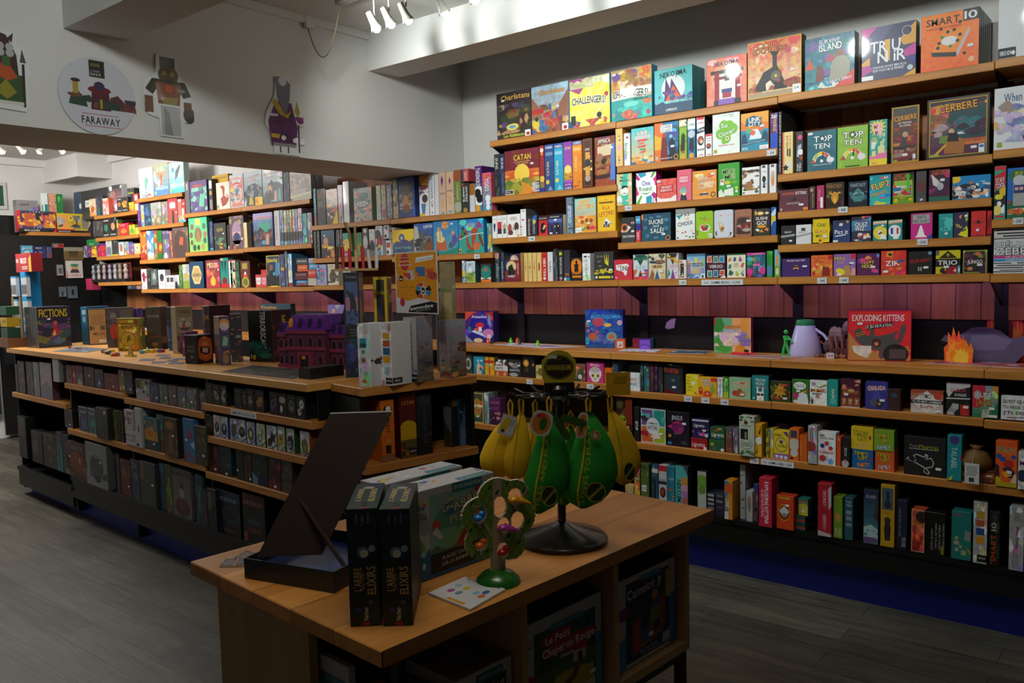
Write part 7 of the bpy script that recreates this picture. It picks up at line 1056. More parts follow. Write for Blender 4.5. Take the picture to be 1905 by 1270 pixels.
row(LP, ID[1], zl, PUZ2, '78 185 535;B 111 111|E .5 .4 .36 .26 6a3020;black puzzle box with a copper oval\n' + '\n'.join('%d %d %d s=%s d=.08;%s;%s' % (a, b, c, k, pw % (s, bl if k == '1c3c88' else gr), t) for a, b, c, k, s, t in (
 (190, 274, 540, '1c3c88', 'E .5 .45 .36 .26 444|E .5 .5 .12 .1 888', 'white puzzle box with a black holed plate'), (277, 368, 558, '1c3c88', 'E .5 .42 .42 .28 222|E .5 .5 .16 .14 aaa', 'white puzzle box with a black twisted ring'),
 (396, 490, 578, '1c3c88', 'P .1,.2,.15,.7,.9,.8,.85,.3,.5,.1 555', 'white puzzle box with a grey comb block'), (493, 592, 592, '1c3c88', 'E .5 .45 .42 .24 222|E .5 .5 .2 .12 6a6a5a', 'white puzzle box with a dark sphere'),
 (603, 703, 618, '1c3c88', 'P .5,.1,.1,.3,.1,.6,.5,.8,.9,.6,.9,.3 6a5c28|E .5 .46 .16 .14 d8d8d8', 'white puzzle box with a golden hexagon'), (722, 832, 643, '284818', 'E .4 .35 .34 .2 888|E .4 .35 .16 .08 c0c2c4|P .5,.5,.6,.8,.9,.75,.8,.5 b09038', 'white puzzle box with silver and gold hooks'),
 (850, 978, 665, '284818', 'P .1,.1,.1,.4,.4,.5,.5,.8,.7,.6,.95,.7,.8,.4,.85,.2,.6,.35,.4,.1 301814', 'white puzzle box with a dark brown puzzle piece'), (986, 1078, 678, '284818', 'P .1,.15,.1,.6,.8,.75,.9,.3 a89830|C .4 .5 .06 302c20', 'white puzzle box with a yellow plate'),
 (1096, 1196, 705, '284818', 'E .5 .42 .42 .3 28284a|E .4 .34 .2 .14 b8babc|E .4 .34 .1 .08 28284a', 'white puzzle box with a navy figure eight'), (1265, 1385, 738, '8a4818', 'E .5 .4 .36 .3 68703c|P .3,.3,.4,.5,.7,.4,.6,.2 88903c', 'white puzzle box with a green grey oval'))))
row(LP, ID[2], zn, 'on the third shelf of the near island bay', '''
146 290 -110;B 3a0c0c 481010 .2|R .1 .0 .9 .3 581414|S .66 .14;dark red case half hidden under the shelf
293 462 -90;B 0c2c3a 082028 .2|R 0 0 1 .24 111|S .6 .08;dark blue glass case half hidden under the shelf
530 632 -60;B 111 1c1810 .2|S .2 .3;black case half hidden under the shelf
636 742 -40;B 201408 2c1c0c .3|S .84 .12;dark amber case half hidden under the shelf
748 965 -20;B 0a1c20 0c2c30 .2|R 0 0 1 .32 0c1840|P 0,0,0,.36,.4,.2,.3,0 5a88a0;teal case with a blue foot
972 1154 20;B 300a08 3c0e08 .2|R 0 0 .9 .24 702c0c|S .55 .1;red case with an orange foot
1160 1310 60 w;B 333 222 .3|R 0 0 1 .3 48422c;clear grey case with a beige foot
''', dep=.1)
row(LP, IB[1], zj, 'on the middle shelf of the second island bay', '''
594 662 527;B 1c1210 111 .1|F aaa .03|S .7 .2;black white framed box, first of three
725 800 560;B 101c30 14264a .2|F aaa .03|T ORBIT .5 .8 .7 .1 a0a8b0|P .3,.1,.5,.6,.7,.1 3a5a90;dark blue white framed box, second of three
808 878 575;B 101c2a 144a5a .3|F aaa .03|T ORBIT .5 .8 .7 .1 a0a8b0|E .5 .4 .3 .14 287888;dark teal white framed box, third of three
882 988 570 o=-.03 d=.07;B 222 222 .2|P .6,.9,.8,.6,.6,.1,.5,.1,.66,.6 583818|E .5 .5 .4 .3 222|S .8 .88;black box with a curved amber shape
1042 1076 600;B 484818 545420 .2;olive box spine
1082 1102 600;B 243018;thin dark green box spine
1106 1130 610;B 301818;thin dark red box spine
''', dep=.08)
row(LP, IC[1], zk, 'on the middle shelf of the third island bay', '''
72 158 582 zb=795 o=-.02;B b8b4b4 aaa .03|a .2 .95 26 781c24 c8c0c0 90282c|R 0 0 .2 .2 a0a820;white and red box on top of a white stack
76 190 798 zb=845 o=-.02 d=.1;B b8b8bc|C .76 .5 .3 888;white flat box, upper of three stacked
82 200 855 zb=905 o=-.02 d=.1;B aaa|C .76 .5 .3 888;white flat box, middle of three stacked
84 200 912 o=-.02 d=.1;B b4b4b8|C .76 .5 .3 888;white flat box, lowest of three stacked
194 262 562 o=-.02 d=.1;B aaa b8b8be .03|P .4,.4,.5,.6,.7,.5,.6,.36 802828|R .1 .02 .5 .1 20242c;tall white box spine with a red mark
290 436 660 o=-.01;B 206068 b86028 .3|R 0 .3 1 .6 c06c24|R 0 0 1 .3 103038|E .45 .5 .32 .2 a8a020|E .45 .52 .22 .13 c85c20|S .72 .22;teal game box with a yellow ring
428 500 632;B 2a6068 6a4a30 .3|P 0,0,0,.3,.5,.4,1,.3,1,0 6a4628;teal and brown landscape box
503 650 665 o=-.03;B 241a10 54380c .4|E .45 .82 .3 .1 886418|P .3,.1,.4,.6,.5,.66,.6,.6,.7,.1 74500c|S .7 .56;dark brown game box with a golden tree
653 708 690;B 4a3010 5a4018 .3;brown and gold box spine
712 832 676 o=-.02;B 306898 3870a8 .1|P .4,.55,.5,.8,.75,.7,.8,.55 88283c|P .1,.3,.9,.1,.9,.02,.5,.1 903040|P .6,.4,1,.5,1,.3 a8c0d0|P 0,0,.3,.1,.1,.2 8a283c|S .3 .5;bright blue game box with red ink shapes
838 966 752 o=-.02;B 2a2a18 343a18 .3|T JUNGLE .5 .88 .8 .1 685420|S .7 .25;dark green jungle game box
''', dep=.07)
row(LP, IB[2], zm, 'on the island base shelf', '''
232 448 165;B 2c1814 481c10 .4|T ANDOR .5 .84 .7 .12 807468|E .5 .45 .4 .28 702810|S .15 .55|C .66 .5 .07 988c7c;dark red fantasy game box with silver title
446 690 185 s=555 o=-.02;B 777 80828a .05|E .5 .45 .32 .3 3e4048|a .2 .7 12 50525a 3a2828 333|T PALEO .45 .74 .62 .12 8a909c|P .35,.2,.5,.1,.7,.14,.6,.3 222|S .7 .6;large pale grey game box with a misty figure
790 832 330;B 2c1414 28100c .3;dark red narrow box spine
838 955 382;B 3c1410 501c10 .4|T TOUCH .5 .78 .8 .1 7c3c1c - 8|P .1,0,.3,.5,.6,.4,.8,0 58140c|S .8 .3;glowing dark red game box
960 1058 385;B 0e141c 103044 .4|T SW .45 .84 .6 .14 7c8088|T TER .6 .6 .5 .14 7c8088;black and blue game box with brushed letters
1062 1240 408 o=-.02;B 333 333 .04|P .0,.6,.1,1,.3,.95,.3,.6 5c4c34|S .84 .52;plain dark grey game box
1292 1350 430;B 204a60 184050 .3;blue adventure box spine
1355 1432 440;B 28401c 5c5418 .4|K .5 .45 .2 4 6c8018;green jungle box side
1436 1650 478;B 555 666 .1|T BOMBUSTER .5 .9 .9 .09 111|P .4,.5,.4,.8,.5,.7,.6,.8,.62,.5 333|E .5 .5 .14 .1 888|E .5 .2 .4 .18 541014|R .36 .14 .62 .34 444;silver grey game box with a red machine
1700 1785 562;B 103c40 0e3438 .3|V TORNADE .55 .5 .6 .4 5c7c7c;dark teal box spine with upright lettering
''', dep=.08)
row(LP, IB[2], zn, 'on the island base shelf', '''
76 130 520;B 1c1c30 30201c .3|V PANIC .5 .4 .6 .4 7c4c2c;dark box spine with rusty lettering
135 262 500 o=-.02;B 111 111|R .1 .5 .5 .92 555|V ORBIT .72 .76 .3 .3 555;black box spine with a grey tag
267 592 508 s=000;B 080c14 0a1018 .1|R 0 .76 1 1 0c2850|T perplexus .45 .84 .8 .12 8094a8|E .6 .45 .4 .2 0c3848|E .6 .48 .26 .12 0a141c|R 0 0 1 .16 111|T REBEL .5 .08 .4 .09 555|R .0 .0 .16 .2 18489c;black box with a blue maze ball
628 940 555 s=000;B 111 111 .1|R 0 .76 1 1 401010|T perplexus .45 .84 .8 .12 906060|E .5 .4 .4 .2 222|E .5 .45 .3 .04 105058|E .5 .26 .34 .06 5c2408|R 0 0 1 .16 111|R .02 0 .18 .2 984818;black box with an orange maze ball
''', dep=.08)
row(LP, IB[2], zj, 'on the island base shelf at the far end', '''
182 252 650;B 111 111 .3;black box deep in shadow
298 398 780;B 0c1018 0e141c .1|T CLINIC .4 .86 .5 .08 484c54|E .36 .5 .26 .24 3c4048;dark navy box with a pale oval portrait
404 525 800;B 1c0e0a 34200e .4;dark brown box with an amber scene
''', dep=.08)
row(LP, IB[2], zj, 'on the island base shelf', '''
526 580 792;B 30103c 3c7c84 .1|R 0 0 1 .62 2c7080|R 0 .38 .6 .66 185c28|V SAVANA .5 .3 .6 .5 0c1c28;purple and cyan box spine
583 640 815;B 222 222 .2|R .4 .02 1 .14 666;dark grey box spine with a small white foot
''', dep=.12)

UPV = Vector((0, 0, .001)); GW = 'boxes displayed on the wall worktop'
# single boxes standing free on a worktop: front bottom corners given, the rest follows
def fb(z, zm, x0, y0, x1, y1, yt, dep, spec, look, n=1, grp=None, mat=None, lift=0, **k):
 ox, oy, s = zm; a = at_z(x0 * s + ox, y0 * s + oy, z); b = at_z(x1 * s + ox, y1 * s + oy, z); pl = Plane(a.x, a.y, b.x - a.x, b.y - a.y)
 wd = (b - a).length; ht = pl.top(a, yt * s + oy) - z; c = (a + b) / 2; c.z = z + .0005 + lift
 for i in range(n):
  game(c + pl.n * (i * (dep + .004)), pl.rot, wd, ht - lift, dep, spec, uniq(look if i == 0 else look + ', ' + ('', 'second', 'third', 'fourth', 'fifth')[i] + ' from the front', ''), grp, mat=mat or PRINT, **k)
 return a, b, pl, ht
zN = (1130, 530, .18373); zO = (1440, 530, .2441); zf = (0, 490, .16539); zg = (240, 540, .14177); zh = (430, 540, .14173); zi = (620, 450, .22843); zo = (590, 700, .16273)
fb(ZW, zM, 105, 614, 436, 617, 250, .035, 'B 58207a 28187a .3|E .5 .5 .34 .4 1a1a90|P 0,1,0,.7,.3,.95,.5,1 d84828|P 1,1,1,.7,.7,.95 d84828|E .52 .55 .16 .1 d82838|P .46,.35,.48,.5,.58,.5,.6,.35 f0e8f0|E .4 .42 .1 .04 e86038|P 0,.3,.05,.2,.3,.0,0,0 8090a8|P .2,.35,.9,.1,.95,.2,.3,.4 c8e0f0|E .82 .3 .2 .14 c880b8|P .75,0,.78,.26,.9,.26,.92,0 e8c8e0|P .1,.5,.14,.3,.2,.3,.2,.5 308a70|E .45 .06 .16 .08 e0c8a0|T Amanite .5 .84 .54 .1 e8e0f4|P .8,.6,.82,.9,.9,.9,.94,.5 8090c0', 'purple game box with red mushrooms on the wall worktop', n=4, grp=GW, side='2a1a60', sidespec='B 2a1a60|V Amanite .5 .8 .3 .4 6a58a8')
fb(ZW, zN, -221, 637, 160, 641, 250, .07, 'B 2050a8 1a4898 .4|a .1 .7 16 3080c8 5060b0 2898c0 c05a60|E .35 .68 .16 .12 c04860|E .6 .6 .1 .05 e8c040|E .2 .3 .12 .1 c06040|E .7 .3 .14 .12 70a8b0|E .7 .3 .08 .07 d06838|T BUTOGOMA .55 .82 .8 .1 48b0d8|C .92 .66 .07 c8a0b8|S .1 .7', 'deep blue game box with sea creatures on the wall worktop', grp=GW, side='1a2a70')
fb(ZW, zN, 1078, 690, 1455, 697, 333, .07, 'B 58b878 f0b888 .3|R 0 0 .5 1 68b080|R .5 .5 1 1 e8a060|P 0,.6,.0,1,.2,1,.3,.8,.2,.6 308a38|P .05,.1,.0,.4,.2,.5,.3,.3,.5,.1,.3,.0 48a040|P .7,.8,.75,1,.95,1,.9,.6,.7,.6 e09838|P .55,0,.6,.2,.75,.3,.9,.1,.95,0 e09030|P .75,.2,.8,.5,.95,.5,.98,.2 d88830|E .45 .45 .3 .2 e0c0d8|a .2 .6 12 e8d0c0 58a858 e09848 9878b8|R 0 .8 .05 1 c03038|T PETITS .5 .74 .4 .08 f09030 8a4a18|T SOLDATS .5 .64 .46 .1 4a78b8 f0e8e0|E .88 .07 .07 .05 222', 'pale game box with green and orange cartoon soldiers', grp=GW, side='a03858')
fb(ZW, zO, 558, 576, 1045, 585, 195, .04, 'B e82838 f03040 .1|a .0 .3 14 d88038 c87030 e0a050|P 0,0,0,.6,.12,.4,.2,.3,.6,.1,.6,0 c88848|P .1,.6,.14,.4,.3,.25,.5,.2,.7,.24,.78,.4,.72,.55,.5,.5,.3,.5,.2,.66 555|P .35,.5,.37,.66,.42,.66,.43,.48 555|P .7,.4,.8,.44,.84,.7,.9,.74,.92,.62,.88,.5,.84,.36,.74,.32 555|P .7,.55,.78,.6,.8,.58,.74,.5 555|C .17 .52 .035 e09028|C .24 .55 .035 e09028|C .17 .52 .018 201418|C .24 .55 .018 201418|C .46 .36 .09 5a2a20|C .46 .34 .04 c89080|a 0 .3 6 6a4858 e8e0d8 d04030|E .76 .14 .2 .2 222|R .66 .05 .92 .24 5a4850|T EXPLODING_KITTENS .48 .86 .82 .13 f0e8e4|P .28,.7,.72,.78,.72,.7,.3,.62 111|T LE_JEU_DE_PLATEAU .5 .7 .42 .06 f0e8e4 - 6|S .2 .74|F b82038 .012', 'large red board game box with a grey cat lying on its back', n=4, grp=GW, side='7a1038', sidespec='B 8a1440|V EXPLODING_KITTENS .5 .5 .8 .5 d870a0')
def small(name, q, mats, loc, label, cat, grp=None, rz=0, **k): return tag(q.build(name, mats, loc=loc, rz=rz, **k), label, cat, grp)
PL = print_mat('glossy plastic', .3, .4)
def cubeat(z, zm, x0, x1, y, d, colr, label, cat='cube box', grp=None, face=None):
 a = at_z(x0 * zm[2] + zm[0], y * zm[2] + zm[1], z); b = at_z(x1 * zm[2] + zm[0], y * zm[2] + zm[1], z); w_ = (b - a).length; c = (a + b) / 2; q = MB(); q.bbox(-w_ / 2, 0, 0, w_ / 2, d, d, .002, lin(colr))
 if face: cover(q, lambda u, v, l: (-w_ / 2 + u * w_, -.0003 - EPS * l, v * d), 1, face)
 return small('toy_cube', q, PL, c + UPV, label, cat, grp, rz=math.atan2((b - a).y, (b - a).x))
cubeat(ZW, zN, 78, 178, 652, .065, 'e06828', 'small orange cube box with a picture window beside the blue game box', face='B e06828|R .2 .15 .8 .8 c8d8e0|P .3,.3,.7,.6,.6,.3 d84860')
cubeat(ZW, zN, 322, 438, 655, .065, '6a3ab8', 'small purple cube box on the wall worktop', face='B 6a3ab8|R .1 .1 .9 .9 8a58d0|P .1,.3,.5,.5,.9,.2,.9,.3,.5,.6,.1,.4 5a2aa0')
cubeat(ZW, zN, 255, 325, 636, .06, '8a1c38', 'dark red cube box behind the purple one')
cubeat(ZW, zN, 425, 466, 636, .06, '105050', 'dark teal cube box behind the purple one')
def meeple(z, px, py, h, colr, label, grp, name='meeple'):
 p = at_z(px, py, z); q = MB(); q.lathe([(h * .3, 0), (h * .3, h * .15), (h * .18, h * .55), (h * .12, h * .6)], 10, 0, 0, 0, lin(colr)); q.ball((0, 0, h * .78), h * .22, 10, 8, lin(colr)); q.box(-h * .4, -h * .12, h * .42, h * .4, h * .12, h * .58, lin(colr))
 return small(name, q, PL, p + UPV, label, 'game piece', grp, smooth=True)
for px, py, c, t in ((908, 638.5, 'f06020', 'orange meeple nearest the purple mushroom box'), (914, 638.5, '181818', 'black meeple beside the nearest orange one'), (950.5, 638.5, '60c820', 'green meeple left of the second orange one'), (962.5, 638.5, 'f06020', 'orange meeple in the middle of the worktop'), (966.5, 641, '181818', 'black meeple beside the middle orange one'), (1000.5, 644, '70d020', 'green meeple standing alone on the worktop')):
 meeple(ZW, px, py, .04, c, t, 'meeples on the wall worktop')
def flat(name, z, pts, spec, label, cat, grp=None, th=.002, mat=None, asp=1.5, hexs='d8d8d8'):
 """flat sheet or board lying on a surface, corners given in image order: near left, near right, far right, far left"""
 P = [at_z(x, y, z) for x, y in pts]; o = P[0].copy(); q = MB(); P = [p - o for p in P]; n = len(P)
 q.mesh([(p.x, p.y, 0) for p in P] + [(p.x, p.y, th) for p in P], [tuple(range(n))[::-1], tuple(range(n, 2 * n))] + [(i, (i + 1) % n, n + (i + 1) % n, n + i) for i in range(n)], lin(hexs))
 cover(q, lambda u, v, l: tuple((P[0].lerp(P[1], u)).lerp(P[3].lerp(P[2], u), v) + Vector((0, 0, th + .0002 + EPS * l))), asp, spec, len(label))
 return small(name, q, mat or PRINT, o + Vector((0, 0, .0008)), label, cat, grp)
flat('board_sheet', ZW, ((918, 641), (1010, 648), (1085, 645), (960, 638)), 'B c8b8c8|A 16 d8d0e0 a05070 6a60a0 e8e0e8', 'spread of pale printed tiles by the meeples', 'game board')
flat('board_sheet', ZW, ((1150, 653), (1220, 655.5), (1232, 651), (1166, 649)), 'B d8d0e0|A 12 e8e8f0 8890b0 c8c0d8 505878', 'heap of white paper tiles in front of the purple cube', 'game board')
flat('board_sheet', ZW, ((1240, 657), (1310, 658.5), (1326, 654), (1262, 651.5)), 'B 6080a0 203050|A 10 8098b8 c8d0e8 304058', 'folded blue game board lying on the worktop', 'game board')
flat('board_sheet', ZW, ((1335, 662), (1450, 668), (1500, 664), (1400, 659)), 'B b08080|A 14 8a6068 787888 c89890 aaa', 'thin printed sheets between the soldiers box and the figures', 'game board')
flat('board_sheet', ZW, ((1720, 676), (1900, 684.5), (1905, 678), (1760, 671)), 'B a04850|A 16 c06868 e0a0a8 602838 d0c0c8', 'red game board under the flame cut-outs', 'game board')
P_ = at_z(1245, 647.5, ZW); q = MB()      # curved blue and white cut-out
out = [(-.04, 0), (.05, 0), (.055, .02), (.035, .03), (.05, .06), (.06, .1), (.045, .13), (.055, .17), (.06, .19), (.02, .185), (-.02, .165), (-.035, .13), (-.01, .12), (-.02, .1), (-.03, .08), (-.01, .07), (-.03, .04)]
q.prism(out, 0, .004, '4a78c8', a=.4); q.prism([(x * .8, z) for x, z in out if z > .1], -.0006, 0, 'c8b0d0'); small('cardboard_standee', q, PRINT, P_, 'wave shaped blue and white cardboard standee', 'standee')
def soldier(px, py, h, c, t):
 p = at_z(px, py, ZW); q = MB(); C_ = lin(c); q.lathe([(.022, 0), (.02, .004)], 14, 0, 0, 0, C_)
 q.tube([(-.012, 0, .004), (-.009, 0, .03), (0, 0, .055)], .006, 8, C_); q.tube([(.016, 0, .004), (.008, 0, .03), (0, 0, .055)], .006, 8, C_); q.tube([(0, 0, .05), (0, 0, .085)], .01, 8, C_, rs=[.008, .011]); q.ball((0, 0, .1), .0095, 10, 8, C_); q.tube([(-.01, 0, .08), (.004, -.01, .068), (.02, -.004, .07)], .004, 6, C_); q.tube([(.01, 0, .08), (.026, -.004, .062), (.03, -.01, .055)], .004, 6, C_)
 o = small('toy_soldier', q, PL, p, t, 'toy soldier', smooth=True); o.scale = (h, h, h)
soldier(1462, 662, 1.35, '30b050', 'green plastic toy soldier on the wall worktop'); soldier(1524, 659, .95, 'e08028', 'small orange toy soldier beside the white bucket')
r_ = empty('toy_bucket', at_z(1498, 661.5, ZW), 0, 'white plastic bucket shaped toy with a green lid and an arm', 'toy'); q = MB(); q.lathe([(.085, 0), (.09, .02), (.075, .09), (.052, .17)], 24, 0, 0, 0, 'b8b0e0'); q.build('body', PL, parent=r_, smooth=True)
q = MB(); q.lathe([(.05, .168), (.052, .185), (.048, .2), (.02, .204)], 20, 0, 0, 0, '2a7a50'); q.build('lid', PL, parent=r_, smooth=True); q = MB(); q.tube([(.055, 0, .15), (.1, 0, .12), (.13, 0, .08)], .008, 8, 'b0a8d8'); q.build('arm', PL, parent=r_, smooth=True)
q = MB(); P_ = at_z(1378, 659.5, ZW); q.tube([(.055 * math.cos(t), .03 * math.sin(t), .008) for t in [6.283 * k / 20 for k in range(20)]], .005, 6, 'd81828', closed=True); q.tube([(.05, 0, .008), (.09, 0, .006)], .006, 6, 'd81828'); small('plastic_hoop', q, PL, P_, 'red plastic hoop lying before the soldiers box', 'hoop', smooth=True)
cubeat(ZW, zO, 402, 458, 563, .03, 'd8d0d8', 'white die block with coloured dots on the worktop', 'die', face='B d8d0d8|C .3 .5 .14 d84040|C .7 .5 .14 4060c0')
random.seed(5); a = at_z(1541, 664, ZW); q = MB()          # rocky tower set
for k in range(26): q.ball((random.uniform(0, .16), random.uniform(0, .03), random.uniform(0, .2)), random.uniform(.018, .034), 7, 5, lin(random.choice(('6a5058', '584048', '785860', '4a343c'))), zs=1.3)
for k in range(5): q.tube([(.02 + k * .03, -.02, 0), (.03 + k * .028, -.035, .06), (.01 + k * .035, -.025, .12)], .008, 6, '7a4038')
small('rock_model', q, PAPER, a, 'brown rocky model tower beside the red board game box', 'game scenery')
q = MB()
for k in range(9): q.ball((k * .02, random.uniform(-.02, .03), .008), random.uniform(.01, .018), 7, 5, lin(random.choice(('6a4038', '8a5040', '5a3434'))))
small('rubble', q, PAPER, at_z(1514, 664.5, ZW), 'low heap of brown rubble pieces between bucket and rocks', 'game scenery')
# cardboard cut-outs at the right end of the worktop
def cut(name, px0, py, yoff, outline, c, label, layers=(), th=.004):
 p = at_z(px0, py, ZW); p.y += yoff; q = MB(); q.prism([(x * .001, z * .001) for x, z in outline], 0, th, lin(c), a=.3)
 for i, (o2, c2) in enumerate(layers): q.prism([(x * .001, z * .001) for x, z in o2], -.0006 * (i + 1), 0, lin(c2))
 small(name, q, PRINT, p, label, 'standee', 'cardboard cut-outs at the right end of the worktop')
fl = lambda x, w_, h: [(x, 0), (x + w_, 0), (x + w_ * 1.05, h * .5), (x + w_ * .92, h * .78), (x + w_ * .85, h * .6), (x + w_ * .68, h * .9), (x + w_ * .6, h * .66), (x + w_ * .42, h), (x + w_ * .34, h * .7), (x + w_ * .16, h * .84), (x + w_ * .14, h * .5), (x - w_ * .04, h * .4)]
cut('flame_cutout', 1757, 672, .0, fl(0, 90, 175), 'f06828', 'mushroom cloud shaped orange cut-out', [(fl(10, 70, 120), 'f8a030')])
cut('flame_cutout', 1771, 673, -.03, fl(0, 95, 130), 'f89018', 'yellow orange flame cut-out in front of the cloud', [(fl(16, 60, 80), 'f8c838')])
cut('creature_cutout', 1780, 672, .02, [(0, 0), (250, 0), (300, 60), (330, 130), (300, 170), (280, 130), (230, 120), (180, 160), (120, 175), (60, 170), (20, 140), (-20, 120), (-60, 130), (-80, 100), (-30, 90)], '58506a', 'long grey purple creature cut-out lying on its back', [([(40, 60), (200, 60), (240, 110), (150, 140), (60, 130)], '6a6480')])
cut('flame_cutout', 1818, 672, .035, fl(0, 230, 300), 'd83038', 'tall red and orange flame cut-out behind the creature', [(fl(40, 60, 270), 'f07828'), (fl(140, 60, 220), 'f09030'), ([(80, 120), (140, 120), (150, 180), (130, 230), (90, 230), (70, 180)], '6a2428')])
cut('flame_cutout', 1797, 671, -.02, fl(0, 80, 60), 'd8d0f0', 'low white and violet smoke cut-out')
cut('fish_bowl_cutout', 1845, 673, -.02, [(0, 0), (80, 0), (90, 30), (70, 50), (60, 110), (40, 60), (10, 50), (-10, 25)], '3868c8', 'blue and white bowl cut-out near the edge', [([(10, 10), (70, 10), (60, 40), (15, 40)], 'e06048')])
cut('flame_cutout', 1890, 674, -.0, fl(0, 150, 190), 'c82028', 'dark red flame cut-out at the right edge', [(fl(30, 60, 110), 'f05820')])
# things on the island worktop
GI = 'boxes standing on the island worktop'
fb(ZC, zf, 440, 955, 812, 926, 492, .045, 'B 28203c 1c2438 .3|a .05 .7 34 38305a 583a68 2a4a50 6a6830|P .4,.3,.5,.55,.56,.55,.66,.3 a82030|P .42,.28,.5,.44,.54,.3 d0a860|C .53 .6 .05 a85a38|P .4,.14,.6,.26,.8,.12,.6,.06 486888|T FICTIONS .48 .85 .86 .2 b8a828 181420|S .34 .7', 'dark fantasy game box with large yellow title, far island end', n=5, grp=GI, mat=WRAP, side='3a3c40', sidespec='B 444 555 .3|A 8 777 333')
fb(ZC, zf, 930, 912, 1000, 915, 488, .2, 'B 205878 1c5068 .1|R .2 .8 .8 .92 88a8b0|R .3 .6 .7 .74 6890a0|a .1 .5 4 183848', 'steel blue box spine beside the cardboard coloured box', grp=GI)
fb(ZC, zf, 1005, 918, 1215, 908, 510, .05, 'B a07840 a87e48 .1|F 28241c .02|l .1 .9 .55 .85 6 7a5828|R .08 .4 .2 .52 302820|R .24 .42 .34 .5 504030|R .64 .4 .9 .52 504838|T MELON .55 .3 .6 .08 282018|R .55 .05 .95 .14 c8c0b0', 'cardboard brown box showing its back cover', grp=GI, side='181818')
fb(ZC, zf, 1215, 950, 1525, 935, 498, .06, 'B 4a3c40 403438 .3|a .5 .95 10 5a4a50 302428|E .25 .4 .14 .2 b03020|T MM .25 .8 .2 .16 888|R .5 .6 .96 .96 58504e', 'maroon and grey game box with a red glow', grp=GI, mat=WRAP)
fb(ZC, zf, 1330, 988, 1582, 985, 618, .075, 'B b09028 a88820 .3|F 8a6c18 .05|E .48 .36 .34 .24 8a6a18|E .48 .36 .3 .21 b8982c|P .4,.25,.45,.45,.55,.5,.6,.35,.5,.3 6a5010|C .3 .36 .02 a03838|C .66 .36 .02 7a4880|R .04 .82 .96 .86 7a6018|T RITUAL .5 .72 .6 .1 3c3410|R .1 .02 .2 .08 242010|S .74 .58', 'golden yellow game box with a circular emblem', grp=GI, side='8a8a30', sidespec='B 989440 607028 .3|V RITUAL .5 .6 .4 .4 38380c')
GR = dict(grp=GI)
fb(ZC, zg, 150, 740, 210, 735, 235, .05, 'B 40206a 4a2878|T UNO .5 .6 .9 .16 e0b828 a03028 6|E .4 .1 .2 .1 c87838', 'small purple card pack between golden and grey boxes', **GR)
fb(ZC, zg, 246, 775, 435, 770, 220, .2, 'B 4e443e 3a302a .3|P .45,.88,.5,1,.52,1,.5,.88 111|a .2 .5 8 5a4434 6a3a28 222|T SCYTHE .5 .78 .8 .06 a89c94|T M .52 .12 .3 .1 a87820|l .4 .7 .05 .07 1 888', 'tall grey brown box with thin silver lettering', mat=WRAP, **GR)
fb(ZC, zg, 510, 792, 635, 792, 220, .2, 'B 333 28466a .3|R 0 .7 1 1 333|E .4 .4 .3 .16 2858a0|E .05 .45 .1 .14 8a6440|T M .66 .12 .3 .08 b88820|S .1 .03', 'dark box with a blue nebula beside the zombie box', mat=WRAP, **GR)
fb(ZC, zg, 640, 835, 860, 815, 215, .07, 'B 988868 684a58 .3|R 0 .46 1 1 908060|E .5 .6 .36 .12 444|C .3 .62 .07 aaa|C .5 .6 .07 a05840|C .7 .62 .07 b0a8a0|T ZOMBICIDE .5 .73 .9 .08 d8d0b8 333|l .1 .9 .86 .94 3 483828|a 0 .4 12 6a2838 38385a 905060|P 0,0,0,.06,.2,.0 d0a020', 'beige and purple game box with cartoon zombies', mat=WRAP, **GR)
fb(ZC, zg, 703, 865, 755, 868, 545, .1, 'B 5a2858 40204a .2|E .5 .5 .3 .2 a8385a|P .3,.4,.5,.6,.7,.4 98a0c0', 'small purple box behind the black hexagonal box', **GR)
a, b, pl, h = fb(ZC, zg, 905, 970, 1112, 945, 590, .12, 'B 180c0a 200e0a .1|P .08,.2,.05,.5,.1,.85,.4,.96,.9,.85,.95,.5,.9,.15,.5,.06 a84818|P .16,.4,.2,.6,.8,.55,.8,.35,.5,.3 201010|P .3,.4,.35,.56,.7,.52,.66,.36 b09078|E .5 .68 .2 .08 c07040|P .3,.25,.5,.3,.7,.24,.5,.18 c05820|E .5 .9 .14 .05 c06828', 'black and orange corner box with an open book picture', leftspec='B 180e0c|T BOOK .5 .6 .6 .1 888078|T ROUTE .5 .45 .6 .1 888078|T 5 .55 .24 .3 .1 888078|a .6 1 6 382820 241814', **GR)
fb(ZC, zg, 1207, 985, 1345, 975, 345, .16, 'B 38305c 3c3460 .1|R .12 .66 .88 .96 58486a|C .5 .84 .12 c88828|C .5 .8 .09 c0b0b0|R .12 .36 .88 .62 405a48|P .2,.4,.4,.6,.8,.56,.7,.4 88a890|R .16 .04 .86 .3 5a4440|P .2,.2,.4,.28,.9,.24,.8,.3 c08820|E .5 .12 .3 .1 8a6838', 'tall violet box with three character windows', mat=WRAP, side='5a5060', **GR)
fb(ZC, zg, 1350, 940, 1500, 932, 315, .16, 'B 111 201610 .2|a .5 .95 10 6a3a28 a86a48 302018|a 0 .45 10 7a3418 302430 9a5a30|R .45 .5 .9 .56 888|C .5 .94 .0 888', 'black box with dark copper pictures beside the violet one', **GR)
fb(ZC, zg, 985, 785, 1080, 788, 205, .2, 'B 241818 30181c .2|R .0 .1 .3 1 58505a|T CLANK .6 .75 .6 .1 b88820|a .1 .6 5 401c20', 'dark maroon box seen behind the violet one', mat=WRAP, **GR)
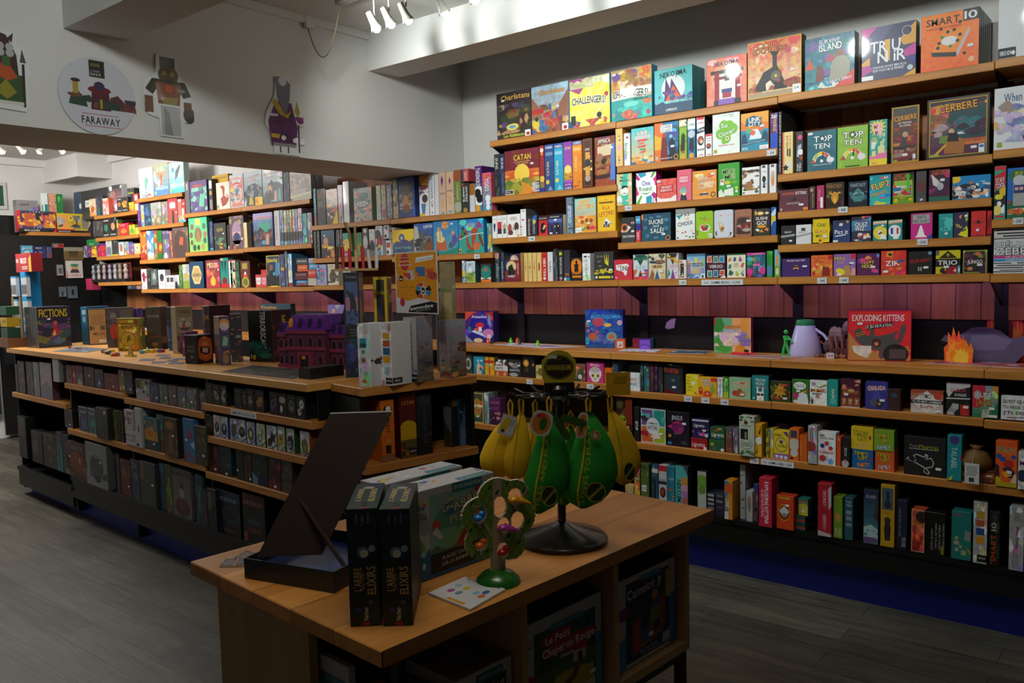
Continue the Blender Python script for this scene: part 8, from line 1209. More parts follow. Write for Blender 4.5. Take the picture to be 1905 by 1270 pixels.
fb(ZC, zh, 245, 930, 560, 945, 262, .16, 'B 111 111|V TERRORSCAPE .62 .62 .72 .22 c0c0bc 481018|P .1,.3,.12,.42,.5,.4,.7,.3,.4,.12,.2,.1 0a3c38|a .06 .4 12 0e4844 082c2c 1a5c50|C .2 .08 .05 a89010|R .06 .05 .1 .14 aaa', 'black game box with large white slanted horror title', side='2c1014', sidespec='B 20080c 301018 .3|P .5,.5,.5,.9,.7,.9,.7,.5 a07010|A 10 481418 681c20 111', **GR)
row(RP, ZW, zh, 'on the wall worktop', '''
395 800 175 d=.05 o=-.1;B 284858 302838 .3|T Kingdom .3 .9 .5 .1 d89838|a .2 .8 8 40384a 583840;blue green game box with orange title behind the mansion
1282 1520 190 d=.05 o=-.1;B 9088c8 e06868 .2|E .3 .5 .3 .3 d0a8b0|C .9 .3 .2 d04848;pale lilac box behind the card stand
''')
# haunted mansion of printed cardboard
DP = print_mat('printed cardboard model', .6, .05)
a = at_z(750 * zh[2] + zh[0], 1018 * zh[2] + zh[1], ZC); b = at_z(1250 * zh[2] + zh[0], 1036 * zh[2] + zh[1], ZC); pl = Plane(a.x, a.y, b.x - a.x, b.y - a.y); W_ = (b - a).length; hw = pl.top(a, 520 * zh[2] + zh[1]) - ZC; hr = pl.top(a, 325 * zh[2] + zh[1]) - ZC
r_ = empty('model_mansion', a, pl.rot, 'purple cardboard model of a haunted mansion on the island worktop', 'model house')
wallc, trimc, roofc, dark = lin('502438'), lin('802a44'), lin('541878'), lin('140a12')
def block(nm, x0, x1, y0, y1, h, roof):
 q = MB(); q.box(x0, y0, 0, x1, y1, h, wallc, .4)
 for z in (0.0, h * .48, h - .02): q.box(x0 - .006, y0 - .008, z, x1 + .006, y0 + .002, z + .02, trimc)
 n = max(2, round((x1 - x0) / .075))
 for k in range(n):
  cx = x0 + (k + .5) * (x1 - x0) / n
  for z0 in (h * .1, h * .56):
   if nm == 'main_block' and k == n // 2 and z0 < h * .3: continue
   q.prism([(cx - .018, z0), (cx + .018, z0), (cx + .018, z0 + h * .22), (cx, z0 + h * .3), (cx - .018, z0 + h * .22)], y0 - .004, y0, '7a3450'); q.prism([(cx - .012, z0 + .006), (cx + .012, z0 + .006), (cx + .012, z0 + h * .2), (cx, z0 + h * .26), (cx - .012, z0 + h * .2)], y0 - .006, y0 - .004, dark)
 q.build(nm, DP, parent=r_); q = MB(); s_ = (roof - h) * .28
 q.mesh([(x0 - .006, y0 - .008, h), (x1 + .006, y0 - .008, h), (x1 + .006, y1, h), (x0 - .006, y1, h), (x0 + s_, y0 + s_, roof), (x1 - s_, y0 + s_, roof), (x1 - s_, y1, roof), (x0 + s_, y1, roof)], [(0, 1, 5, 4), (1, 2, 6, 5), (2, 3, 7, 6), (3, 0, 4, 7), (4, 5, 6, 7), (3, 2, 1, 0)], roofc, .4)
 for k in range(n): cx = x0 + (k + .5) * (x1 - x0) / n; z0 = h + (roof - h) * .2; q.prism([(cx - .008, z0), (cx + .008, z0), (cx + .008, z0 + .03), (cx, z0 + .05), (cx - .008, z0 + .03)], y0 - .01, y0 + .02, lin('d88818' if k == 0 and nm == 'main_block' else '30124a'))
 q.build(nm.replace('block', 'roof').replace('wing', 'wing_roof'), DP, parent=r_)
block('main_block', 0, W_, 0, .2, hw, hr); block('left_wing', -W_ * .32, -.008, .03, .2, hw * .9, hr * .86); block('right_wing', W_ + .008, W_ * 1.36, .04, .2, hw * .88, hr * .8)
q = MB(); c_ = W_ * .5; q.box(c_ - .05, -.02, 0, c_ + .05, 0, hw * .45, trimc); q.box(c_ - .028, -.024, 0, c_ + .028, -.02, hw * .36, dark); q.box(c_ - .012, -.026, hw * .26, c_ + .012, -.024, hw * .34, 'c89010'); q.build('porch', DP, parent=r_)
q = MB(); q.box(-.05, 0, 0, .05, .02, .012, '181014'); q.mesh([(-.035, .0, .01), (.035, .0, .01), (.05, .035, .13), (-.02, .035, .13), (-.035, .004, .01), (.035, .004, .01), (.05, .039, .13), (-.02, .039, .13)], [(0, 1, 2, 3), (7, 6, 5, 4), (0, 4, 5, 1), (1, 5, 6, 2), (2, 6, 7, 3), (3, 7, 4, 0)], '24242c', .5)
small('card_stand', q, PRINT, r_.location + pl.d * (W_ * 1.16) + pl.n * .13 + Vector((0, 0, hr * .8 + .001)), 'black card on a stand on the mansion roof', 'card stand', rz=pl.rot)
flat('board_mat', ZC, ((410, 692), (545, 706), (590, 690), (470, 680)), 'B 333|A 30 48483c 5a3838 686850 222|l .1 .9 .2 .8 5 58584a', 'large dark game mat spread before the mansion', 'game board', asp=2.2)
a = at_z(577, 706, ZC); b = at_z(640, 698, ZC); q = MB(); q.box(0, 0, 0, (b - a).length, .1, .055, '08080a'); q.box(.006, .006, .05, (b - a).length - .006, .094, .056, '020203'); small('open_tray', q, PRINT, a, 'low black tray between the mansion and the tall boxes', 'tray', rz=math.atan2(b.y - a.y, b.x - a.x))
for i, (px, py, w_) in enumerate(((271, 669.5, 14), (300, 661, 12), (305, 666, 10), (292, 674, 12), (330, 668, 12), (326, 675.5, 14), (318, 671, 10))):
 flat('playing_card', ZC, ((px - w_, py + 2), (px + w_, py + 2), (px + w_ + 5, py - 1.6), (px - w_ + 6, py - 1.6)), 'B %s|A 6 5a586a 787488 3a3850' % ('585468', '6a6878', '504c5c')[i % 3], 'grey playing card lying loose before the black corner box', 'playing card', 'loose cards on the island worktop')
for i, (px, py, c, t) in enumerate(((193, 656.5, '30207a', 'dark blue wooden cube, leftmost of the scatter'), (197, 658, 'b8a820', 'olive yellow wooden cube beside the dark blue one'), (202, 659, '28287a', 'navy wooden cube in the scatter'), (209, 656, 'c8c030', 'pale yellow wooden cube in the scatter'), (210, 662.5, 'a8b030', 'yellow green wooden cube at the front'), (214.5, 662.5, 'd02828', 'red wooden cube at the front'), (219, 662, '38a8b8', 'turquoise wooden cube at the front'), (265, 657.5, '38a0a8', 'teal wooden cube on the token strip'), (272, 656, 'd8c828', 'yellow wooden cube on the token strip'), (277, 655, '48b0c0', 'pale blue wooden cube on the token strip'), (284, 655.5, 'e0a820', 'amber wooden cube on the token strip'), (291, 654.5, 'e8d020', 'bright yellow wooden cube on the token strip'), (297, 655.5, '58409a', 'violet wooden cube on the token strip'), (302, 655, 'c02828', 'red wooden cube on the token strip'))):
 q = MB(); q.bbox(-.015, -.015, 0, .015, .015, .024, .003, lin(c)); small('wooden_cube', q, PL, at_z(px, py, ZC) + UPV, t, 'game piece', 'wooden cubes before the golden box', rz=i)
q = MB(); q.box(-.05, -.02, 0, .05, .02, .012, 'b0a828'); q.lathe([(.02, .012), (.016, .03), (.01, .045), (.018, .06), (.012, .07)], 12, 0, 0, 0, 'b89038'); small('wooden_stamp', q, PL, at_z(243, 663, ZC), 'wooden stamp shaped pawn before the golden box', 'game piece', smooth=True)
q = MB(); random.seed(3)
for k in range(14): x = k * .016; q.lathe([(.012, 0), (.012, .01)], 8, x, random.uniform(-.03, .03), random.uniform(0, .012), lin(random.choice(('c8c8c8', 'b8b0b0', 'a02020', 'd8d0c8'))))
tag(small('token_pile', q, PL, at_z(134, 648, ZC), 'pile of white and red tokens by the yellow titled box', 'tokens'), kind='stuff')
flat('board_mat', ZC, ((98, 654), (160, 656), (205, 649), (140, 645)), 'B 5a6068|A 16 788088 444 8890a0 383c44', 'grey blue game board lying at the far island end', 'game board')

# end cap of the island
ZE = 1.24; a = at_z(673.7, 723, ZE); b = at_z(887, 697.8, ZE); c = at_z(592, 712, ZE); EP = Plane(a.x, a.y, b.x - a.x, b.y - a.y); We = (b - a).length; De = (c - a).length - .06
z1 = EP.hit(752, 854, .02).z; z2 = z1 - .42
r_ = empty('end_unit', Vector((a.x, a.y, 0)), EP.rot, 'black end unit of the island with its own pine shelves', 'shelving'); q = MB(); q.box(0, De - .03, .05, We, De, ZE - .05); q.box(0, .03, .05, .02, De, ZE - .05); q.box(We - .02, .03, .05, We, De, ZE - .05); q.build('side_panel', BLACK, parent=r_)
for z in (ZE, z1, z2): q = MB(); q.bbox(0, 0, -.04, We, De, 0, .0025); q.build('shelf_board', PINE, parent=r_, loc=(0, 0, z))
UN = '|P %s 10141c|T UNBOX_NOW %s .04 e0e4ea'
fb(ZE, zi, 210, 1178, 312, 1184, 665, .13, 'B ccc d8d8da|l .1 .9 .88 .96 4 aaa|T Colt .5 .86 .7 .03 d86830|R .18 .66 .72 .77 2890a8|R .18 .62 .72 .69 1a5060|R .18 .5 .72 .61 c0cccc|C .45 .555 .03 3a7878|R .18 .37 .72 .48 a8b8b8|C .45 .42 .035 a82020|T Tn .6 .22 .3 .03 2a70c0|T m .6 .18 .3 .02 c83040|P .2,.08,.45,.13,.7,.08,.6,.05 d07028', 'white box spine with three round pictures, leftmost on the end shelf', side='d4d4d8', sidespec='B d6d6da|T COM .4 .84 .6 .12 ccc|a .3 .6 6 333 702838')
fb(ZE, zi, 394, 1165, 485, 1173, 655, .13, 'B d4d4d8 d8d8dc|l .1 .9 .9 .97 4 aaa|R .24 .74 .86 .84 c89820|R .24 .62 .86 .72 b05018|R .24 .49 .86 .6 28508a|R .24 .36 .86 .47 e0a010|l .3 .8 .17 .3 4 6a8a98|P .4,.02,1,.02,1,.12,.4,.12 10141c|T UNBOX_NOW .7 .075 .5 .03 e0e4ea', 'white box spine with four square pictures on the end shelf', side='c8c8cc', sidespec='B ccc|P 0,.03,.5,.03,.5,.12,0,.12 10141c|T UNBOX .25 .075 .3 .04 e0e4ea')
fb(ZE, zi, 584, 1141, 690, 1147, 612, .13, 'B aaa 999 .3|l .02 .2 .2 .9 14 8088a0|V AVENTURIERS .56 .62 .56 .2 8a2028|V DU_RAIL .56 .27 .26 .2 8a2028|V EUROPE .3 .55 .3 .12 508040|a 0 .2 10 7a5a48 5a6a80 c8a860|P .42,.01,1,.01,1,.12,.42,.12 10141c|T UNBOX_NOW .72 .07 .44 .03 e0e4ea', 'grey train game box with large red spine title', mat=WRAP, side='606068', sidespec='B 8890a0 383c48 .4|a 0 .6 14 484c58 303440 6a6450|T RAIL .5 .75 .7 .1 a89098')
fb(ZE, zi, 867, 1104, 960, 1110, 636, .13, 'B 9098a8 887868 .3|V AVENTURIERS .62 .62 .56 .24 a05058|V DU_RAIL .3 .62 .4 .24 a05058|a 0 .34 16 c0a030 6a4a30 405a78 a83828', 'pale blue train game box, rightmost on the end shelf', mat=WRAP, side='806850', sidespec='B a0a8b8 604830 .4|a 0 .6 18 b07830 483018 d09048 333|T RAIL .5 .8 .7 .1 b0888c')
zB = ZE + .0; a, b, pl, h = fb(ZE, zi, 105, 1122, 215, 1118, 785, .2, 'B 0e2440 0c2038 .2|P .1,.6,.9,.9,.85,.92,.05,.62 1c3858', 'plain navy box under the ancient wonder box')
fb(ZE, zi, 112, 1122, 240, 1118, 250, .18, 'B 222 222 .2|T 7 .2 .93 .14 .05 888|T WONDERS .6 .93 .6 .03 888|R .08 .2 .9 .86 4a5a88|R .08 .42 .9 .62 a86a88|P .3,.3,.4,.5,.35,.62,.15,.7,.2,.75,.45,.68,.55,.72,.65,.66,.8,.5,.7,.3,.62,.44,.45,.42 333|a .0 .4 8 2c3440 483c38|l .3 .8 .02 .16 3 555', 'dark box with a bronze giant at sunset, stacked on the navy box', lift=h + .001, mat=WRAP, side='4a4868', sidespec='B 50587a 3a2c48 .4|P .3,.1,.5,.7,.6,.1 6a5a50|a .3 .9 8 5a5080 7a6080 303448')
q = MB(); q.box(-.11, 0, 0, .11, .06, .012, 'b08850')
for k in range(7): q.tube([(-.1 + k * .034, .03, .01), (-.1 + k * .034 + random.uniform(-.01, .01), .03, .1 + random.random() * .03)], .009, 7, lin(('5a3018', 'c02020', 'c02020', 'c8a878', 'c02020', 'd0c8c8', 'd0d0d0')[k]))
q.tube([(-.02, .03, .1), (-.03, .03, .2), (-.05, .03, .25)], .008, 7, '8a6a38'); q.tube([(0, .03, .1), (.0, .03, .23)], .007, 7, 'a07c48')
small('marionette_rack', q, PRINT, pl.hit(185 * zi[2] + zi[0], 235 * zi[2] + zi[1], .06) * 1.0, 'wooden rack of red and natural rods on top of the ancient wonder box', 'toy', rz=pl.rot)
fb(ZE, zi, 350, 1052, 462, 1050, 285, .12, 'B 0e1018 111 .3|T Splendor .48 .84 .7 .05 a89818|E .5 .5 .24 .1 4a2c20|P .2,.1,.4,.45,.7,.4,.8,.1 111|C .7 .36 .06 28688a|F c8a808 .03', 'night blue box framed in yellow behind the white spines', side='24202c', sidespec='B 1c1c28 302428 .3|T Sple .5 .8 .8 .14 c8b010|F c8a808 .02')
fb(ZE, zi, 858, 1052, 1015, 1044, 165, .04, 'B 8a7a5c 68702c .2|A 16 6a7430 8a7a48 586828 a89060|T CARCASSONNE .42 .88 .8 .05 a08838|R .4 .48 .8 .72 a89468|P .0,.1,.5,.3,1,.06,1,0,0,0 5a6a2a|R .36 .03 .96 .14 8a8878|l .4 .9 .04 .12 2 444', 'green map game box behind the orange poster', side='787c88', sidespec='B 98a0b0 6a7830 .3|V CARCASSONNE .5 .45 .6 .3 a89028')
# poster in its clear stand
a = at_z(760, 705, ZE); pl = Plane(a.x, a.y, .98, -.2); A_ = pl.hit(738.8, 583.5, 0); B_ = pl.hit(816.7, 583.5, 0); C_ = pl.hit(738.8, 470.6, 0); w_ = (B_ - A_).length; h_ = C_.z - A_.z
r_ = empty('poster_stand', (A_ + B_) / 2 * 1.0, pl.rot, 'orange prize poster in a clear stand above the train boxes', 'poster')
q = MB(); q.box(-w_ / 2 - .004, 0, 0, w_ / 2 + .004, .006, h_, 'c8ccd0'); z0 = ZE - A_.z; q.box(-.02, .006, z0, .02, .012, .05, 'c8ccd0'); q.box(-.06, -.02, z0, .06, .09, z0 + .004, 'c8ccd0'); q.build('stand', CLEAR, parent=r_)
q = MB(); q.box(-w_ / 2, -.002, .002, w_ / 2, -.0006, h_ - .002, 'e0e0e0')
wh = '|'.join('P .67,.37,%.3f,%.3f,%.3f,%.3f %s' % (.67 + .19 * math.cos(t), .37 + .135 * math.sin(t), .67 + .19 * math.cos(t + .7), .37 + .135 * math.sin(t + .7), c) for t, c in zip([k * .785 for k in range(8)], ('181818', 'e09818', 'd03840', '3088c0', '181818', 'd03840', 'e09818', '3088c0')))
cover(q, lambda u, v, l: (-w_ / 2 + u * w_, -.0022 - EPS * l, .002 + v * (h_ - .004)), w_ / h_, 'B e0e0e0|R .02 .2 .98 .98 e89808|P .02,.2,.02,.26,.3,.2,.6,.26,.98,.18,.98,.02,.02,.02 dcdce0|C .24 .84 .14 c82c34|T INSTANTS .24 .91 .22 .02 f0e0c0|T 100%% .24 .85 .26 .04 f8e060|T GAGNANTS .24 .79 .34 .03 f4ece8|P .5,.82,.52,.9,.92,.93,.9,.86 f0f0f0|T un_cadeau_offert! .7 .87 .36 .02 222 - 4|R .3 .58 .46 .7 c0c0c4|R .5 .6 .72 .75 3a70a8|R .74 .58 .92 .72 d85828|F e0e0e0 .012|a .54 .66 12 c03038 d8c8b8 d89830|P .09,.54,.12,.62,.19,.6,.17,.52 111|T a .14 .57 .06 .04 f0f0f0|T POUR_JOUER,_FLASHEZ .3 .43 .34 .01 6a4010|C .67 .37 .14 f0f0f0|%s|C .67 .37 .075 f0f0f0|C .67 .37 .055 111|T a .67 .37 .06 .05 f0f0f0|C .16 .18 .07 c82c34|P .3,.02,.98,.02,.98,.18,.84,.2,.36,.12 111|T asmodee .62 .11 .54 .06 f4f4f4 111 6|T Inspired_by_Players .66 .06 .34 .014 f0f0f0 - 6' % wh)
q.build('poster_sheet', PAPER, parent=r_)
row(EP, z1, zo, 'on the lower end shelf', '''
450 610 775 o=.1;B c8c0a8 c82820 .05|R 0 .5 1 1 c02420|P .1,.3,.5,.5,.9,.3 1a6a48|R .1 .16 .9 .3 111|C .5 .23 .1 e0e0e0;red and cream box with a robot face
745 900 283 o=.02;B d87010 c86408 .1|C .5 .84 .08 111|C .56 .86 .05 f0e8d0|V DIXIT .5 .58 .24 .3 301c08|l .3 .7 .3 .38 3 e0a868|R .3 .12 .7 .26 201810|R 0 0 1 .1 8a6048;orange box spine with large curly lettering
962 1148 205 o=.02;B 5a0c12 501018 .1|R 0 .0 1 .44 a84010|C .5 .38 .2 c8a010|R 0 0 1 .28 58501c|a 0 .28 8 6a6018 b06818 403810|T CATAN .5 .86 .8 .06 c88820|R .5 .04 1 .14 111|T UNBOX .76 .09 .4 .03 ccc;dark red box spine with a low yellow sun
1155 1325 222 o=.02;B 222 111 .3|A 12 202830 2a3438 182028|V MYSTERIUM .5 .6 .4 .2 28505c|l .4 .7 .2 .35 3 485058|C .5 .92 .1 283840;black blue box spine under film
''')
fb(z1, zo, 1455, 800, 1545, 812, 340, .12, 'B 222 403018 .3|a 0 .6 12 889020 283818 4a6018|P 0,.7,1,.3,1,1,0,1 5a6068', 'dark green escape game box with cut-out corner')
fb(z1, zo, 1560, 805, 1640, 780, 255, .03, 'B 303c20 686020 .3|P .0,.0,.0,.9,.3,1,.1,.0 c85010|V UNLOCK! .6 .68 .5 .4 d8dcd4|a 0 .4 8 a89818 38481c 7a2818', 'slanted escape game standee with upright white title')
fb(z1, zo, 1640, 795, 1745, 770, 260, .03, 'B 28486a 6080a0 .4|P 0,.4,0,1,.7,1 20281c|a .1 .8 10 88a0b8 203c60 b0c0d0', 'icy blue escape game standee')
fb(z1, zo, 1490, 740, 1760, 742, 88, .03, 'B 111 111|T CRISTALLA .5 .9 .86 .1 b8c4cc|P .2,.7,.3,.8,.38,.7,.28,.6 c8c0a0|P .6,.72,.66,.8,.72,.72,.66,.66 c8c0a0|C .96 .95 .06 782028', 'black board with silver title and pale diamonds behind')
# table in the foreground
ZT = .95; C0 = at_z(710, 1212, ZT); C1 = at_z(1328.6, 947.7, ZT); C2 = at_z(356.6, 1043, ZT); TP = Plane(C0.x, C0.y, C1.x - C0.x, C1.y - C0.y); TL = (C1 - C0).length; TW = (C2 - C0).length
tl = lambda x, y, z=ZT: C0 * 1 + TP.d * x + TP.n * y + Vector((0, 0, z - ZT + .001))
TABW = wood('honey pine table top', 'b5732c', 'd9984c', 0, plank=.179, pax=1, rough=.38, stretch=6, gap=.012)
OAK = wood('pale oak veneer', '9a7650', 'b08c62', 2, rough=.55, stretch=7, knots=False)
r_ = empty('display_table', C0, TP.rot, 'pine topped display table with open compartments in the foreground', 'table'); r_.location.z = 0
q = MB(); q.bbox(0, 0, ZT - .04, TL, TW, ZT, .003); q.build('table_top', TABW, parent=r_)
FZ_ = .5; Y0 = .03
for x in (.04, .47, .87, 1.26): q = MB(); q.box(x, Y0 if x > .3 else .35, FZ_ + .03, x + .025, TW - .08, ZT - .041); q.build('side_panel' if x in (.04, 1.26) else 'divider', OAK, parent=r_)
q = MB(); q.box(.04, .35, .06, .065, TW - .08, FZ_); q.build('end_panel', OAK, parent=r_)
q = MB(); q.box(.04, Y0, FZ_, 1.285, TW - .08, FZ_ + .029); q.build('compartment_floor', OAK, parent=r_)
q = MB(); q.box(.066, TW - .1, FZ_ + .03, 1.26, TW - .081, ZT - .041); q.build('back_panel', OAK, parent=r_)
for x, y in ((.05, .04), (1.25, .04), (.05, TW - .12), (1.25, TW - .12)): q = MB(); q.box(x, y, 0, x + .03, y + .03, FZ_ - .031); q.build('leg', BLACK, parent=r_)
q = MB(); q.box(.05, .04, FZ_ - .03, 1.28, .07, FZ_ - .001); q.box(.05, TW - .12, FZ_ - .03, 1.28, TW - .09, FZ_ - .001); q.build('rail', BLACK, parent=r_)
q = MB(); q.box(.075, .045, FZ_ + .03, .1, .07, ZT - .041); q.build('post', BLACK, parent=r_)
def tb(x0, x1, y, z, h, d, spec, look, rz=0, **k): game(tl((x0 + x1) / 2, y, z), TP.rot + rz, x1 - x0, h, d, spec, uniq(look, ''), k.pop('grp', 'boxes in the table compartments'), **k)
def logo(x, y, r, asp): return '|'.join('C %.3f %.3f %.3f %s' % (x + r * .62 * math.cos(t) / asp, y + r * .62 * math.sin(t), r * .3, c) for t, c in zip([k * 1.047 for k in range(6)], ('c82030', 'e08020', 'c8c020', '389038', '3050a0', '703088')))
zc0 = FZ_ + .031
for (x0, x1, y, h, spec, look) in (
 (.5, .848, .06, .285, 'B aaa|R .14 0 .92 .88 104838|P .14,.3,.3,.74,.4,.3 0c3018|P .72,.4,.82,.86,.92,.4 0c3018|P .14,.44,.92,.5,.92,0,.14,0 3a6420|P .4,.0,.3,.1,.4,.36,.6,.36,.88,.3,.9,.1,.6,.0 a8a030|P .45,.0,.4,.2,.6,.3,.7,.46,.76,.44,.66,.25,.5,.15,.56,0 6a4030|R .62 .4 .78 .53 b8b0a8|P .6,.53,.7,.64,.82,.58,.8,.5 a81818|R .68 .4 .74 .49 401818|E .42 .76 .19 .07 9a2028|E .58 .64 .36 .08 9a2028|T Le_Petit .43 .76 .3 .08 e8e0d8|T Chaperon_Rouge .57 .64 .66 .09 e8e0d8|T Deluxe .54 .54 .16 .04 e8e0d8|R .34 .85 .76 .91 4880a0|E .06 .42 .1 .08 901c28|R .92 0 1 .6 3880a0|R .78 .02 .9 .14 c8b0a0|S .86 .22', 'white framed puzzle game box with a red roofed house on green hills'),
 (.9, 1.245, .06, .285, 'B aaa|R .2 .04 .9 .94 0c1c48|R 0 0 .2 .3 2878a8|P .0,.3,.2,.36,.2,.3 2878a8|R .9 0 1 .6 2878a8|P .3,.1,.34,.16,.8,.3,.8,.22 7a4a28|R .3 .14 .44 .5 882820|R .33 .18 .41 .44 a84028|R .44 .2 .56 .36 28509a|R .56 .16 .64 .34 a04828|P .56,.34,.6,.56,.8,.6,.8,.4 6a7820|R .74 .3 .84 .62 903028|R .62 .54 .74 .66 285090|E .66 .68 .05 .06 b86828|P .84,.6,.84,.9,.92,.9,.92,.56 b89020|T Camelot_Jr .5 .82 .56 .11 b8c0c8 1a2c58 3|R .42 .91 .76 .97 3880a8|E .16 .62 .1 .07 7a2850|R .78 .06 .9 .18 a8a0b0|l .4 .76 .06 .14 2 8890a8|S .58 .26', 'dark blue puzzle game box with a castle of wooden blocks')):
 tb(x0, x1, y, zc0, h, .075, spec + '|' + logo(.08, .8, .045, 1.2), look, side='b0b0b4', topspec='B 444|A 6 333 555')
 tb(x0, x1, y + .077, zc0, h - .004, .2, 'B 444', look.split(' with ')[0] + ', second copy behind it', side='58545a', topspec='B 333|A 8 333 444')
tb(.265, .462, .06, zc0, .23, .3, 'B aaa|R .2 0 .9 .86 111|R .34 .84 .84 .96 18606a|T JEU_DE_REFLEXION .6 .9 .42 .05 88b0b4|T Parking .56 .72 .62 .14 c0c0c4 222 8|T TOURNIS .62 .58 .5 .08 c0c0c4 222 8|%s' % logo(.1, .76, .07, .85), 'white traffic puzzle box with slanted black and white title', side='908c92', topspec='B 777|T Parking .6 .24 .5 .1 222|T TOURNIS .6 .12 .4 .07 222|A 4 777')
tb(.12, .255, .07, zc0, .2, .3, 'B 999|R .0 0 .8 .8 111|R .0 .82 .8 .94 18606a|T JEU_DE_REFLEXION .4 .88 .7 .05 88b0b4', 'white puzzle box wedged beside the traffic puzzle', side='807c82', topspec='B 666|%s' % logo(.3, .5, .2, 1))
G_ = tl(.075, .31, zc0); game(G_ + TP.d * .0, TP.rot - math.pi / 2, .15, .28, .02, 'B aaa|R .2 0 .9 .86 1a6a78|R .28 0 .9 .76 18506a|T L\'ATLANTIDE .6 .6 .6 .12 b8c8cc|T JEU_DE_REFLEXION .6 .82 .5 .05 80b0b8|%s' % logo(.1, .84, .07, .7), uniq('white puzzle box with a teal arch facing the table end', ''), 'boxes in the table compartments', side='a8a4aa')
# things on the table
for x, y, X, Y, t in ((652, 1166, 709, 1163, 'left'), (713, 1165, 769, 1163, 'right')):
 fb(ZT, (0, 0, 1), x, y, X, Y, 947, .235, 'B 0e1828 0c2418 .5|a .1 .95 14 182848 14301c 20305a 101c14|C .5 .63 .05 5080a0|C .54 .62 .035 d8d0b8|C .8 .66 .03 88a0b0|V L\'ARBRE .28 .4 .2 -.26 c8a868|V AUX_TROIS .46 .38 .14 -.1 a88c50|V ELIXIRS .74 .39 .24 -.3 c8a868|R .4 0 .66 .03 a81828|V Nathan .52 .1 .11 -.16 e0e0e0|V 5-99_ans .3 .92 .08 -.08 9090a0|V 2-4_joueurs .5 .9 .1 -.1 5880b0|V 10_minutes .7 .92 .09 -.08 9090a0|E .7 .2 .08 .02 485c90|E .3 .14 .1 .02 383c80', t + ' potion game box standing upright on the table corner', grp='green and blue potion games', side='0c1c20', topspec='B 243440 1c3c30 .4|A 8 28384c 2c4838 3a3460|R .44 0 .66 .24 111|R .4 0 .7 .03 b82838|V L\'ARBRE .26 .52 .5 -.2 c8b070|V ELIXIRS .72 .5 .5 -.22 c8b070|E .5 .8 .2 .05 a89c8c')
sm = 'B aaa|R .18 .04 .96 .92 48705a|P .18,.3,.5,.5,.7,.6,.96,.7,.96,.92,.18,.92 78a098|P .0,.0,.0,.24,.18,.34,.18,.04,.96,.04,1,0 105a88|R .18 .04 .96 .26 111|a .3 .8 16 5a8a50 88a048 3a6a48 b08838|E .44 .62 .2 .16 4a8a70|E .4 .4 .16 .12 68a078|P .0,.68,.06,.78,.16,.7,.2,.56,.12,.5,.02,.6 888|C .26 .58 .06 b04018|P .2,.5,.3,.4,.34,.42,.26,.56 c0c0c0|P .5,.3,.62,.5,.66,.42,.56,.24 981818|P .36,.66,.44,.9,.48,.66 3060a0|P .72,.84,.82,.98,.84,.94,.78,.84 a81c20|R .46 .9 .84 1 1a7080|T JEU_DE_REFLEXION .65 .95 .34 .04 b0c8cc|T SUR .4 .82 .14 .06 c8c8a8 405030 12|T UN .4 .74 .12 .06 c8c8a8 405030 12|T ARBRE .66 .78 .4 .1 c8c8a8 405030 12|T PERCHÉ .62 .64 .4 .09 b8b898 405030 12|T PLACEZ_CHAQUE_OISEAU .6 .2 .56 .04 b8c0b0 - 2|T SUR_LA_BONNE_BRANCHE .58 .13 .54 .04 b8c0b0 - 2|T SMART .09 .74 .12 .025 555|T GAMES .09 .7 .12 .025 555|%s|E .1 .3 .03 .04 88a8b8|E .1 .16 .02 .04 a8b8c8' % logo(.09, .84, .055, .95)
sl = 'B aaa|P 0,0,0,.3,1,.34,1,0 104a78|T SMART .5 .74 .5 .03 555|T GAMES .5 .7 .5 .03 555|T PERCHE .5 .6 .7 .05 88887c|E .5 .46 .3 .1 8a8a70|%s|E .5 .46 .18 .06 aaa|E .3 .2 .08 .03 4878a0' % logo(.5, .84, .055, .35)
tt = 'B bcbcc0|T SMART .2 .5 .16 .2 777|a .2 .8 9 b03048 3870a8 d09030 ccc|R .58 0 .96 .3 1a7080|T JEU_DE_REFLEXION .77 .12 .34 .14 b0c8cc'
for x, y, t in ((.45, .245, 'white puzzle game box with a painted bird, nearer of two'), (.45, .375, 'white puzzle game box with a painted bird, farther of two')):
 game(tl(x, y), TP.rot, .3, .243, .095, sm, uniq(t, ''), 'bird puzzle boxes', side='b0b0b6', topspec=tt, leftspec=sl)

# open game tray with its board propped up like an easel
TRAY = plain('dark printed card', '0c2026', .45, .2, var=.3, vscale=30); BRN = plain('brown linen board', '2c1a16', .6); WH = plain('white card edge', 'c8c8c8', .6)
p = [tl(.035, .645), tl(.119, .388)]; d = (p[1] - p[0]); w_ = .30; tr = math.atan2(d.y, d.x); r_ = empty('game_tray', p[0] * 1, tr, 'open dark blue game tray with a large brown board propped up on it', 'open game')
q = MB(); h_ = .055; q.box(0, 0, 0, w_, .3, .004); q.box(0, 0, .004, w_, .003, h_); q.box(0, .297, .004, w_, .3, h_); q.box(0, .003, .004, .003, .297, h_); q.box(w_ - .003, .003, .004, w_, .297, h_); q.build('tray', TRAY, parent=r_)
q = MB(); q.box(.004, .004, .0045, w_ - .004, .296, .02, '0c2c68'); q.build('inlay', PRINT, parent=r_)
T0 = p[0] + Vector((0, 0, .02)); bl = at_z(478, 1036, ZT + .05); br = T0 + (r_.matrix_basis.to_3x3() @ Vector((.27, .03, .03)))
pb = Plane(bl.x, bl.y, .75, .66); tlp = pb.hit(614, 770, .13); trp = pb.hit(726, 742, .13); e1 = (trp - tlp); e1.z = 0; e1.normalize(); lw = (trp - tlp).length
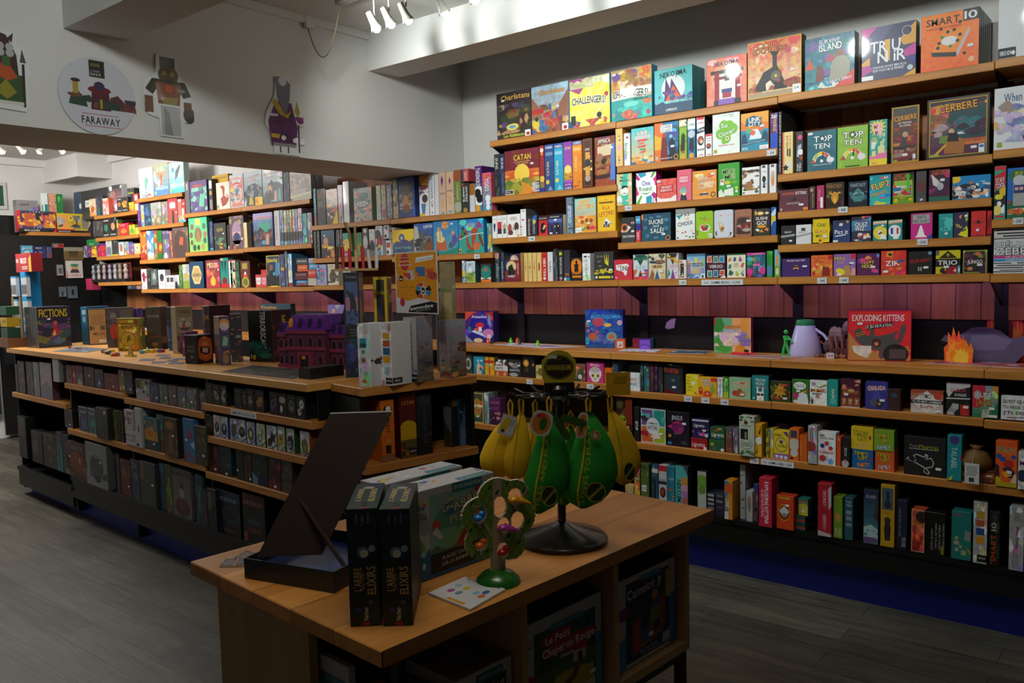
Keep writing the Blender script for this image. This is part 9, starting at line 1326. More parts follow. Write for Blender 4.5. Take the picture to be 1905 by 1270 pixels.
A_ = bl; nrm = e1.cross(tlp - A_).normalized() * .004; q = MB(); V = [A_, A_ + e1 * lw, A_ + (tlp - A_) + e1 * lw, tlp]; V = [v - r_.location for v in V]; q.mesh(V + [v + nrm for v in V], [(3, 2, 1, 0), (4, 5, 6, 7), (0, 1, 5, 4), (1, 2, 6, 5), (2, 3, 7, 6), (3, 0, 4, 7)])
R3 = Matrix.Rotation(-tr, 4, 'Z'); q.v = [tuple(R3 @ Vector(v)) for v in q.v]; q.build('board', BRN, parent=r_)
q = MB(); q.mesh([v + nrm * k for k in (-.1, 1.1) for v in (V[3], V[2], V[2] + (V[2] - V[1]).normalized() * .004, V[3] + (V[3] - V[0]).normalized() * .004)], [(3, 2, 1, 0), (4, 5, 6, 7), (0, 1, 5, 4), (1, 2, 6, 5), (2, 3, 7, 6), (3, 0, 4, 7)]); q.v = [tuple(R3 @ Vector(v)) for v in q.v]; q.build('board_edge', WH, parent=r_)
at = lambda u, v: R3 @ (V[0].lerp(V[1], u).lerp(V[3].lerp(V[2], u), v) - nrm * 1.5)
for a_, b_ in (((.0, .45), (1, .95)), ((.25, 1), (.55, .3)), ((.55, .3), (1, .6))): q = MB(); q.tube([at(*a_), at(*b_)], .0035, 5); q.build('seam', BLACK, parent=r_)
for a_, b_ in ((at(.05, .45), (.26, .1, .03)), (at(.5, .42), (.29, .25, .03))): q = MB(); q.tube([a_, Vector(b_)], .006, 6); q.build('support_bar', BRN, parent=r_)
# hanging display stand with its fruit shaped bags
S_ = (at_z(962, 1005, ZT) + at_z(1131, 1005, ZT)) / 2; S_.z = ZT + .001; top = Plane(S_.x, S_.y, M[0][0], M[1][0]); zz = lambda y: top.top(S_, y) - ZT
q = MB(); r_ = empty('display_stand', S_, 0, 'black round based hook stand with an oval yellow sign on top', 'display stand'); R_ = (at_z(1131, 1005, ZT) - at_z(962, 1005, ZT)).length / 2
q.lathe([(R_, 0), (R_, .012), (R_ * .93, .02), (R_ * .3, .045), (.018, .06)], 40); q.build('base', plain('black plastic', '0a0a0b', .25, .3), parent=r_, smooth=True)
HZ = zz(735); q = MB(); q.lathe([(.013, .05), (.013, HZ - .03), (.028, HZ - .03), (.028, HZ + .02), (.018, HZ + .03), (.018, zz(715))], 16)
for r0 in (.055, .085): q.tube([(r0 * math.cos(t), r0 * math.sin(t), HZ) for t in [6.2832 * k / 28 for k in range(28)]], .004, 6, closed=True)
q.build('pole', MATS['black plastic'], parent=r_, smooth=True)
for k in range(12): t = 6.2832 * k / 12 + .2; q = MB(); c_, s_ = math.cos(t), math.sin(t); q.tube([(.03 * c_, .03 * s_, HZ), (.12 * c_, .12 * s_, HZ), (.15 * c_, .15 * s_, HZ + .012)], .004, 6); q.build('hook', BLACK, parent=r_)
u_ = Vector((M[0][0], M[1][0], 0)).normalized(); n_ = Vector((-u_.y, u_.x, 0)); ang = math.atan2(u_.y, u_.x)
q = MB(); z0, z1_ = zz(715), zz(652); hw = .048; hh = (z1_ - z0) / 2; out = [(hw * s * f, z0 + hh + hh * g) for s, f, g in ((1, .8, -1), (1, 1.05, -.6), (1, 1.05, .4), (1, .6, .85), (1, .2, 1), (-1, .2, 1), (-1, .6, .85), (-1, 1.05, .4), (-1, 1.05, -.6), (-1, .8, -1))]
q.prism(out, 0, .004, 'a89818'); cover(q, lambda u, v, l: (-hw + u * 2 * hw, -.0002 - EPS * l, z0 + v * 2 * hh), hw / hh, 'E .5 .5 .46 .36 1c100c|E .5 .5 .44 .33 a89818|E .5 .5 .43 .32 1c100c|T BANANAGRAMS .5 .5 .76 .17 b0a018|l .36 .64 .72 .78 1 6a6018|R .16 .76 .44 .86 b8b8b8'); q.build('sign', PRINT, parent=r_, rz=ang)
q = MB(); q.box(-.045, -.01, zz(730), .045, .012, z0 + .005); q.build('sign_holder', BLACK, parent=r_, rz=ang)
YEL = plain('yellow felt', 'e8b808', .85, bump=.3, bscale=300); GRN = plain('green felt', '128a1c', .8, bump=.3, bscale=300)
def bag(px, py0, px1, py1, wpx, dist, kind, label, bend=0.0, txt=None):
 """soft zip bag hung from the stand: top and bottom pixels, half width, depth towards the camera"""
 pl_ = Plane(S_.x - n_.x * dist, S_.y - n_.y * dist, u_.x, u_.y); A = pl_.hit(px, py0); B = pl_.hit(px1, py1); wd = (pl_.hit(px + wpx, py0) - A).length
 o = empty(kind + '_bag', A, ang, label, 'zip bag', kind + ' shaped bags on the stand'); L_ = A.z - B.z; dx = (B - A).dot(u_); q = MB(); n = 14; m = 20; vs = []
 prof = ((0, .12), (.08, .3), (.25, .62), (.45, .86), (.65, 1), (.82, .9), (.94, .6), (1, .12))
 def rad(t):
  for (a_, ra), (b_, rb) in zip(prof, prof[1:]):
   if t <= b_: k = (t - a_) / (b_ - a_); return ra + (rb - ra) * k
  return .1
 ctr = lambda t: (dx * t + bend * math.sin(math.pi * t), 0, -L_ * t)
 for i in range(n + 1):
  t = i / n; c_ = ctr(t); r = rad(t) * wd
  for k in range(m): a_ = 6.2832 * k / m; vs.append((c_[0] + r * math.cos(a_), c_[1] + r * .5 * math.sin(a_) * (1 + .06 * math.cos(3 * a_)), c_[2]))
 q.mesh(vs, [(i * m + k, i * m + (k + 1) % m, (i + 1) * m + (k + 1) % m, (i + 1) * m + k) for i in range(n) for k in range(m)] + [tuple(range(m)), tuple(n * m + k for k in range(m))[::-1]])
 q.build('body', YEL if kind == 'banana' else GRN, parent=o, smooth='all')
 q = MB(); q.tube([(-.004, 0, -.01), (-.006, 0, .03), (0, 0, .042), (.006, 0, .03), (.004, 0, -.01)], .0035, 6, 'd8a808'); q.build('strap', PRINT, parent=o, smooth=True)
 q = MB(); sd = -.25 if kind == 'banana' else -.45; q.tube([(ctr(t)[0] + rad(t) * wd * sd, -rad(t) * wd * .46, ctr(t)[2]) for t in [.04 + .92 * k / 12 for k in range(13)]], .0025 if kind == 'banana' else .004, 6, lin('c89808' if kind == 'banana' else 'b8b010')); q.build('zip', PRINT, parent=o, smooth=True)
 if txt:
  q = MB(); c_ = ctr(.8); r = rad(.8) * wd; P_ = lambda u, v, l: (c_[0] + r * (-.15 + .8 * u), -r * .52 - .002 - EPS * l, c_[2] - .03 + .06 * v); cover(q, P_, 1.2, 'E .5 .5 .5 .48 a8a018|E .5 .5 .46 .44 0c2410|T BANANAGRAMS .5 .5 .8 .16 b8b018 - 35'); q.build('badge', PRINT, parent=o)
  q = MB(); cover(q, lambda u, v, l: ((lambda t: (ctr(t)[0] + rad(t) * wd * (-.42 + .3 * u), -rad(t) * wd * (.475 + .02 * u) - .001 - EPS * l, ctr(t)[2]))(.95 - .85 * v)), .12, 'V ' + txt + ' .5 .5 .92 -.7 b8b818'); q.build('lettering', PRINT, parent=o)
 return o
def tagcard(o, x, z, spec, w_, h_, name='hang_tag', rz=0, hexs='c8c8c0', rnd=False):
 q = MB(); out = [(w_ / 2 * math.copysign(abs(math.cos(t)) ** .6, math.cos(t)), h_ / 2 + h_ / 2 * math.copysign(abs(math.sin(t)) ** .6, math.sin(t))) for t in [6.2832 * k / 20 for k in range(20)]] if rnd else [(-w_ / 2, 0), (w_ / 2, 0), (w_ / 2, h_), (-w_ / 2, h_)]
 q.prism(out, 0, .001, lin(hexs)); cover(q, lambda u, v, l: ((u - .5) * w_ * .9, -.0002 - EPS * l, h_ * (.05 + .9 * v)), w_ / h_, spec); c = q.build(name, PRINT, parent=o, rz=0); c.location = (x, -.035, z); c.rotation_euler = (0, rz, 0)
o = bag(950, 770, 925, 890, 36, .05, 'banana', 'yellow banana bag at the far left of the stand', -.01); tagcard(o, -.02, -.055, 'R 0 0 1 1 ccc|E .34 .5 .26 .46 d8b010 -20|l .55 .95 .5 .9 5 777|C .3 .16 .1 383010', .045, .06, rz=.35)
bag(970, 765, 958, 895, 26, .07, 'banana', 'yellow banana bag second from the left'); bag(996, 770, 985, 905, 18, .03, 'banana', 'yellow banana bag half hidden behind the left green bag')
bag(1135, 760, 1160, 902, 30, -.02, 'banana', 'yellow banana bag hanging alone on the right', .02, 'B')
bag(1062, 790, 1050, 940, 28, .02, 'pear', 'green bag in shadow between the two front ones')
o = bag(1022, 765, 1002, 955, 42, .14, 'pear', 'left front green bag with yellow zip', .015, 'TILES_AND_PLAYS'); tagcard(o, -.035, -.06, 'E .5 .5 .48 .48 d07820|E .6 .5 .2 .3 286018|C .3 .8 .1 a02060|C .5 .84 .1 c83828', .06, .07, 'round_tag', .3, rnd=True)
for s_, rz in ((.03, 1.9), (.012, 2.6)): tagcard(o, s_, -.01, 'E .5 .5 .5 .5 2c5010', .022, .075, 'felt_leaf', rz, '2c5010', True)
o = bag(1095, 765, 1085, 945, 50, .12, 'pear', 'right front green bag with yellow zip and a small square tag', .02, 'LOVES_TO_PLAYS'); tagcard(o, .012, -.075, 'R 0 0 1 1 a87838|T b .5 .5 .5 .6 e8e0d0', .026, .026, 'square_tag', .3, 'd8d0c0', True); tagcard(o, -.03, -.07, 'E .5 .5 .48 .48 d07820|E .5 .5 .2 .3 286018', .03, .075, 'round_tag', .2, rnd=True)
p = at_y(1150, 700, S_.y + .05); q = MB(); q.box(-.035, 0, -.055, .035, .002, .012, 'c89808'); cover(q, lambda u, v, l: (-.035 + .07 * u, -.0002 - EPS * l, -.055 + .067 * v), 1, 'B c89808|l .3 .9 .5 .85 4 604808'); q.build('booklet', PRINT, parent=r_, loc=p - S_ - Vector((0, 0, 0)), rz=ang)
# cloth bag and its tag on the wall shelf
p = RL.on(1640 + 1010 * .1732, ZL['D'][1], .05); p.z += .05; r2 = empty('cloth_bag', p, 0, 'mustard cloth drawstring bag with a white tag in a wooden box', 'bag'); q = MB(); q.lathe([(.02, 0), (.065, .01), (.07, .05), (.045, .09), (.015, .105), (.03, .12)], 16, 0, 0, 0, '6a4c18'); q.build('sack', PAPER, parent=r2, smooth='all')
q = MB(); q.box(-.03, -.09, -.045, .03, -.088, .05, 'c8ccd0'); cover(q, lambda u, v, l: (-.03 + .06 * u, -.0903 - EPS * l, -.045 + .095 * v), .63, 'B ccc|l .1 .9 .4 .9 7 505860|R .3 .08 .66 .3 303840'); q.tube([(0, -.089, .05), (0, -.03, .1)], .0015, 4, 'a08868'); q.build('paper_tag', PRINT, parent=r2)
# tree toy with birds
p = (tl(.41, .132) + tl(.499, .055)) / 2; tr = ang + .4; r_ = empty('tree_toy', p, tr, 'green wooden tree puzzle on a dome with little plastic birds', 'toy'); q = MB()
q.lathe([(.06, 0), (.056, .012), (.04, .026), (.016, .034)], 28, 0, 0, 0, '1c6418'); q.build('dome_base', PL, parent=r_, smooth=True)
lob = [(-.045, .115, .045), (-.05, .185, .047), (.0, .225, .052), (.05, .225, .042), (.06, .165, .048), (.04, .095, .04), (0, .15, .06)]
holes = [(-.05, .188, .021), (-.048, .115, .021), (.008, .2, .02, 1.4), (.052, .222, .02), (.058, .158, .02), (.018, .15, .018), (.015, .085, .017)]
def inside(x, z): return (any((x - a) ** 2 + (z - b) ** 2 < r * r for a, b, r in lob) or (abs(x) < .02 and .02 < z < .2)) and not any((x - h[0]) ** 2 + ((z - h[1]) / (h[3] if len(h) > 3 else 1.15)) ** 2 < h[2] ** 2 for h in holes)
st = .0028; q = MB(); vi = {}
def vid(x, z, k):
 if (x, z, k) not in vi: vi[x, z, k] = len(q.v); q.v.append((x * st, (-.005, .005)[k], z * st))
 return vi[x, z, k]
def qf(ix, c): q.f.append(ix); q.c.append((*c, 0)); q.m.append(0)
G1, G2, TN = lin('6a8c30'), lin('7a9a40'), lin('b8a488'); ON = {(i, j) for i in range(-40, 42) for j in range(8, 102) if inside((i + .5) * st, (j + .5) * st)}
for i, j in ON:
 x, z = (i + .5) * st, (j + .5) * st; c = TN if abs(x - .002) < .014 * (1 - z * 2.4) + .006 or abs(abs(x - .002) - (z - .1) * .6) < .004 and z > .1 else (G1 if (int(x * 90 + 50) + int(z * 60)) % 2 else G2)
 qf((vid(i, j, 0), vid(i + 1, j, 0), vid(i + 1, j + 1, 0), vid(i, j + 1, 0)), c); qf((vid(i, j, 1), vid(i, j + 1, 1), vid(i + 1, j + 1, 1), vid(i + 1, j, 1)), c)
 for di, dj, a_, b_ in ((-1, 0, (i, j), (i, j + 1)), (1, 0, (i + 1, j + 1), (i + 1, j)), (0, -1, (i + 1, j), (i, j)), (0, 1, (i, j + 1), (i + 1, j + 1))):
  if (i + di, j + dj) not in ON: qf((vid(*a_, 0), vid(*b_, 0), vid(*b_, 1), vid(*a_, 1)), lin('d8d0b8'))
for x, z in ((-.07, .22), (-.02, .255), (.0, .24), (.03, .262), (.075, .235), (.05, .19), (-.075, .15), (-.065, .08), (-.03, .09), (.03, .12), (.06, .1), (.088, .15)): q.prism([(x - .005, z - .004), (x + .001, z - .006), (x + .007, z + .006), (x, z + .004)], -.0056, -.005, '1c5020')
q.build('tree_plate', PRINT, parent=r_)
for (x, z, c, up, nm) in ((-.05, .175, '1878c8', 1, 'blue'), (-.048, .103, 'e07010', 1, 'orange'), (.05, .21, 'e8a010', 0, 'yellow'), (.018, .14, 'c040a0', 0, 'pink'), (.015, .075, 'b01010', 1, 'red')):
 q = MB(); C_ = lin(c); q.ball((0, 0, 0), .013, 12, 8, 'c8c8c8', zs=.8); q.ball((-.003, 0, .004), .0135, 12, 8, C_, xs=1.1, zs=.75)
 if up: q.ball((.006, 0, .013), .0095, 12, 8, C_); q.lathe([(.002, 0), (.001, .006)], 6, .016, 0, .011, C_)
 else: q.tube([(0, 0, .004), (.018, -.004, 0), (.042, -.008, -.008)], .01, 8, C_, rs=[.013, .008, .002])
 q.lathe([(.004, -.02), (.004, -.004)], 8, 0, 0, 0, 'b8b8b8'); o = q.build('bird', PL, parent=r_, loc=(x, -.008, z), smooth=True); o['label'] = nm + ' bird'
flat('spiral_notepad', ZT, ((797, 1107), (875, 1138), (940, 1100), (865, 1077)), 'B ccc|C .2 .6 .09 88b8c8|C .4 .6 .09 c8b020|C .24 .35 .09 a05090|C .42 .36 .09 6a8898|C .68 .55 .09 88b8c8|C .8 .68 .09 3060a0|C .84 .5 .09 d06830|R .4 .04 .8 .12 d09020|l .05 .95 .94 1 1 555', 'white spiral notepad with coloured circles before the tree', 'notepad', th=.006, mat=PAPER)
for i, P in enumerate((((408, 1055), (455, 1054), (462, 1040), (420, 1041)), ((432, 1041), (462, 1044), (478, 1030), (458, 1025)))): flat('rule_card', ZT, P, 'B 111|l .1 .5 .2 .9 5 777|R .52 0 .6 1 c84820|A 4 555 333', ('lower', 'upper')[i] + ' of two black rule cards left of the tray', 'card')
# price labels on the shelf fronts
def price(px, py, wpx, txt, where):
 pl_ = RP if py < 600 else RL; p = pl_.hit(px, py, -.003); w_ = (pl_.hit(px + wpx, py, -.003) - p).length; h_ = .03; q = MB(); q.box(-w_ / 2, 0, -h_ / 2, w_ / 2, .0025, h_ / 2, 'd8dce0'); cover(q, lambda u, v, l: (-w_ / 2 + u * w_, -.0002 - EPS * l, -h_ / 2 + v * h_), w_ / h_, 'B d8dce0|T %s .58 .5 %s .5 111|l .06 .2 .3 .7 2 666' % (txt, '.5' if wpx < 40 else '.7'))
 small('price_label', q, PAPER, p, 'white %s price label %s' % (txt.replace('_', ' ').lower() if wpx < 40 else 'long', where), 'price label', 'price labels on the wall shelves')
for a_ in ((1435, 284, 17, '21€', 'under the skyline game, second shelf'), (1169, 387, 13, '12,50€', 'under the mint cartoon box'), (1568, 390, 18, '11€', 'between the two dark beast boxes'), (989, 444, 12, '14€', 'under the navy box spine'), (1894, 411, 20, '15€', 'at the right edge, third shelf'), (887, 477, 10, '25€', 'under the sea serpent game'), (1716, 450, 20, '11,00€', 'under the traffic cone box'), (1529, 522, 18, '14€', 'under the cockroach card game'), (1570, 521, 18, '14€', 'under the moth card game'), (1270, 525, 14, '13,50€', 'under the orange fruit window box'), (1343, 525, 80, 'GAMME_BIDEAU_:_15,50€', 'in the middle of the fifth shelf'), (985, 710, 11, '12,50€', 'under the black wolf pack box'), (1098, 719, 13, '20€', 'under the decorated skull box'), (1280, 742, 15, '11,50€', 'under the word list card box'), (1312, 745, 15, '14€', 'under the cartoon hens box'), (1348, 748, 15, '14€', 'under the apples and bread box'), (1403, 857, 16, '12€', 'under the yellow diagonal dash spine'), (1446, 862, 62, 'GAMME_DOBBLE_:_11,50€', 'on the second shelf under the worktop')): price(*a_)
p = LP.hit(452, 770, -.003); q = MB(); q.box(-.13, 0, -.015, .13, .0025, .015, 'd8dce0'); cover(q, lambda u, v, l: (-.13 + u * .26, -.0002 - EPS * l, -.015 + v * .03), 8, 'T GAMME_CASSE-TETE_HUZZLE_:_15,50€ .5 .5 .92 .5 111'); small('price_label', q, PAPER, p, 'long white price label on the island puzzle shelf', 'price label', rz=LP.rot)
# cut-outs pinned to the front wall
zw = .33862
def wall(name, x, y, w_, h_, out, spec, label, cat='wall cut-out', hexs='d8d8d8'):
 a = at_x(x * zw, y * zw, XW); s_ = (at_x((x + 100) * zw, y * zw, XW) - a).length / 100; W, H = w_ * s_, h_ * s_; q = MB(); q.prism([((u - .5) * W, (v - .5) * H) for u, v in out], -.009, -.004, lin(hexs)); cover(q, lambda u, v, l: ((u - .5) * W, -.0092 - EPS * l, (v - .5) * H), W / H, spec, 5)
 small(name, q, WRAP if 'armour' in label else PRINT, a + Vector((.0, 0, 0)), label, cat, 'cut-outs pinned to the front wall', rz=math.pi / 2)
wall('wall_cutout', 40, 385, 250, 440, [(0, 0), (.84, -.02), (.9, .1), (.92, .42), (1, .5), (.92, .62), (.88, .8), (.7, .84), (.74, .97), (.6, 1), (.3, .97), (0, .96)], 'P .1,.1,.1,.9,.3,.98,.5,.95,.7,.7,.75,.1 38180f|P .0,.1,.1,.45,.8,.45,.84,.1 2a4a18|P .2,.22,.44,.38,.66,.22,.44,.12 8a8018|P .2,.42,.44,.66,.7,.42,.5,.36 b04810|R .38 .55 .56 .68 3a5a28|C .36 .8 .05 aaa|C .56 .8 .05 aaa|C .36 .72 .05 aaa|C .56 .72 .05 aaa|P .5,.9,.66,.99,.62,.86 38281c|P .78,.04,.84,.04,.86,.6,.8,.6 301818|P .76,.62,.82,.8,.9,.62 444|R .0 .06 .8 .1 c8c8b8', 'horned green robed figure with a spear, cut off by the left edge')
circ = [(.5 + .5 * math.cos(t), .5 + .5 * math.sin(t)) for t in [6.2832 * k / 40 for k in range(40)]]
wall('wall_disc', 535, 530, 410, 405, circ, 'R .4 .74 .6 .96 28281c|T AS_D\'OR .48 .9 .12 .04 a89c60|T CANNES .48 .82 .12 .02 aaa|T 2024 .48 .78 .14 .035 b8b8a8|P .12,.36,.16,.5,.24,.55,.34,.42,.36,.34 2a4438|P .18,.5,.18,.66,.25,.66,.25,.5 a89030|E .22 .67 .06 .025 38203a|P .4,.32,.42,.56,.64,.56,.66,.32 501c2c|E .52 .58 .15 .05 6a1c20|E .52 .63 .07 .06 38284a|P .62,.34,.66,.5,.76,.54,.86,.44,.88,.34 5a2c38|a .34 .5 8 3a3040 6a3030 2a4038|R .52 .34 .55 .46 b88818|T FARAWAY .52 .18 .5 .1 111|R .28 .255 .76 .262 b81818|R .3 .1 .78 .107 b81818', 'large pale round sign with a landscape and black title', 'wall sign', 'c4c4cc')
wall('wall_cutout', 920, 532, 270, 400, [(.32, 0), (.78, 0), (.8, .2), (.98, .22), (1, .4), (.9, .48), (.98, .6), (.72, .78), (.7, 1), (.3, 1), (.28, .78), (.06, .66), (.0, .45), (.1, .25), (.3, .22)], 'R .36 .82 .66 .98 38342c|E .52 .76 .2 .12 5a4420|E .44 .78 .04 .03 a88c30|E .6 .78 .04 .03 a88c30|P .06,.56,.2,.7,.84,.7,.96,.54,.8,.5,.7,.6,.3,.6,.2,.5 30281c|P .3,.4,.26,.66,.76,.66,.72,.4 7a3c1c|P .36,.48,.4,.4,.66,.4,.7,.5 8a7a38|E .52 .6 .08 .05 b04818|R .04 .28 .2 .48 6a4430|E .9 .3 .12 .1 3c3424|R .8 .36 .96 .46 6a3c28|R .34 .02 .72 .38 aaa|P .4,.02,.4,.36,.5,.3,.56,.02 888', 'broad figure in brown and gold armour with a shiny silver lower part')
wall('wall_cutout', 1555, 632, 210, 350, [(.22, 0), (.88, 0), (.9, .16), (.86, .36), (.98, .56), (.9, .72), (.96, .9), (.74, .9), (.6, 1), (.4, .98), (.3, .9), (.3, .74), (.06, .5), (.02, .36), (.2, .24)], 'P .16,.1,.1,.4,.3,.66,.7,.66,.84,.36,.78,.1 5a1c5a|P .3,.96,.34,.7,.56,.5,.66,.7,.7,.9,.5,.98 6a6478|C .5 .92 .06 ccc|P .2,.64,.3,.7,.54,.5,.7,.56,.6,.46,.4,.5 b89810|R .16 .2 .8 .25 c8a418|a .15 .5 8 7a2c78 e0d8e0 481448|R .2 .1 .78 .14 888|P .84,.04,.88,.04,.88,.4,.84,.4 222|P .78,.56,.84,.7,.92,.56,.86,.48 a88c20|R .36 .02 .39 .1 222|R .56 .02 .59 .1 222', 'hooded purple robed figure with a lantern, right of the others')
# track lights, box and cable
GREY = plain('light grey metal', 'a8a69c', .4); BULB, _n, _b = newmat('lit bulb'); _b.inputs['Emission Color'].default_value = (.9, 1, .96, 1); _b.inputs['Emission Strength'].default_value = 14
def spotlamp(p, topz, aim, label, grp):
 r_ = empty('track_light', p, 0, label, 'spotlight', grp); d = Vector(aim).normalized(); q = MB(); q.tube([(0, 0, topz - p.z), (0, 0, .05)], .005, 6); q.build('stem', GREY, parent=r_)
 q = MB(); q.tube([-d * .075 + Vector((0, 0, .0)), -d * .01, d * .0, d * .03], .02, 14, rs=[.017, .022, .024, .036]); q.build('lamp_head', GREY, parent=r_, smooth=True); q = MB(); q.ball(tuple(d * .022), .024, 12, 8); q.build('bulb', BULB, parent=r_, smooth=True)
yr = 3.1; a = at_z(628, 10, 3.34)
for i, (x, y) in enumerate(((697, 46), (724, 38), (756, 30), (822, 14), (880, -8), (960, -30))): spotlamp(at_y(x, y, a.y + .02), 3.35, (.25, .35, -.9), ('first', 'second', 'third', 'fourth', 'fifth', 'sixth')[i] + ' spotlight from the left under the front room ceiling', 'spotlights on the front room track')
q = MB(); q.box(0, -.02, -.03, 2.6, .02, 0); small('light_track', q, GREY, Vector((a.x, a.y, 3.369)), 'long light grey track holding the front room spotlights', 'light track')
for i, x in enumerate((2, 40, 76, 114)): spotlamp(at_z(x, 279, 3.12), 3.25, ((-.2, .6, -.6), (.5, .3, -.6), (0, -.5, -.7), (.6, .2, -.6))[i], ('first', 'second', 'third', 'fourth')[i] + ' spotlight from the left in the back room', 'spotlights in the back room')
b_ = at_x(572, 40, XW); q = MB(); q.bbox(0, -.035, -.045, .03, .035, .045, .004); small('junction_box', q, WHITE, b_, 'small white junction box high on the front wall', 'junction box')
q = MB(); e_ = Vector((a.x + .02, a.y, 3.335)); s0 = b_ + Vector((.015, -.01, -.045)); q.tube([s0.lerp(e_, t) - Vector((0, 0, .42 * 4 * t * (1 - t) * .55)) for t in [k / 14 for k in range(15)]], .004, 6, '8a8468'); small('power_cable', q, PRINT, Vector((0, 0, 0)), 'thin beige cable looping from junction box to the light track', 'cable', smooth=True)
LED, _n, _b = newmat('magenta light strip'); _b.inputs['Emission Color'].default_value = (.5, .36, 1, 1); _b.inputs['Emission Strength'].default_value = 50
for k in 'YZzAaBCDE':
 x0, x1 = BAY[k]; q = MB(); q.box(.04, 0, 0, x1 - x0 - .04, .012, .006, skip='k'); q.face([(.04, .012, 0), (x1 - x0 - .04, .012, 0), (x1 - x0 - .04, .012, .006), (.04, .012, .006)][::-1], mi=1); small('light_strip', q, [BLACK, LED], Vector((x0, 4.415 + .05, Z[k][-1] - .047)), 'magenta light strip under the lowest upper shelf, ' + BN[k], 'light strip', 'light strips under the shelves')
# book tower and stands at the far island end
c0 = at_z(48, 641, ZC); hT = LP.top(c0, 506) - ZC; r_ = empty('book_tower', c0, LP.rot, 'bright blue rotating book tower with a red banner on top', 'display stand'); BL = plain('bright blue lacquer', '0c78b0', .4)
q = MB(); q.box(-.17, -.06, 0, .12, .2, .02); q.box(-.02, .0, .02, .1, .12, hT); q.build('tower', BL, parent=r_); q = MB(); q.box(-.14, .01, hT + .001, .24, .1, hT + .16, '901820'); cover(q, lambda u, v, l: (-.14 + .38 * u, .0098 - EPS * l, hT + .16 * v), 2.4, 'B 901820|T UNLOCK! .5 .62 .4 .3 e8e0d8|T OCK .1 .62 .16 .2 e8e0d8|l .4 .8 .15 .35 2 e0c8b8|a .0 .9 4 c83028 6a1018|P .84,0,.84,.7,1,.9,1,0 d89828'); q.build('banner', PRINT, parent=r_)
bk = None
for side, n in ((-.16, 9), (.1, 9)):
 for t in range(3):
  for k in range(n):
   if bk is None: q = MB(); q.box(0, -.03, 0, .011, -.0, .16, 'b8bcc0'); q.box(.002, -.031, .02, .009, -.03, .1, '484850'); q.box(0, -.03, .161, .011, 0, .175, '2888b0'); bk = q.build('booklet', PRINT); o = bk
   else: o = bk.copy(); COL.objects.link(o)
   o.rotation_euler = (0, 0, LP.rot); o.location = c0 + LP.d * (side + k * .0145) + LP.n * (-.005 if side < 0 else -.003) + Vector((0, 0, hT - .21 - t * .2)); tag(o, 'thin white booklet in the %s %s pocket of the blue tower' % (('top', 'middle', 'bottom')[t], 'left' if side < 0 else 'right'), 'booklet', 'booklets in the blue tower')
for i, (y0, y1, c, t) in enumerate(((569, 586, '105030', 'dark green box, upper tier of the wooden rack at the left edge'), (590, 608, 'b89810', 'yellow box, middle tier of the wooden rack at the left edge'), (609, 628, '104028', 'dark green box, lowest tier of the wooden rack at the left edge'))):
 p = at_z(10, 646, ZC); zt, zb_ = LP.top(p, y0), LP.top(p, y1); game(Vector((p.x, p.y, zb_)), LP.rot, .17, zt - zb_ - .004, .1, 'B %s|T MICRO .6 .6 .5 .3 222' % c, uniq(t, ''), 'boxes in the wooden rack')
q = MB(); p = at_z(10, 646, ZC); q.box(-.12, -.01, 0, .12, .14, LP.top(p, 628) - ZC - .002, '6a4020'); [q.box(x, .101, 0, x + .012, .113, .42, 'a8824c') for x in (-.1, .09)]; small('wooden_rack', q, PRINT, p, 'low wooden rack at the left edge of the island', 'rack', rz=LP.rot)
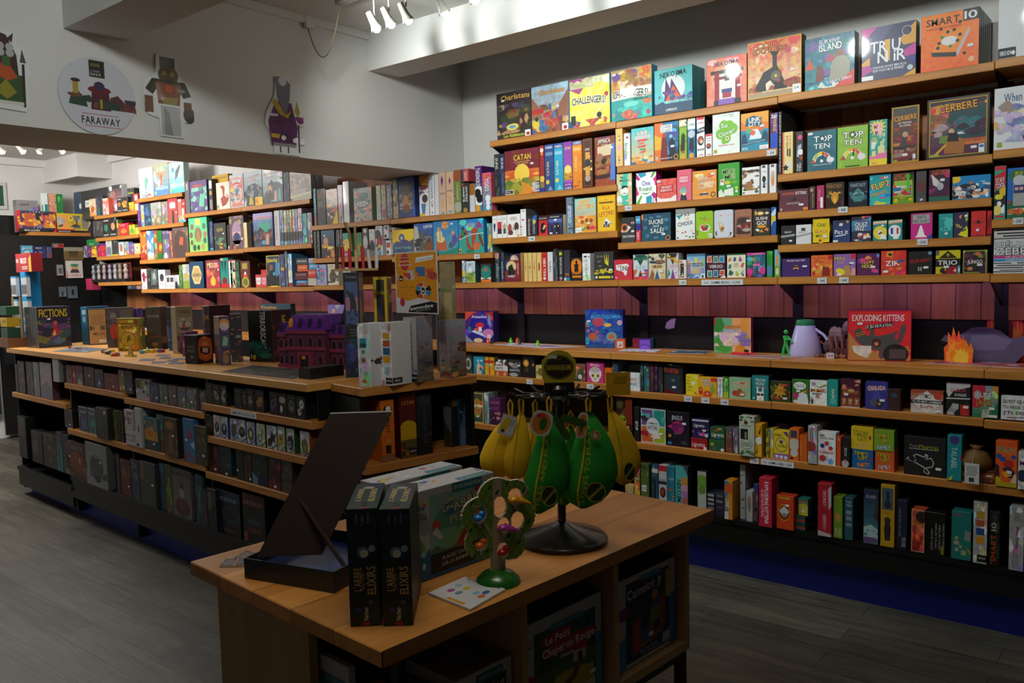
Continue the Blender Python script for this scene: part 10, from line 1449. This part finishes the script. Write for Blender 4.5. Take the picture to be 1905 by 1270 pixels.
# far wall: pictures, dark cabinet and hanging packs
q = MB(); q.box(0, -.55, 0, .05, .18, 2.25); small('dark_curtain', q, plain('dark navy cloth', '0c1020', .9), Vector((-10.70, 3.5, .3)), 'dark navy curtain hanging on the far wall', 'curtain')
def pic(x0, x1, y0, y1, spec, label, xx=-10.74):
 a, b = at_x(x0, y1, xx), at_x(x1, y1, xx); h_ = at_x(x0, y0, xx).z - a.z; w_ = b.y - a.y; q = MB(); q.box(0, 0, 0, .02, w_, h_, 'c0c0b8'); cover(q, lambda u, v, l: (.0203 + EPS * l, w_ * (.03 + .94 * u), h_ * (.03 + .94 * v)), w_ / h_, spec); small('wall_picture', q, PRINT, a, label, 'picture')
pic(-30, 13, 337, 388, 'F c0c0b8 .12|R .12 .1 .88 .9 1c5038|E .5 .6 .2 .16 307850', 'green picture in a white frame on the far wall'); pic(-30, 29, 409, 449, 'B 111|P .4,.0,.4,.4,.6,.8,.9,.8,.9,.3,.8,0 222|E .7 .6 .2 .26 801c38|E .7 .48 .11 .2 a88878', 'black poster of a person with red hair on the far wall', -10.64)
q = MB(); q.box(0, 0, .9, .02, 1.1, FZ[0] - .045); small('peg_board', q, BLACK, Vector((-10.27 - .03, 3.62, 0)), 'black peg board under the far wall shelf', 'peg board')
row(Plane(-10.24, 0, 0, 1), 1.2, za, 'hanging on the far peg board', '''
215 330 722 zb=848 d=.028;B 4888a8 3070a0 .3|T BLUE .5 .8 .6 .1 d0b030|E .5 .4 .3 .2 a0b8c0;pale blue hanging pack
338 460 728 zb=848 d=.028;B 181c48 202858 .2|a .2 .7 8 7880b0 383c70|T SEA .4 .85 .5 .1 d0d0e0;navy blue hanging pack with wave shapes
463 516 735 zb=848 d=.028;B 304870 6a3838 .3|a 0 1 6 a86048 384878;small blue and red hanging pack
520 632 700 zb=748 d=.028;B 555 8a2020 .2|R .5 .2 .95 .9 901818|l .1 .5 .3 .7 2 aaa;grey and red hanging card
660 822 872 zb=1045 d=.028;B b8b4a8 c0b8b0 .1|E .5 .6 .2 .16 b88858|E .5 .74 .26 .08 307858|P .2,.3,.3,.5,.7,.5,.8,.3 403038|T CANDY .5 .16 .84 .14 b03048|R 0 0 .05 .4 b04030;white plush pack with a bear and a coloured title
632 825 738 zb=868 d=.028;B 201810 605030 .2|R 0 .7 1 1 8a8470|P .0,.0,.0,.7,.25,.7,.25,.2,.75,.2,.75,.7,1,.7,1,0 6a5430;brown carton with a dark opening
568 628 912 zb=1020 d=.028;B 777 888078 .1|R .2 .2 .8 .7 504448;small grey hanging sleeve
590 660 1130 zb=1230 d=.028;B 505860 586068 .1|E .4 .3 .12 .3 111;grey hanging folder on the left
672 770 1125 zb=1245 d=.028;B 485058 505860 .1|E .5 .5 .12 .26 111;large grey hanging folder with a black emblem
''')
